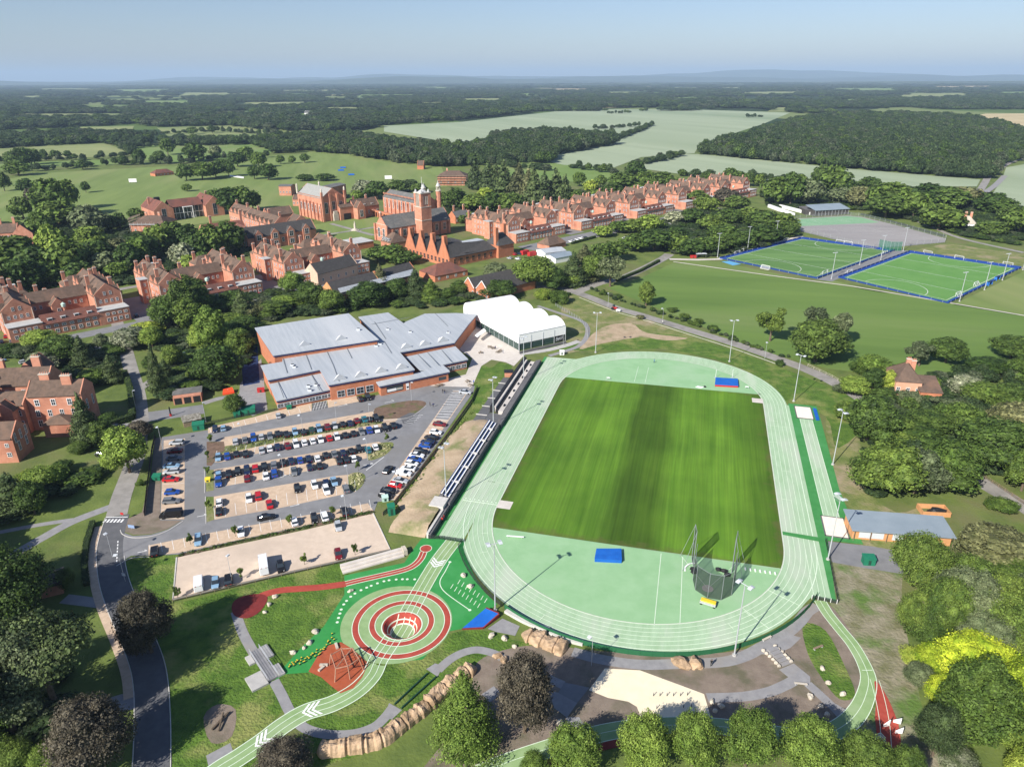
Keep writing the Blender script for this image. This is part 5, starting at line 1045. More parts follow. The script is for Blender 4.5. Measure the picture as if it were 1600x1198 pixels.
def dormer(parent, x, y, z, face='s', w=1.9, h=1.3, L=1.8):
    mb = MB(); mb.box(-w / 2, w / 2, 0, L, 0, h); mb.m = 1; mb.box(-w / 2 - .15, w / 2 + .15, -.15, L + .1, h, h + .12); mb.m = 2; mb.box(-w / 2 + .2, w / 2 - .2, -.05, .02, .2, h - .2)
    key = ('dormer', w, h, L)
    if key not in _win: _win[key] = mb.build('dormer', [M_white, M_lead, M_glass], parent).data; o = bpy.data.objects[[c.name for c in parent.children if c.data == _win[key]][-1]]
    else: o = link('dormer', _win[key], parent)
    o.location = (x, y, z); o.rotation_euler = (0, 0, {'s': 0, 'e': R(90), 'n': R(180), 'w': R(-90)}[face]); return o
def make_house(lab, west=True):
    t = thing('boarding_house', lab, 'boarding house', G(0, 0), GROT, 'red brick boarding houses along the avenue')
    Wm, Rm, Rr = MB(), MB(), MB()
    ze, zr = 12.0, 17.0
    Cp = []
    for x0, x1 in ((0, 12), (37, 49)): wing(Wm, Rm, x0, x1, 8, 48, ze, zr, 'y', cop=Cp)
    wing(Wm, Rm, 12.3, 36.7, 21, 30, 10.6, 14.6, 'x', par=False)
    wing(Wm, Rm, 20.5, 26, 15.5, 21.3, 9.2, 12.0, 'y')
    # front range, flat end blocks
    Wm.box(13.2, 35.8, 0, 7.8, 0, 5.6)
    for x0, x1 in ((0.2, 13.2), (35.8, 49)): Wm.box(x0, x1, -.2, 8, 0, 6.6)
    wing(MB(), Rr, 13.4, 35.6, 0, 7.8, 5.6, 8.9, 'x', par=False, oh=.45)
    # gablets on the long sides
    for y in (12, 18.5, 31, 37.5, 44):
        for xa, sg in ((0, -1), (49, 1), (12, 1), (37, -1)):
            if xa in (12, 37) and 19 < y < 32: continue
            p = [(y - 2.1, ze - .3), (y + 2.1, ze - .3), (y + 2.1, ze + .5), (y, ze + 3.3), (y - 2.1, ze + .5)]
            a = [(xa + sg * .12, v, z) for v, z in p]; b_ = [(xa - sg * .25, v, z) for v, z in p]
            Wm.face(*(a if sg > 0 else a[::-1])); Wm.face(*(b_[::-1] if sg > 0 else b_))
            for i in range(5): j = (i + 1) % 5; Wm.face(*((b_[i], b_[j], a[j], a[i]) if sg > 0 else (a[i], a[j], b_[j], b_[i])))
            xi = xa - sg * 3.0
            for q in ((-1, y - 2.1), (1, y + 2.1)):
                P = [(xa - sg * .2, q[1], ze + .45), (xa - sg * .2, y, ze + 3.2), (xi, y, ze + 3.2)]
                Rm.face(*(P if q[0] * sg < 0 else P[::-1]))
    # stair tower with a pale lead roof
    Wm.box(-4.2, -.1, 23.2, 29, 0, 12.2)
    Wm.box(49.1, 52.2, 24, 29, 0, 9)
    # back buildings
    wing(Wm, Rm, 3, 17, 50, 60, 9, 13, 'x', hip=4); wing(Wm, Rm, 33, 46, 50, 61, 9, 13, 'x', hip=4)
    wing(Wm, Rm, 16, 34, 48.2, 54, 5, 7.5, 'x', par=False)
    wall = Wm.build('wall', M_brick, t); roof = Rm.build('roof', M_tile, t); Rr.build('front_roof', M_tilered, t); copings(Cp, t)
    for bx_ in ((.0, 13.4, -.4, 8.0, 6.6, 6.85), (35.6, 49.2, -.4, 8.0, 6.6, 6.85), (-4.5, -.1, 23, 29.2, 12.2, 12.55), (6.5, 13.5, 53.5, 56.5, 12.6, 13.1)): fl = MB(); fl.box(*bx_); fl.build('flat_roof', M_lead, t)
    for x, y, zt in ((2.2, 15, 18.6), (6, 25, 19.2), (2.2, 34, 18.2), (10, 42, 18.6), (46.8, 15, 18.2), (39, 24, 18.6), (43, 34, 19.2), (46.5, 41, 18.2), (18, 29.3, 16.6), (31, 29.3, 16.6), (8, 47.4, 18.6), (4, 56, 15), (15, 52, 14.5), (35, 57, 15), (24, 47.5, 10)):
        chimney(roof, x, y, 8, zt)
    cu = MB(); cu.bar((24.5, 10.5, 0), (24.5, 10.5, 9.4), .5, 6); cu.m = 1; cu.bar((24.5, 10.5, 9.4), (24.5, 10.5, 10.6), 1.0, 8, 1.0); cu.bar((24.5, 10.5, 10.6), (24.5, 10.5, 11.4), 1.15, 8, .1); cu.build('cupola', [M_brick, mat('verdigris', (.42, .55, .48), rough=.7)], t)
    for x in (16.5, 21.8, 27.2, 32.6): dormer(t, x, .9, 6.15)
    for (x0, x1) in ((0, 12), (37, 49)):
        for k in range(4): window(t, x0 + 2.4 + k * 2.4, 8, 8.3, 's', 1.1, 1.6)
        window(t, x0 + 4.7, 8, 11.8, 's', 1.1, 1.8); window(t, x0 + 7.3, 8, 11.8, 's', 1.1, 1.8)
        for k in range(4): window(t, x0 + 2.5 + k * 2.6, -.2, 4.3, 's', 1.5, 1.2); 
        for k in range(4): window(t, x0 + 2.5 + k * 2.6, -.2, 1.3, 's', 1.5, 1.7)
    for k in range(7): window(t, 15 + k * 3.15, 0, 3.6, 's', 1.7, 1.2)
    for k in range(7): window(t, 15 + k * 3.15, 0, .9, 's', 1.7, 1.8)
    for y in (11, 13.5, 17.5, 20, 31, 34, 37.5, 40.5, 44):
        for z in (1.4, 5.2, 8.8): window(t, 0, y, z, 'w', .9, 1.7)
    for z in (2, 5.5, 8.8): window(t, -2.2, 23.2, z, 's', 1.1, 1.7)
    for x in (14.5, 17, 29, 31.5, 34): window(t, x, 21, 7.2, 's', 1.1, 1.8)
    window(t, 23.2, 15.5, 5.6, 's', 1.5, 2)
    mb = MB()
    for x, y, zt in ((.3, 7.85, 12), (11.7, 7.85, 12), (37.3, 7.85, 12), (48.7, 7.85, 12), (-4.3, 23, 12), (-.5, 22.9, 12)): mb.bar((x, y, .2), (x, y, zt), .13, 5)
    mb.build('downpipe', M_stone, t)
    return t
HL = ['boarding house at the left end of the avenue', 'boarding house second from left, half hidden by tall trees at its front', 'boarding house third from left, below the range with four big dormers', 'boarding house just right of the art building with cone chimneys', 'boarding house between the first yard and second yard right of the tower', 'boarding house third to the right of the tower, behind round trees', 'boarding house second from the far right end of the row', 'farthest boarding house at the right end of the row, half hidden by trees']
h0 = make_house('red brick ' + HL[0])
HA = [-298, -232, -166, 0, 66, 132, 198, 264]
h0.location = G(HA[0], 0)
for i in range(1, 8): dup(h0, G(HA[i], 0), GROT, 'red brick ' + HL[i])
# ------------------------------------------------------------------ school core, in the avenue's frame
def bld(name, lab, cat, a, b_, rz=GROT, world=None): return thing(name, lab, cat, world if world is not None else G(a, b_), rz)
def row(t, n, x0, x1, y, z, face, w=1.1, h=1.7, axis='x', **k):
    for i in range(n):
        q = x0 + (x1 - x0) * (i / (n - 1) if n > 1 else .5)
        window(t, *((q, y) if axis == 'x' else (y, q)), z, face, w, h, **k)
# dining hall with the tall water tower in front
t = bld('dining_hall', 'long red brick hall with grey slate roof and striped end gable beside the tower', 'hall', -64, 62)
Wm, Rm = MB(), MB(); wing(Wm, Rm, 0, 55, 0, 15, 10, 17.5, 'x')
for x in range(4, 54, 7): Wm.box(x - .6, x + .6, -1.1, 0, 0, 9)
Wm.box(-.9, .02, -.9, .9, 0, 12); Wm.box(-.9, .02, 14.1, 15.9, 0, 12); Wm.box(-.5, .4, 6.7, 8.3, 17, 20)
w_ = Wm.build('wall', M_brick, t); Rm.build('roof', M_slate, t)
st = MB(); 
for z in (4, 8, 12): st.box(-.08, .0, 1, 14, z, z + .3)
st.box(-.5, .6, 6.5, 8.5, 20, 20.6); st.build('stone_band', M_stone, t)
row(t, 2, 4.5, 10.5, -.05, 3, 'w', 2.6, 6.5, axis='y'); row(t, 7, 7.5, 49.5, 0, 3.2, 's', 2.6, 5)
t = bld('water_tower', 'tall square red brick tower with white stone crown and flagpole', 'tower', -40, 54)
mb = MB(); mb.box(0, 8, 0, 8, 0, 24); 
for k in range(4): x, y = (0, 6, 6, 0)[k], (0, 0, 6, 6)[k]; mb.box(x, x + 2.0, y, y + 2.0, 24, 33.5)
mb.box(2, 6, .3, 7.7, 24, 25.5); mb.box(2, 6, .3, 7.7, 31.5, 33.4)
mb.build('shaft', M_brick, t); t.scale = (1.06, 1.06, .95)
mb = MB(); mb.box(-.15, 8.15, -.15, 8.15, 14, 14.5); mb.box(-.15, 8.15, -.15, 8.15, 23.6, 24.1); mb.box(-.2, 8.2, -.2, 8.2, 33.5, 34.2)
for k in range(3):
    for f in (0, 1): mb.box(2.3 + k * 1.4, 2.8 + k * 1.4, .1 + f * 7.4, .5 + f * 7.4, 25.5, 31.5); mb.box(.1 + f * 7.4, .5 + f * 7.4, 2.3 + k * 1.4, 2.8 + k * 1.4, 24, 33)
mb.build('stone_trim', M_stone, t)
mb = MB(); mb.bar((4, 4, 34.2), (4, 4, 36.2), 3.4, 8, .8)
for x in (1, 7):
    for y in (1, 7): mb.bar((x, y, 34.2), (x, y, 36.2), .9, 6, .4)
mb.build('crown_roof', M_lead, t)
mb = MB(); mb.bar((4, 4, 36), (4, 4, 45), .14, 5, .07); mb.build('flagpole', M_white, t)
# chapel
t = bld('chapel', 'tall long brick chapel with battlements, grey roof and twin lantern turrets', 'chapel', -8, 98)
Wm, Rm = MB(), MB(); wing(Wm, Rm, 0, 15, 0, 56, 16, 21, 'y')
for y in range(2, 56, 6): Wm.box(-1.1, 0, y - .6, y + .6, 0, 14.5)
for k in range(28): Wm.box(-.05, .4, k * 2, k * 2 + 1, 18.5, 19.6)
for x in (-1.5, 12.5):
    Wm.prism([(x + 2 + 2 * math.cos(a), -1.5 + 2 * math.sin(a)) for a in np.linspace(0, 2 * math.pi, 9)[:-1]], 0, 25)
Wm.build('wall', M_brick, t); Rm.build('roof', M_slate, t)
mb = MB()
for x in (-1.5, 12.5):
    mb.bar((x + 2, -1.5, 25), (x + 2, -1.5, 25.6), 2.3, 8)
    for k in range(8): a = k * math.pi / 4; mb.bar((x + 2 + 1.5 * math.cos(a), -1.5 + 1.5 * math.sin(a), 25.6), (x + 2 + 1.5 * math.cos(a), -1.5 + 1.5 * math.sin(a), 28.5), .2, 4)
    mb.bar((x + 2, -1.5, 28.5), (x + 2, -1.5, 29), 2.0, 8); 
mb.build('turret_lantern', M_stone, t)
mb = MB()
for x in (-1.5, 12.5): mb.bar((x + 2, -1.5, 29), (x + 2, -1.5, 31), 1.7, 8, .9); mb.bar((x + 2, -1.5, 31), (x + 2, -1.5, 33), .5, 6, .05)
mb.build('turret_dome', M_lead, t)
row(t, 9, 5, 53, 0, 8, 'w', 1.6, 7.5, axis='y'); row(t, 9, 5, 53, 0, 2.5, 'w', 1.2, 2, axis='y')
# cloister arcade between the chapel and the quadrangle
t = bld('arcade', 'low brick arcade of round arches on the lawn below the chapel wall', 'arcade', -14, 100)
mb = MB(); mb.box(-1, 2, 0, 62, 4, 5)
for k in range(16): mb.box(-1, -.2, k * 4, k * 4 + 1.4, 0, 4)
mb.box(1.8, 2.2, 0, 62, 0, 4); mb.build('wall', M_brick2, t)
# big school hall across the quadrangle
t = bld('great_hall', 'great brick hall with three arched front windows, pinnacles and pale grey roof', 'hall', -57, 166)
Wm, Rm = MB(), MB(); wing(Wm, Rm, 0, 20, 0, 42, 18, 25, 'y')
for y in range(2, 42, 6): Wm.box(-1.1, 0, y - .6, y + .6, 0, 14)
for k in range(21): Wm.box(-.05, .4, k * 2, k * 2 + 1, 18, 19)
for x in (-1, 6, 12.6, 19.4): Wm.box(x, x + 1.6, -1.3, 0, 0, 21 if x in (6, 12.6) else 23)
Wm.build('wall', M_brick, t); Rm.build('roof', mat('pale_slate', (.26, .26, .24), (.33, .33, .31), .8, .7, obj=True), t)
mb = MB()
for x, y in ((-.2, -.5), (20.2, -.5), (-.2, 41), (20.2, 41)): mb.bar((x, y, 18), (x, y, 24.5), .8, 8, .7); mb.bar((x, y, 24.5), (x, y, 26), .8, 8, .2)
mb.box(7.8, 12.2, -2.6, -.1, 0, 5.5); mb.box(8.4, 11.6, -2.4, -.3, 5.5, 7.5); mb.build('stone_trim', M_stone, t)
for x in (3.4, 10, 16.6): window(t, x, 0, 6 if x != 10 else 8.5, 's', 3.0, 8.5 if x != 10 else 6.5)
row(t, 6, 5, 36, 0, 6, 'w', 2, 6, axis='y')
# library range right of the great hall with a dark arch
t = bld('library', 'brick library range with stone bay gable and brown roof beside the dark archway', 'library', -32, 158)
Wm, Rm = MB(), MB(); wing(Wm, Rm, 0, 24, 3, 13, 9, 14.5, 'x'); wing(Wm, Rm, 0, 7, -3, 3.3, 9.5, 14, 'y'); wing(Wm, Rm, -12, -.2, 4, 12, 10, 12.5, 'x', par=False)
Wm.build('wall', M_brick, t); r_ = Rm.build('roof', M_tile, t); chimney(r_, 3, 8, 9, 17); chimney(r_, 15, 8, 9, 17)
mb = MB(); mb.prism([(-9 + 3 * 0, 3.9), (-2.5, 3.9), (-2.5, 3.6), (-9, 3.6)], 0, 5); mb.build('archway', M_black, t)
row(t, 4, 10, 22, 3, 2.5, 's', 1.6, 3); window(t, 3.5, -3, 2, 's', 3, 5.5); dormer(t, 11, 3.6, 9.3); dormer(t, 18, 3.6, 9.3)
# science and classroom ranges left of the quadrangle
t = bld('classroom_range', 'stepped brick classroom ranges with dormer gables left of the quadrangle lawn', 'school building', -115, 132)
Wm, Rm = MB(), MB(); wing(Wm, Rm, 0, 13, 0, 50, 9, 14.5, 'y'); wing(Wm, Rm, 2, 14, 52, 84, 9, 14.5, 'y'); wing(Wm, Rm, 13.2, 34, 36, 47, 9.5, 14.5, 'x'); wing(Wm, Rm, 13.2, 26, -6, 6, 9.5, 14.5, 'y')
for xx, y0, n in ((0, 6, 6), (2, 56, 4)):
    for k in range(n):
        y = y0 + k * 7.4; p = [(y - 1.8, 8.8), (y + 1.8, 8.8), (y + 1.8, 9.6), (y, 12.4), (y - 1.8, 9.6)]; a = [(xx - .12, v, z) for v, z in p][::-1]; b2 = [(xx + .25, v, z) for v, z in p][::-1]
        Wm.face(*a); Wm.face(*b2[::-1])
        for i in range(5): j = (i + 1) % 5; Wm.face(a[j], a[i], b2[i], b2[j])
        Rm.face((xx + .1, y - 1.8, 9.6), (xx + .1, y, 12.3), (xx + 3.4, y, 12.3)); Rm.face((xx + .1, y + 1.8, 9.6), (xx + 3.4, y, 12.3), (xx + .1, y, 12.3))
Wm.build('wall', M_brick, t); r_ = Rm.build('roof', M_tile, t)
for y in (4, 22, 40, 60, 80): chimney(r_, 8, y, 10, 17)
row(t, 12, 3, 47, 0, 2, 'w', 1.2, 2.4, axis='y'); row(t, 12, 3, 47, 0, 6, 'w', 1.2, 1.8, axis='y'); row(t, 8, 55, 81, 2, 3, 'w', 1.2, 2.4, axis='y'); row(t, 3, 16, 23, -6, 3, 's', 1.4, 3.6)
t = bld('classroom_block', 'brick block with dark roof and four big gabled dormers behind a boarding house', 'school building', -146, 104)
Wm, Rm = MB(), MB(); wing(Wm, Rm, 0, 50, 0, 12, 8.5, 14.5, 'x'); wall_ = None
for k in range(4): wing(Wm, Rm, 5 + k * 11.5, 10.5 + k * 11.5, -1.2, 5, 9.5, 12.5, 'y', oh=.2)
Wm.build('wall', M_brick, t); Rm.build('roof', M_slatedk, t)
for k in range(4): window(t, 7.75 + k * 11.5, -1.2, 6.3, 's', 3, 3.6); window(t, 7.75 + k * 11.5, -1.2, 1.5, 's', 3, 3.2)
row(t, 3, 13.5, 36.5, 0, 3, 's', 2, 3); row(t, 3, 2.5, 9.5, 0, 3, 'w', 1.4, 3, axis='y')
t = bld('school_hall', 'hall with plum red roof and tall chimney behind the trees left of the ranges', 'school building', -158, 146)
Wm, Rm = MB(), MB(); wing(Wm, Rm, 0, 30, 0, 15, 6, 12, 'x'); wing(Wm, Rm, 16, 31, -14, -.2, 6, 11, 'y'); Wm.build('wall', M_brick, t); r_ = Rm.build('roof', M_tilered, t); chimney(r_, 29, 7, 8, 19); chimney(r_, 8, 9, 8, 17); row(t, 4, 3, 13, 0, 2, 's', 1.6, 2.6)
# art building with pyramid roofed bays ending in chimneys
t = bld('art_building', 'modern brick building with a row of tapering cone gables and chimneys', 'school building', -75, -27); t.scale = (1.1, 1.1, 1.3)
Wm, Rm = MB(), MB(); Wm.box(0, 34, 4, 47, 0, 4.2); Wm.box(34.1, 46, 2, 14, 0, 6)
for k in range(4):
    y0 = 4 + k * 10.8; y1 = y0 + 10.4; ym = (y0 + y1) / 2
    g = [(0, y0, 4.2), (0, y1, 4.2), (0, ym + 1.2, 11), (0, ym + 1.0, 14), (0, ym - 1.0, 14), (0, ym - 1.2, 11)]; g2 = [(p[0] + .5, p[1], p[2]) for p in g]
    Wm.face(*g[::-1]); Wm.face(*g2)
    for i in range(6): j = (i + 1) % 6; Wm.face(g[i], g[j], g2[j], g2[i])
    Wm.box(.5, 2.4, ym - 1, ym + 1, 8, 14)
    Rm.face((.5, y0, 4.3), (13, y0, 4.3), (13, ym, 10), (.5, ym, 11)); Rm.face((13, y1, 4.3), (.5, y1, 4.3), (.5, ym, 11), (13, ym, 10))
    Rm.face((13, y0, 4.3), (13, y1, 4.3), (13, ym, 10))
Rm.face((11, 4, 5.5), (34.4, 4, 4.4), (34.4, 47, 4.4), (11, 47, 5.5)); Rm.face((13, 8, 8.5), (13, 44, 8.5), (30, 44, 5), (30, 8, 5))
Rm.face((34, 1.5, 6.1), (46.5, 1.5, 6.1), (42, 7, 11.5), (38, 7, 11.5)); Rm.face((46.5, 14.5, 6.1), (34, 14.5, 6.1), (38, 7, 11.5), (42, 7, 11.5)); Rm.face((46.5, 1.5, 6.1), (46.5, 14.5, 6.1), (42, 7, 11.5)); Rm.face((34, 14.5, 6.1), (34, 1.5, 6.1), (38, 7, 11.5))
Rm.face((2, 3.4, 4.6), (34, 3.4, 4.6), (30, 9, 8.4), (5, 9, 10))
Wm.box(34, 36, 4, 6, 6, 14.5); Wm.box(43.5, 45.5, 8, 10, 6, 15)
Wm.build('wall', M_brick2, t); Rm.build('roof', M_slatedk, t)
mb = MB(); mb.box(17, 30, 10, 16, 7.2, 8.6); mb.build('skylight', M_metalroof, t)
row(t, 12, 6, 45, 0, 1.2, 'w', 2.0, 2.4, axis='y', name='window', frame=M_brick2); row(t, 7, 4, 30, 4, 1, 's', 2.2, 2.6, frame=M_brick2)
t = bld('dormered_block', 'small block with brown hipped roof and three pale dormers below the striped gable', 'school building', -76, 40)
Wm, Rm = MB(), MB(); wing(Wm, Rm, 0, 14, 0, 12, 5, 10.5, 'y', hip=4); Wm.build('wall', M_brick, t); Rm.build('roof', M_tile, t)
for y in (3, 6, 9): dormer(t, -.2, y, 6, 'w', 1.5, 1.6)
t = bld('flat_roofed_block', 'low brick block with pale flat roof left of the striped gable', 'school building', -92, 58); mb = MB(); mb.box(0, 14, 0, 16, 0, 4.2); mb.build('wall', M_brick2, t); mb = MB(); mb.box(-.3, 14.3, -.3, 16.3, 4.2, 4.5); mb.build('flat_roof', M_lead, t)
# monument on the lawn
t = thing('statue', 'white stone statue on a tall plinth in the quadrangle lawn', 'statue', G(-57, 118)); mb = MB(); mb.bar((0, 0, 0), (0, 0, .5), 3.2, 12); mb.bar((0, 0, .5), (0, 0, 1.2), 2, 10); mb.bar((0, 0, 1.2), (0, 0, 5), .9, 8, .7); mb.build('plinth', M_stone, t)
mb = MB(); mb.bar((0, 0, 5), (0, 0, 6.4), .45, 7, .35); mb.blob((0, 0, 6.8), .28, 1); mb.bar((0.3, 0, 6.2), (.6, .1, 5.3), .12, 5); mb.build('figure', M_stone, t)
# glazed studio block in front and its neighbours
def P2(px, py): v = A(px, py); return v
def obb(p, q): d = q - p; return math.atan2(d.y, d.x)
def quick(name, lab, cat, p, q, depth, ze, zr, roofm=M_tile, wallm=M_brick, ax='x', hip=0, par=True, wins=4, chim=()):
    a, b_ = A(*p), A(*q); L = (b_ - a).length; t = thing(name, lab, cat, a, obb(a, b_)); Wm, Rm = MB(), MB(); wing(Wm, Rm, 0, L, 0, depth, ze, zr, ax, par=par, hip=hip)
    Wm.build('wall', wallm, t); r_ = Rm.build('roof', roofm, t)
    for c in chim: chimney(r_, c[0] * L, c[1] * depth, ze, c[2])
    if wins: row(t, wins, L * .12, L * .88, 0, max(.9, ze * .3), 's', 1.3, min(1.8, ze * .45))
    return t, L
t, L = quick('studio_block', 'long dark roofed block with a glazed strip, orange gable at its left end', 'school building', (526, 482), (598, 463), 13, 6.5, 12, M_slatedk, M_orange, wins=5)
mb = MB()
mb.face((3, -.2, 7.5), (L + 22, -.2, 7.5), (L + 22, 1.8, 9.4), (3, 1.8, 9.4)); mb.build('glazed_strip', M_metalroof, t)
t, L = quick('studio_block', 'second long dark roofed block with white gable edge behind the tall conifer', 'school building', (600, 462), (655, 446), 13, 6.5, 12, M_slatedk, M_brick2, wins=5)
mb = MB(); mb.face((1, -.25, 7.3), (L - 1, -.25, 7.3), (L - 1, 2, 9.4), (1, 2, 9.4)); mb.build('glazed_strip', M_metalroof, t)
t, L = quick('gabled_house', 'cream and brick house with dark roof touching the third boarding house', 'house', (498, 447), (560, 430), 11, 6.5, 11.5, M_slatedk, mat('cream_brick', (.55, .38, .28), (.62, .44, .33), .6, .9, obj=True), wins=5)
t, L = quick('pavilion_building', 'low square building with red brown hipped roof below the art building', 'school building', (680, 441), (731, 431), 17, 3.4, 8, M_tilered, M_brick2, hip=7, wins=4)
t, L = quick('gabled_house', 'small brick building with white edged gable, left one of the pair', 'house', (724, 458), (741, 464), 34, 4.5, 9, M_slatedk, M_brick2, ax='y', wins=2)
mb = MB(); [mb.bar((L / 2 + s * L / 2, -.1, 4.7), (L / 2, -.1, 9.6), .2, 4) for s in (-1, 1)]; mb.build('barge_board', M_white, t)
t, L = quick('gabled_house', 'small brick building with white edged gable, right one of the pair', 'house', (744, 464), (763, 470), 34, 4.5, 9, M_slatedk, M_brick2, ax='y', wins=2)
mb = MB(); [mb.bar((L / 2 + s * L / 2, -.1, 4.7), (L / 2, -.1, 9.6), .2, 4) for s in (-1, 1)]; mb.build('barge_board', M_white, t)
t, L = quick('garage_building', 'small brown hipped roof building beside the red containers', 'outbuilding', (858, 391), (884, 385), 11, 3, 7.5, M_tile, M_brick, hip=4, wins=0)
t, L = quick('workshop', 'white walled workshop with pale grey low roof right of the red containers', 'workshop', (852, 404), (884, 400), 12, 3.4, 4.6, M_metalroof, M_white, par=False, wins=0)
t, L = quick('workshop', 'workshop with blue grey low roof beside the tall dark conifer', 'workshop', (868, 412), (898, 406), 11, 3.2, 4.4, M_metalroof2, M_white, par=False, wins=0)
for i, (x, y, lb) in enumerate(((822, 398, 'left'), (833, 400, 'right'))):
    c = A(x, y); mb = MB(c); d = Vector((EX, EY, 0)); n_ = Vector((-EY, EX, 0)); q = [c - d * 2.8, c + d * 2.8, c + d * 2.8 + n_ * 2.5, c - d * 2.8 + n_ * 2.5]; mb.prism([tuple(p)[:2] for p in q], 0.05, 2.6)
    for k in range(6): p = c + d * (-2.5 + k); mb.bar((p.x, p.y, .1), (p.x, p.y, 2.5), .06, 4)
    tag(mb.build('shipping_container', M_red, loc=c), 'red shipping container behind the low wall, %s one of the two' % lb, 'container')
# glass fronted hall at upper left, an H of plum roofs with a glazed middle
a = A(244, 349); b_ = A(352, 336); t = thing('glass_fronted_hall', 'brick hall with two gabled wings and a glazed centre under a plum roof', 'school building', a, obb(a, b_)); L = (b_ - a).length; Wm, Rm = MB(), MB()
wing(Wm, Rm, 0, 15, 0, 34, 9.5, 16, 'y'); wing(Wm, Rm, L - 15, L, 0, 30, 9.5, 16, 'y'); Wm.build('wall', M_brick, t)
wing(MB(), Rm, 15.2, L - 15.2, 6, 22, 10, 15, 'x', par=False); r_ = Rm.build('roof', M_tilered, t); mb = MB(); mb.box(15.1, L - 15.1, 7, 21, 0, 9.6); mb.build('glazed_front', M_glass, t)
mb = MB(); 
for k in range(9): x = 15.4 + k * (L - 31) / 8; mb.box(x - .12, x + .12, 6.7, 7, 0, 9.6)
mb.box(L / 2 - 4, L / 2 + 4, 4.5, 7, 9.2, 9.8); mb.box(L / 2 - 4, L / 2 - 3.4, 4.5, 5, 0, 9.2); mb.box(L / 2 + 3.4, L / 2 + 4, 4.5, 5, 0, 9.2); mb.box(15.2, L - 15.2, 6.75, 7, 4.6, 5); mb.build('frame', M_white, t)
window(t, 7.5, 0, 1.5, 's', 3.4, 9, frame=M_steel); window(t, L - 7.5, 0, 1.5, 's', 3.4, 9, frame=M_steel); chimney(r_, 3, 20, 11, 17.5); chimney(r_, L - 5, 24, 11, 17.5); mb = MB(); mb.box(7, 11, 17, 20, 14, 17.5); mb.build('roof_plant', M_black, t)
t, L = quick('scaffolded_house', 'house under repair with stripped red roof and pale scaffold sheeting left', 'house', (207, 366), (258, 366), 22, 7, 12, M_tile, M_brick, hip=6, wins=4, chim=((.3, .5, 14), (.7, .5, 14)))
mb = MB(); 
for k in range(6): mb.face((-1.5, 0, 1 + k * 1.9), (-1.5, 18, 1 + k * 1.9), (-.6, 18, 2.6 + k * 1.9), (-.6, 0, 2.6 + k * 1.9)); mb.face((-.6, 0, 2.6 + k * 1.9), (-.6, 18, 2.6 + k * 1.9), (-1.5, 18, 1 + k * 1.9), (-1.5, 0, 1 + k * 1.9))
mb.build('scaffold_sheeting', M_stone, t); mb = MB(); mb.box(-.3, L * .8, -1.4, -.3, 7.2, 7.5); [mb.bar((k * L / 8, -1.3, 0), (k * L / 8, -1.3, 9), .08, 4) for k in range(8)]; mb.build('scaffold', M_lead, t)
# brick house with grey roof at the far left edge
a = A(-40, 392); b_ = A(58, 386); t = thing('boarding_house', 'brick house with grey brown roofs and a front gable at the far left edge', 'boarding house', a, obb(a, b_)); L = (b_ - a).length; Wm, Rm = MB(), MB()
wing(Wm, Rm, 0, L - 12, 8, 20, 9.5, 14.5, 'x'); wing(Wm, Rm, L - 12.2, L, -2, 26, 9.5, 15.5, 'y'); Wm.build('wall', M_brick, t); r_ = Rm.build('roof', M_tile, t); row(t, 9, 4, L - 16, 8, 5.5, 's', 1.4, 2); row(t, 9, 4, L - 16, 8, 1.5, 's', 1.4, 2.2); chimney(r_, L - 14, 14, 12, 18.5); chimney(r_, L * .4, 14, 12, 18.5)
# far houses
quick('brick_block', 'plain red brick block behind the left side of the great hall', 'school building', (437, 306), (456, 306), 14, 9, 10, M_slate, M_brick, par=False, wins=4)
quick('brick_block', 'taller red brick block with white corner behind the right side of the great hall', 'school building', (519, 314), (542, 308), 14, 12, 13, M_slate, M_brick, par=False, wins=4)
quick('brick_block', 'low brick classroom with grey roof between the two rear blocks', 'school building', (458, 322), (474, 322), 12, 6, 9, M_tile, M_brick, wins=3)
t, L = quick('cricket_pavilion', 'red roofed cricket pavilion at the edge of the playing field trees', 'pavilion', (243, 276), (272, 273), 12, 3.2, 7, M_tilered, M_brick2, hip=5, wins=5)
t, L = quick('scaffolded_house', 'distant house wrapped in brown scaffolding behind the chapel trees', 'house', (684, 290), (728, 290), 26, 9, 14, M_tile, M_brick, hip=8, wins=4, chim=((.3, .5, 16),))
mb = MB()
for z in (2.5, 5, 7.5, 10): mb.box(-1.6, L + 1.6, -1.6, -.6, z, z + .25)
for k in range(10): mb.bar((-1.5 + k * (L + 3) / 9, -1.5, 0), (-1.5 + k * (L + 3) / 9, -1.5, 11), .12, 4)
mb.build('scaffold', M_wood, t)
quick('cottage', 'tiny distant cottage with pink gable at the far edge of the cricket field', 'cottage', (652, 265), (662, 265), 14, 5, 10, M_tile, M_brick2, wins=0)
quick('farmhouse', 'tiny white farmhouse among the far woods at upper middle', 'farmhouse', (476, 181), (486, 181), 20, 8, 14, M_slate, M_white, wins=0)
quick('cottage', 'cottage cluster with slate roof left of the first boarding house at right', 'cottage', (712, 350), (735, 346), 9, 5, 9, M_slate, M_brick2, wins=3, chim=((.15, .5, 13), (.8, .5, 13)))
t, L = quick('thatched_cottage', 'white walled cottage with pale conical roof and two chimneys beside the courts', 'cottage', (1496, 356), (1524, 358), 12, 3.5, 8.5, mat('thatch', (.40, .36, .29), (.48, .43, .35), .5, .9), M_white, hip=5, wins=3, chim=((.35, .5, 11), (.65, .5, 11)))
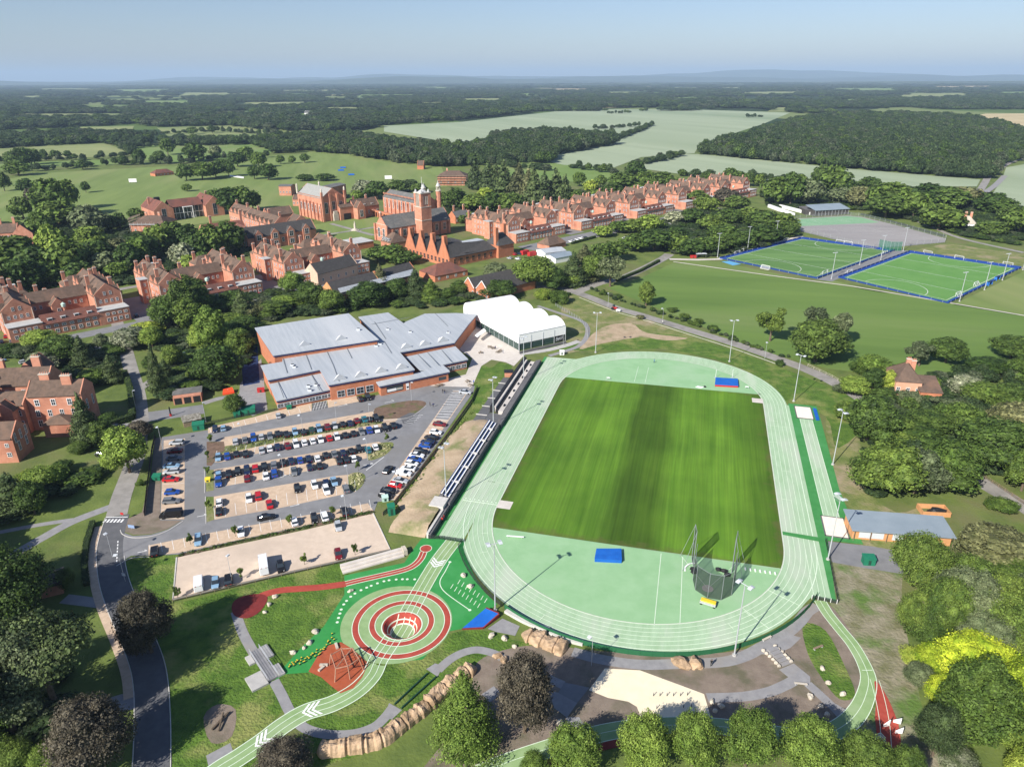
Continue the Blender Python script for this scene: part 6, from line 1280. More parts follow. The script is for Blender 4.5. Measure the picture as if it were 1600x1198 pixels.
# brick cottage with brown hipped roof near the wood on the right
t, L = quick('cottage', 'orange brick cottage with brown hipped roof and pale chimney in the right wood', 'cottage', (1396, 618), (1436, 621), 13, 5.6, 11, M_tile, mat('salmon_brick', (.55, .30, .19), (.64, .36, .24), .6, .9), hip=4.5, wins=3, chim=((.55, .5, 12), (.75, .5, 11.5)))
mb = MB(); mb.box(L * .9, L + 6, -3, 7, 0, 3.4); mb.build('annexe_wall', M_brick2, t); mb = MB(); mb.prism([(L * .9 - .3, -3.3), (L + 6.3, -3.3), (L + 6.3, 7.3), (L * .9 - .3, 7.3)], 3.4, [3.5, 3.5, 6, 6]); mb.build('annexe_roof', M_tile, t)
# courts pavilion with metal roof, long white garden walls
a = A(1273, 338); b_ = A(1325, 335); t = thing('courts_pavilion', 'long dark shed with blue grey metal roof above the green courts', 'pavilion', a, obb(a, b_)); L = (b_ - a).length; mb = MB(); mb.box(0, L, 0, 12, 0, 4.5); mb.build('wall', M_slatedk, t)
mb = MB(); mb.prism([(-.6, -.8), (L + .6, -.8), (L + .6, 13), (-.6, 13)], [4.5, 4.5, 7, 7], [4.8, 4.8, 7.3, 7.3]); mb.build('roof', M_metalroof2, t); mb = MB(); [mb.bar((k * L / 10, -.1, 0), (k * L / 10, -.1, 4.5), .12, 4) for k in range(11)]; mb.build('post', M_steel, t)
t = thing('courts_annexe', 'dark flat roofed block left of the long courts shed', 'outbuilding', A(1258, 336), obb(A(1258, 336), A(1273, 336))); mb = MB(); mb.box(0, 9, 0, 16, 0, 4.2); mb.build('wall', M_slatedk, t); mb = MB(); mb.box(-.3, 9.3, -.3, 16.3, 4.2, 4.5); mb.build('roof', M_concdk, t)
def wall_thing(lab, p, q, w, h, m, cat='wall', name='wall', z0=0):
    a, b_ = (A(*p) if len(p) == 2 else Vector(p)), (A(*q) if len(q) == 2 else Vector(q)); d = (b_ - a).normalized(); n_ = Vector((-d.y, d.x, 0)) * w / 2; mb = MB(a); mb.prism([tuple(v)[:2] for v in (a - n_, b_ - n_, b_ + n_, a + n_)], z0, h); return tag(mb.build(name, m, loc=a), lab, cat)
wall_thing('long white low roofed wall nearest the green courts', (1201, 324), (1240, 338), 2, 2.6, M_white); wall_thing('white low roofed wall second behind the green courts', (1218, 324), (1266, 336), 2, 2.4, M_white)
# brick house group at the left edge, seen from above
def lefthouse():
    t = thing('brick_house', 'large red brick house at the left edge with white windows and tall chimneys', 'house', A(86, 668), R(2)); Wm, Rm = MB(), MB()
    Cp = []; wing(Wm, Rm, -1, 16, 0, 9, 12, 15.5, 'x', cop=Cp); wing(Wm, Rm, -22, -1.2, -2, 7, 10, 13, 'x'); wing(Wm, Rm, -30, -22.2, -6, 22, 10, 13.5, 'y', cop=Cp); wing(Wm, Rm, -24, 5, -22, -13, 8, 11.5, 'x', cop=Cp); wing(Wm, Rm, -16, -8, -13, -2.2, 9, 12, 'y'); wing(Wm, Rm, -9, -3, -5.5, -1.8, 9.5, 12.2, 'y'); wing(Wm, Rm, -21, -13, -12.8, -6, 7, 9.5, 'x', cop=Cp); copings(Cp, t); wing(Wm, Rm, 5.2, 14, -6, -.2, 4.5, 6.8, 'y', hip=2.5)
    Wm.build('wall', M_brick, t); r_ = Rm.build('roof', M_tile, t)
    for x, y, z in ((11, 3.5, 17.5), (3.5, 5.5, 17.5), (-13, 0, 16), (-20, 6, 16.5), (-26, 10, 17), (-18, -17, 15), (-6, -16.5, 15), (-23, -17, 15), (-8, -9, 14.5), (-27, 16, 16)): chimney(r_, x, y, 7, z, 3.0, 1.3, 4)
    row(t, 3, 2, 12, 0, 8.6, 's', 1.5, 2.3); row(t, 4, 1.5, 12.5, 0, 4.8, 's', 1.3, 2.4); row(t, 4, 1.5, 14, 0, 1.2, 's', 1.5, 2.4); row(t, 5, -20, -3, -2, 6.3, 's', 1.3, 2); row(t, 5, -20, -3, -2, 2.3, 's', 1.5, 2.4); row(t, 3, -9, 3, -22, 2, 's', 1.3, 1.5); row(t, 4, -13, 3, -22, 5.2, 's', 1.1, 1.3); row(t, 3, -20.5, -14.5, 5, 6, 'e', 1, 3, axis='y'); row(t, 2, -19.5, -15.5, 5, 3, 'e', 1.1, 3, axis='y'); row(t, 2, 2.5, 6.5, 16, 6, 'e', 1, 3.4, axis='y')
    t.location = A(60, 672); t.location = Vector((A(60, 672).x, A(60, 672).y, 0)); t.rotation_euler = (0, 0, R(6)); return t
lefthouse()
t = thing('brick_house', 'small gabled brick house above the large house at the left edge', 'house', A(-20, 640), R(6)); Wm, Rm = MB(), MB(); wing(Wm, Rm, 0, 22, 0, 11, 8.5, 13, 'x'); wing(Wm, Rm, 6, 14, 11.2, 22, 8, 12.5, 'y'); Wm.build('wall', M_brick, t); r_ = Rm.build('roof', M_tile, t); chimney(r_, 16, 8, 9, 16, 2.8, 1.2, 4); chimney(r_, 5, 6, 9, 16, 2.8, 1.2, 4); row(t, 4, 3, 19, 0, 5, 's', 1.3, 2)
# ------------------------------------------------------------------ sports centre
SC = A(560, 590); t = thing('sports_centre', 'sprawling brick sports centre with stepped pale grey metal roofs and blue fascias', 'sports centre', (SC.x, SC.y, 0))
SCO = Vector((SC.x, SC.y, 0))
def rblock(pts, z, wall_in=.5, zbase=0, th=.35, fas=.9):
    zs = z if isinstance(z, (list, tuple)) else [z] * len(pts); W_ = [A(p[0], p[1], zz) for p, zz in zip(pts, zs)]; c = sum(W_, Vector()) / len(W_)
    area = sum(W_[i].x * W_[(i + 1) % len(W_)].y - W_[(i + 1) % len(W_)].x * W_[i].y for i in range(len(W_)))
    if area < 0: W_ = W_[::-1]; zs = list(zs)[::-1]
    ins = []
    for i in range(len(W_)):
        p0, p1, p2 = W_[i - 1], W_[i], W_[(i + 1) % len(W_)]; d1 = (p1 - p0); d1.z = 0; d1.normalize(); d2 = (p2 - p1); d2.z = 0; d2.normalize(); n1 = Vector((-d1.y, d1.x, 0)); n2 = Vector((-d2.y, d2.x, 0)); b_ = (n1 + n2); b_ = b_ / max(.4, b_.length_squared / 2); ins.append(p1 + b_ * wall_in)
    R_.prism([(p.x, p.y) for p in W_], [q - th for q in zs], zs); F2.prism([(p.x * .0 + (p * .0 + (W_[i] * .7 + ins[i] * .3)).x, (W_[i] * .7 + ins[i] * .3).y) for i, p in enumerate(W_)], [q - fas for q in zs], [q - th - .01 for q in zs], bottom=True)
    Wm.prism([(p.x, p.y) for p in ins], zbase, [q - fas - .01 for q in zs])
R_, F2, Wm = MB(SCO), MB(SCO), MB(SCO)
rblock([(397.8, 512), (544.7, 489.4), (591.6, 530), (426.7, 555)], [10.5, 10.5, 8.6, 8.6])
rblock([(407, 570.6), (441, 565), (441.6, 557), (592.5, 533), (560, 495), (606.4, 488), (631, 505), (634, 502.5), (663.8, 490), (713.7, 489), (745, 491), (731.5, 507), (710.7, 534.6), (624.6, 550), (648, 577), (513.4, 601), (499.6, 577), (418.5, 593.5)], 6.4)
rblock([(418.5, 596), (500.5, 581), (522, 607), (431.6, 626)], [4.6, 4.6, 4.0, 4.0])
rblock([(633, 557.5), (711.5, 541), (731.6, 561), (691.6, 569.5), (702, 578), (656, 578)], [4.7, 4.7, 4.1, 4.1, 4.1, 4.4])
rblock([(587.5, 596.5), (656, 581), (692.3, 571.5), (703, 580), (592.6, 603)], 4.3)
R_.build('roof', M_metalroof, t); M_seam = mat('roof_seam', (.17, .19, .21), rough=.6); sm_ = MB(SCO)
for (x0, y0, x1, y1, z_) in ((477, 551, 487, 578, 6.42), (509, 545, 521, 571, 6.42), (521, 571, 530, 596, 6.42), (540, 540, 550, 560, 6.42), (434, 596, 444, 622, 4.6), (486, 584, 500, 610, 4.6), (580, 507, 640, 496, 6.42), (653, 554, 672, 574, 4.6), (668, 551, 686, 571, 4.6), (690, 547, 706, 566, 4.6), (441, 555, 449, 583, 6.42), (600, 533, 612, 552, 6.42), (585, 503, 603, 530, 6.42), (680, 490, 700, 510, 6.42)):
    a, b_ = A(x0, y0, z_), A(x1, y1, z_); sm_.m = 0; L_, Q_ = strip_pts([a, b_], .3); sm_.face(*[Vector((p.x, p.y, z_ + .12)) for p in (Q_[0], Q_[1], L_[1], L_[0])])
sm_.build('roof_seam', M_seam, t)
for (x, y, z_) in ((457, 571, 6.4), (460, 574, 6.4), (606, 515, 6.4), (641, 519, 6.4), (588, 541, 6.4), (594, 538, 6.4), (482, 604, 4.3), (484, 610, 4.3), (494, 602, 4.3), (560, 515, 9.6), (700, 520, 6.4)):
    c = A(x, y, z_) - SCO; mb = MB(); mb.box(-.7, .7, -.45, .45, -.3, .55); mb.m = 1; mb.box(-.5, .5, -.3, .3, .55, .65); mb.build('roof_unit', [M_panel, M_black], t, loc=c)
F2.build('fascia', M_bluedk, t); wl_ = Wm.build('wall', M_brick2, t)
for x, y, z in ((476.5, 540, 8.9), (533.5, 531, 8.9), (531.5, 593, 6.5), (564, 588, 6.5), (596, 581.5, 6.5), (628, 576, 6.5), (635.5, 543.5, 6.5), (664.5, 539, 6.5), (692.5, 533.5, 6.5)):
    c = A(x, y, z); mb = MB(SCO); d = (A(x + 10, y - 1.8, z) - c).normalized(); n_ = Vector((-d.y, d.x, 0)); a, b_ = c - d * 2.5, c + d * 2.5; top = c + Vector((0, 0, 2.2)); bk = c + n_ * 4.6
    mb.face(a, b_, top); mb.m = 1; mb.face(b_, bk, top); mb.face(bk, a, top); mb.m = 0; mb.face(a, bk, b_); mb.build('roof_vent', [M_steel, M_white], t)
for k in range(6):
    c = A(602 + k * 6.2, 586.5 - k * 1.5, 5.0); mb = MB(c); mb.box(c.x - .5, c.x + .5, c.y - .4, c.y + .4, 4.3, 5.3); mb.build('air_unit', M_white, t, loc=c - SCO)
def facade(p, q, n, z, w, h, m=None, name='window'):
    a, b_ = A(*p), A(*q); ang = obb(a, b_); d = (b_ - a).normalized()
    for k in range(n): c = a.lerp(b_, (k + .5) / n) - SCO + Vector((-d.y, d.x, 0)) * .47; window(t, c.x, c.y, z, ang, w, h, name=name, frame=m or M_panel)
facade((432.6, 626, 4.0), (521, 607.5, 4.0), 9, .9, 2.2, 1.5); facade((524, 599, 6.4), (584, 588.5, 6.4), 4, .6, 2.8, 2.6); facade((694, 569, 4.1), (730, 561.5, 4.1), 4, .8, 2.2, 1.6)
fa, fb = A(592.6, 603, 4.3), A(703, 580, 4.3); fa.z = fb.z = 0; fd = (fb - fa).normalized(); fn = Vector((fd.y, -fd.x, 0)); FL_ = (fb - fa).length
def fpanel(nm, s0, s1, z0_, z1_, m, out=.03, th=.2):
    q = [fa + fd * FL_ * s_ - fn * (.5 - o_) for s_, o_ in ((s0, out), (s1, out), (s1, -th), (s0, -th))]; mb = MB(SCO); mb.prism([tuple(v)[:2] for v in q], z0_, z1_); mb.build(nm, m, t)
fpanel('entrance_glazing', .10, .33, .7, 3.1, M_glass); fpanel('banner', .11, .23, 1.0, 2.0, M_white, .07); fpanel('banner', .23, .32, 1.1, 1.9, mat('banner_tan', (.55, .42, .25), (.35, .45, .5), 1.5, .7), .07); fpanel('white_door_frame', .37, .41, .3, 3.0, M_white, .06); fpanel('door_glass', .376, .404, 1.0, 1.7, M_glass, .09)
fpanel('window', .84, .95, 1.2, 2.5, M_glass)
# red and green skips, boxes
# ------------------------------------------------------------------ white canopy of four barrel vaults
c0, c1 = A(811, 548), A(880, 533); ang = obb(c0, c1); Lc = (c1 - c0).length; t = thing('sports_canopy', 'white tensile canopy of four barrel vaults with glazed lower sides', 'canopy', c0, ang)
Dp = 50.0; Lw = Lc + 1; z0, rise = 6.2, 3.4; nb = 4; sk = 0.0
mb = MB(); fr = MB(); gl = MB()
sp_ = Dp / nb
for k in range(nb):
    N_ = 16; y0 = k * sp_
    for i in range(N_):
        a, b_ = math.pi * i / N_, math.pi * (i + 1) / N_; ya, yb = y0 + sp_ * (1 - math.cos(a)) / 2, y0 + sp_ * (1 - math.cos(b_)) / 2; za, zb = z0 + rise * math.sin(a), z0 + rise * math.sin(b_)
        mb.face((0, ya, za), (Lw, ya, za), (Lw, yb, zb), (0, yb, zb)); mb.face((0, ya, z0), (0, ya, za), (0, yb, zb), (0, yb, z0)); mb.face((Lw, ya, za), (Lw, ya, z0), (Lw, yb, z0), (Lw, yb, zb))
mb.box(-.05, 0.15, 0, Dp, 3.2, z0); mb.box(Lw - .15, Lw + .05, 0, Dp, 3.2, z0)
mb.build('membrane', M_canopy, t, smooth_=False)
sm_ = MB()
for k in range(nb):
    for x in (Lw * .33, Lw * .66):
        for i in range(12):
            a, b_ = math.pi * (i + .6) / 13.2, math.pi * (i + 1.6) / 13.2; q = lambda g: (x, k * sp_ + sp_ * (1 - math.cos(g)) / 2, z0 + rise * math.sin(g) + .03); sm_.bar(q(a), q(b_), .05, 4)
    sm_.bar((0, k * sp_ + .01, z0 + .05), (Lw, k * sp_ + .01, z0 + .05), .16, 4)
sm_.build('membrane_seam', M_panel, t)
p_ = MB(); p_.box(-.1, Lw + .1, -.12, .12, 3.1, z0 + .9); p_.build('front_panel', M_white, t)
gl.box(.05, Lw - .05, -.02, .02, .1, 3.1); gl.box(-.02, .02, .1, Dp - .1, .1, 3.2); gl.box(Lw - .02, Lw + .02, .1, Dp - .1, .1, 3.2); gl.build('glazing', mat('green_glass', (.05, .09, .08), rough=.1, alpha=.75, spec=.6), t)
for k in range(5): fr.bar((k * Lw / 4, -.15, 0), (k * Lw / 4, -.15, z0), .12, 5)
for k in range(13): fr.bar((-.1, k * Dp / 12, 0), (-.1, k * Dp / 12, z0), .1, 5); fr.bar((Lw + .1, k * Dp / 12, 0), (Lw + .1, k * Dp / 12, z0), .1, 5)
fr.bar((-.1, -.15, z0 + .9), (Lw + .1, -.15, z0 + .9), .12, 4); fr.build('frame', M_steel, t)
mb = MB(); mb.box(Lw - 5.2, Lw - .5, -.10, -.04, .3, 3.0); mb.build('sign_board', M_black, t); mb = MB(); [mb.bar((Lw - 4.8 + x0 * .9, -.14, z_a), (Lw - 4.8 + x1 * .9, -.14, z_b), .09, 4) for x0, z_a, x1, z_b in ((0, .7, 0, 2.3), (0, 2.3, .6, 2.3), (.6, 2.3, .6, 1.4), (1, .8, 1.2, 2.1), (1.2, 2.1, 1.6, 1.1), (1.6, 1.1, 2, 2.1), (2.2, 1.2, 3, 1.4), (2.3, 1.9, 3.1, 2.2), (3.3, 1.2, 3.6, 2.5))]; mb.build('sign_strokes', M_panel, t)
wall_thing('dark retaining wall in front of the white canopy', (812, 553), (884, 536.5), .5, 1.1, M_concdk)
# garages
a = A(272, 633); b_ = A(316, 627); t = thing('garage_row', 'flat roofed garage row with three dark doors between brick piers', 'garage', a, obb(a, b_)); L = (b_ - a).length; mb = MB(); mb.box(0, L, 0, 7, 0, 2.8); mb.build('wall', M_brick, t); mb = MB(); mb.box(-.3, L + .3, 2.0, 7.6, 2.8, 3.05); mb.build('roof', M_slate, t)
for k in range(3): mb = MB(); mb.box(L * (k + .12) / 3, L * (k + .88) / 3, -.06, .02, .1, 2.4); mb.build('door', M_black, t)
t = thing('dark_post', 'black post with a red base on the grey garage forecourt', 'post', A(267, 650)); mb = MB(); mb.bar((0, 0, .8), (0, 0, 3.4), .22, 6); mb.build('post', M_black, t); mb = MB(); mb.bar((0, 0, 0), (0, 0, .8), .4, 6); mb.build('base', M_red, t)
a = A(288, 668); b_ = A(316, 662); t = thing('lean_to_shed', 'ruined lean-to shed with patchy grey roof by the green box', 'shed', a, obb(a, b_)); L = (b_ - a).length; mb = MB(); mb.box(0, L, 0, 3.6, 0, 1.9); mb.build('wall', M_wood, t); mb = MB(); mb.prism([(-.2, -.2), (L + .2, -.2), (L + .2, 3.8), (-.2, 3.8)], 1.9, [2, 2, 2.7, 2.7]); mb.build('roof', mat('patchy_roof', (.10, .09, .06), (.36, .34, .30), 1.2, .9), t)
a = A(66, 935); t = thing('garden_shed', 'small brick shed with dark sloping roof under the big left tree', 'shed', a, R(25)); mb = MB(); mb.box(0, 4.2, 0, 5, 0, 2.6); mb.build('wall', M_brick, t); mb = MB(); mb.prism([(-.3, -.3), (4.5, -.3), (4.5, 5.3), (-.3, 5.3)], 2.6, [2.8, 3.6, 3.6, 2.8]); mb.build('roof', M_slatedk, t)
# changing pavilion beside the near sand pit
a = A(1330, 841); b_ = A(1470, 852); t = thing('changing_pavilion', 'long timber pavilion with blue grey roof beside the near sand pit', 'pavilion', a, obb(a, b_)); L = (b_ - a).length + 2
mb = MB(); mb.box(0, L, 0, 6.6, 0, 2.9); mb.build('wall', M_orange, t); mb = MB(); mb.prism([(-.5, -1.0), (L + .6, -1.0), (L + .6, 7.6), (-.5, 7.6)], [2.9, 2.9, 3.5, 3.5], [3.1, 3.1, 3.75, 3.75]); mb.build('roof', M_metalroof2, t)
for x in (1.6, 4.6, 9.4, 13): mb = MB(); mb.box(x, x + 2.8, -.07, .02, .5, 2.3); mb.build('shutter', M_panel, t)
mb = MB(); [mb.bar((k * L / 6 + .2, -.8, 0), (k * L / 6 + .2, -.8, 2.9), .08, 5) for k in range(7)]; mb.build('post', M_wood, t)
c = A(1441, 806); t = thing('timber_pen', 'orange timber pen with a black heap inside behind the long pavilion', 'pen', c, R(-6)); mb = MB(); 
for x0, x1, y0, y1 in ((0, 7, 0, .12), (0, 7, 3.9, 4.02), (0, .12, .12, 3.9), (6.88, 7, .12, 3.9)): mb.box(x0, x1, y0, y1, 0, 1.4)
mb.build('fence', M_orange, t); mb = MB(); mb.blob((4.3, 2.0, .4), (2.2, 1.5, 1.0), 2, .5, 3); mb.build('heap', M_black, t)
# ================================================================== CARS
PAINT = {k: mat('paint_' + k.replace(' ', '_'), c, rough=.25, spec=.5) for k, c in {
 'white': (.75, .76, .77), 'silver': (.42, .44, .46), 'grey': (.16, .17, .18), 'black': (.012, .012, .014), 'navy': (.012, .022, .06), 'blue': (.015, .07, .32),
 'light blue': (.22, .36, .50), 'red': (.45, .015, .02), 'dark red': (.16, .012, .018), 'teal': (.02, .16, .20), 'dark green': (.02, .06, .035)}.items()}
M_tyre = mat('tyre', (.02, .02, .02), rough=.9); M_lamp = mat('lamp_lens', (.7, .7, .68), rough=.2); M_tail = mat('tail_lens', (.35, .01, .01), rough=.3)
def loft(mb, secs):
    """secs: (x, half width bottom, half width top, z bottom, z top)"""
    R_ = [[mb.pt((x, -wb, zb)), mb.pt((x, wb, zb)), mb.pt((x, wb, zb + (zt - zb) * .55)), mb.pt((x, wt, zt)), mb.pt((x, -wt, zt)), mb.pt((x, -wb, zb + (zt - zb) * .55))] for x, wb, wt, zb, zt in secs]
    for a, b_ in zip(R_, R_[1:]):
        for k in range(6): j = (k + 1) % 6; mb.f.append([a[k], b_[k], b_[j], a[j]]); mb.mi.append(mb.m)
    mb.f.append(R_[0]); mb.f.append(R_[-1][::-1]); mb.mi += [mb.m, mb.m]
CK = {
 'hatchback': ([(-2.0, .70, .62, .35, .80), (-1.9, .84, .76, .26, .95), (-1.3, .88, .80, .22, .98), (.6, .88, .80, .22, .96), (1.5, .86, .74, .22, .84), (1.98, .72, .60, .32, .66)], [(-1.85, .74, .55, .93, .98), (-1.45, .76, .60, .93, 1.40), (.1, .76, .60, .93, 1.44), (.95, .76, .64, .92, .97)], 1.25, .31),
 'saloon car': ([(-2.3, .72, .64, .35, .78), (-2.2, .86, .78, .26, .92), (-1.3, .90, .82, .22, .95), (.6, .90, .82, .22, .93), (1.7, .88, .76, .22, .82), (2.28, .74, .62, .32, .64)], [(-1.7, .76, .60, .92, .96), (-1.0, .78, .60, .92, 1.38), (.2, .78, .60, .92, 1.41), (1.1, .78, .66, .9, .95)], 1.42, .32),
 'estate car': ([(-2.3, .74, .68, .35, .85), (-2.2, .88, .80, .26, .98), (-1.3, .90, .82, .22, 1.0), (.6, .90, .82, .22, .97), (1.7, .88, .76, .22, .86), (2.28, .74, .62, .32, .66)], [(-2.18, .78, .62, .96, 1.0), (-1.9, .80, .64, .96, 1.46), (.2, .80, .62, .96, 1.49), (1.1, .80, .68, .94, .98)], 1.42, .33),
 'off-road car': ([(-2.2, .78, .72, .45, .95), (-2.1, .92, .84, .36, 1.12), (-1.3, .94, .86, .32, 1.14), (.6, .94, .86, .32, 1.12), (1.6, .92, .82, .32, 1.04), (2.15, .80, .70, .42, .85)], [(-2.05, .82, .66, 1.1, 1.14), (-1.8, .84, .70, 1.1, 1.68), (.1, .84, .68, 1.1, 1.72), (.95, .84, .72, 1.08, 1.12)], 1.38, .38),
 'van': ([(-2.9, .86, .80, .45, 2.1), (-2.8, .96, .90, .36, 2.2), (1.0, .96, .88, .34, 2.2), (1.5, .96, .84, .34, 1.6), (2.4, .94, .82, .34, 1.15), (2.8, .80, .70, .42, .85)], [(.95, .9, .80, 1.25, 1.3), (1.0, .9, .82, 1.25, 2.0), (1.25, .9, .80, 1.25, 1.95), (1.95, .86, .76, 1.2, 1.26)], 1.8, .36),
 'minibus': ([(-3.4, .92, .88, .5, 2.5), (-3.3, 1.02, .96, .4, 2.62), (2.0, 1.02, .95, .36, 2.62), (2.7, 1.02, .90, .36, 1.9), (3.2, 1.0, .86, .36, 1.3), (3.5, .86, .76, .45, .95)], [(1.9, .95, .86, 1.4, 1.45), (1.95, .95, .88, 1.4, 2.3), (2.3, .95, .86, 1.4, 2.2), (2.95, .9, .8, 1.35, 1.42)], 2.1, .38)}
CK = {k: v for k, v in CK.items()}
_car = {}
def car_proto(kind, col):
    key = (kind, col)
    if key in _car: return _car[key]
    body, cab, wb, wr = CK[kind]; t = thing('parked_' + {'hatchback': 'car', 'saloon car': 'car', 'estate car': 'car', 'off-road car': 'car', 'van': 'van', 'minibus': 'minibus'}[kind], '', 'car' if 'car' in kind or kind == 'hatchback' else kind)
    mb = MB(); loft(mb, body); 
    if kind not in ('van', 'minibus'):
        x0, x1 = cab[1][0] - .02, cab[2][0] + .02; z = cab[1][4]; z2 = cab[2][4]; w = cab[1][2] + .03; mb.prism([(x0, -w), (x1, -w), (x1, w), (x0, w)], [z - .01, z2 - .01, z2 - .01, z - .01], [z + .06, z2 + .06, z2 + .06, z + .06])
    mb.build('body', PAINT[col], t); mb = MB(); loft(mb, cab); mb.build('windows', M_glass, t)
    for x in (-wb, wb):
        for y in (-.80, .80): m2 = MB(); m2.bar((0, -.11, 0), (0, .11, 0), wr, 10); key2 = ('wheel', wr); 
        for y in (-.80, .80):
            if ('w', wr) not in _win: m2 = MB(); m2.bar((0, -.11, 0), (0, .11, 0), wr, 10); _win[('w', wr)] = m2.build('wheel', M_tyre, t).data; o = t.children[-1] if False else [c for c in t.children if c.data == _win[('w', wr)]][-1]
            else: o = link('wheel', _win[('w', wr)], t)
            o.location = (x, y * (1.08 if kind in ('van', 'minibus') else 1), wr)
    xf = body[-1][0]; zf = body[-1][4]; xr = body[0][0]
    for y in (-.5, .5):
        m2 = MB(); m2.box(xf - .12, xf + .03, y - .14, y + .14, zf - .16, zf - .02); m2.build('headlight', M_lamp, t)
        m2 = MB(); m2.box(xr - .03, xr + .1, y - .12, y + .12, body[0][4] - .2, body[0][4] - .03); m2.build('tail_light', M_tail, t)
    index_kids(t); _car[key] = t; t['_used'] = 0; return t
def put_car(px, py, rz, kind, col, label, group):
    p = car_proto(kind, col); c = A(px, py, .7); c.z = .075
    if not p['_used']: p['_used'] = 1; o = p; o.location = c; o.rotation_euler = (0, 0, rz)
    else: o = dup(p, c, rz)
    o['label'] = label; o['group'] = group; return o
KS = ['hatchback', 'saloon car', 'hatchback', 'estate car', 'hatchback', 'off-road car', 'hatchback']
def pxdir(a, b_): d = A(*b_) - A(*a); return math.atan2(d.y, d.x)
rr_ = random.Random(3)
def car_row(where, rz, cars, group='cars parked in the bays', order='from the left'):
    for i, c in enumerate(cars):
        x, y, col = c[:3]; kind = c[3] if len(c) > 3 else KS[(i * 3 + int(x)) % 7]
        if kind == 'off-road car' and col in ('white', 'light blue'): kind = 'hatchback'
        put_car(x, y, rz + rr_.uniform(-.04, .04) + (math.pi if rr_.random() < .3 else 0), kind, col, '%s %s, %s %s in the %s' % (col, kind, ordn(i), order, where), group)
rA = pxdir((460, 692), (455, 673)); 
car_row('topmost row above the planted strip', rA, [(368, 689, 'silver', 'estate car'), (383, 687, 'grey'), (396, 683.5, 'blue'), (408.5, 681.5, 'silver'), (422, 681, 'grey'), (434, 677, 'black'), (447.5, 677.5, 'black'), (461, 674, 'light blue'), (474, 674, 'black'), (487, 671, 'dark green'), (498.5, 669, 'light blue'), (511.5, 666.5, 'dark red'), (523, 664.5, 'silver'), (535.5, 662, 'black'), (547, 660.5, 'navy'), (557.5, 656.5, 'dark red'), (569.5, 654, 'teal'), (578, 654.5, 'black'), (588, 654, 'black')])
car_row('second row below the planted strip', rA, [(341, 714, 'light blue'), (355, 711.5, 'blue'), (369, 708.5, 'black'), (384, 708, 'black'), (409, 702.5, 'silver'), (421.5, 699.5, 'white'), (433.5, 697.5, 'navy'), (449.5, 695.5, 'dark red'), (462.5, 693, 'white'), (475.5, 690.5, 'white'), (488.5, 688, 'white'), (501, 686, 'white'), (514.5, 683.5, 'red'), (526.5, 681.5, 'white'), (539.5, 679, 'black'), (552.5, 676.5, 'black'), (565, 674, 'grey'), (577, 671.5, 'blue'), (588.5, 670.5, 'white', 'hatchback'), (602, 668, 'black', 'estate car'), (614.5, 664.5, 'black', 'off-road car')])
car_row('third long row', rA, [(341.5, 740.5, 'light blue'), (357.5, 739, 'black'), (371.5, 736, 'black'), (386, 734.5, 'navy'), (399, 731.5, 'red'), (413, 728.5, 'black'), (428, 726, 'grey'), (442, 722, 'black'), (455, 719.5, 'navy'), (469, 718, 'blue'), (482.5, 716, 'navy'), (496, 715.5, 'white'), (509, 710.5, 'black'), (522.5, 708.5, 'grey'), (536, 706.5, 'navy'), (549, 704, 'black'), (561.5, 701, 'black'), (575.5, 702, 'teal', 'hatchback'), (586.5, 697.5, 'white', 'hatchback')])
car_row('fourth row with gaps', rA, [(341.5, 753.5, 'blue'), (386, 746.5, 'dark red'), (415.5, 742.5, 'white'), (428.5, 738.5, 'blue'), (459.5, 735.5, 'grey', 'saloon car'), (484, 729, 'navy'), (499.5, 727, 'black'), (530, 719.5, 'black'), (541, 717.5, 'black'), (552.5, 715.5, 'white')])
car_row('fifth row with gaps', rA, [(342.5, 784, 'white'), (389, 778, 'white'), (403.5, 773.5, 'red'), (464.5, 762.5, 'black'), (491.5, 757, 'white'), (509.5, 753.5, 'navy'), (522, 751.5, 'light blue')])
car_row('sixth row with gaps', rA, [(342, 798, 'black'), (421, 786.5, 'red', 'saloon car'), (510, 765, 'white', 'estate car'), (540.5, 762.5, 'grey', 'estate car')])
car_row('bottom row above the gravel', rA, [(241.5, 861, 'black', 'off-road car'), (309.5, 843, 'light blue', 'estate car'), (376.5, 830.5, 'white'), (460, 814, 'white'), (491, 809, 'black'), (507, 805.5, 'white', 'estate car'), (538.5, 799, 'black', 'off-road car')])
put_car(457.5, 815, rA, 'hatchback', 'silver', 'silver hatchback tucked beside the white car in the bottom bay row', 'cars parked in the bays') if False else None
rS = pxdir((256, 740), (287, 738)); car_row('left bay column', rS, [(276, 691, 'silver', 'estate car'), (273, 704, 'dark red', 'saloon car'), (272, 715, 'grey', 'saloon car'), (268, 727, 'light blue', 'saloon car'), (268, 736, 'silver', 'estate car'), (267, 748, 'red', 'saloon car'), (269, 768, 'blue', 'hatchback'), (268, 782, 'grey', 'estate car'), (267, 804, 'black', 'van')], order='from the top')
rR = pxdir((618, 765), (640, 768)); car_row('slanting column by the fence', rR, [(727, 612, 'silver', 'saloon car'), (687, 662, 'dark red', 'saloon car'), (681, 674.5, 'white', 'hatchback'), (674, 682.5, 'black', 'saloon car'), (668.5, 689.5, 'navy', 'saloon car'), (664, 695.5, 'blue', 'hatchback'), (657.5, 704.5, 'black', 'estate car'), (651.5, 710.5, 'white', 'saloon car'), (648, 717, 'blue', 'saloon car'), (643.5, 723.5, 'white', 'hatchback'), (638, 731, 'white', 'saloon car'), (631, 738.5, 'white', 'estate car'), (625.5, 750, 'silver', 'saloon car'), (617.5, 757.5, 'red', 'hatchback'), (607.5, 765.5, 'black', 'saloon car'), (602.5, 772.5, 'black', 'hatchback')], order='from the top')
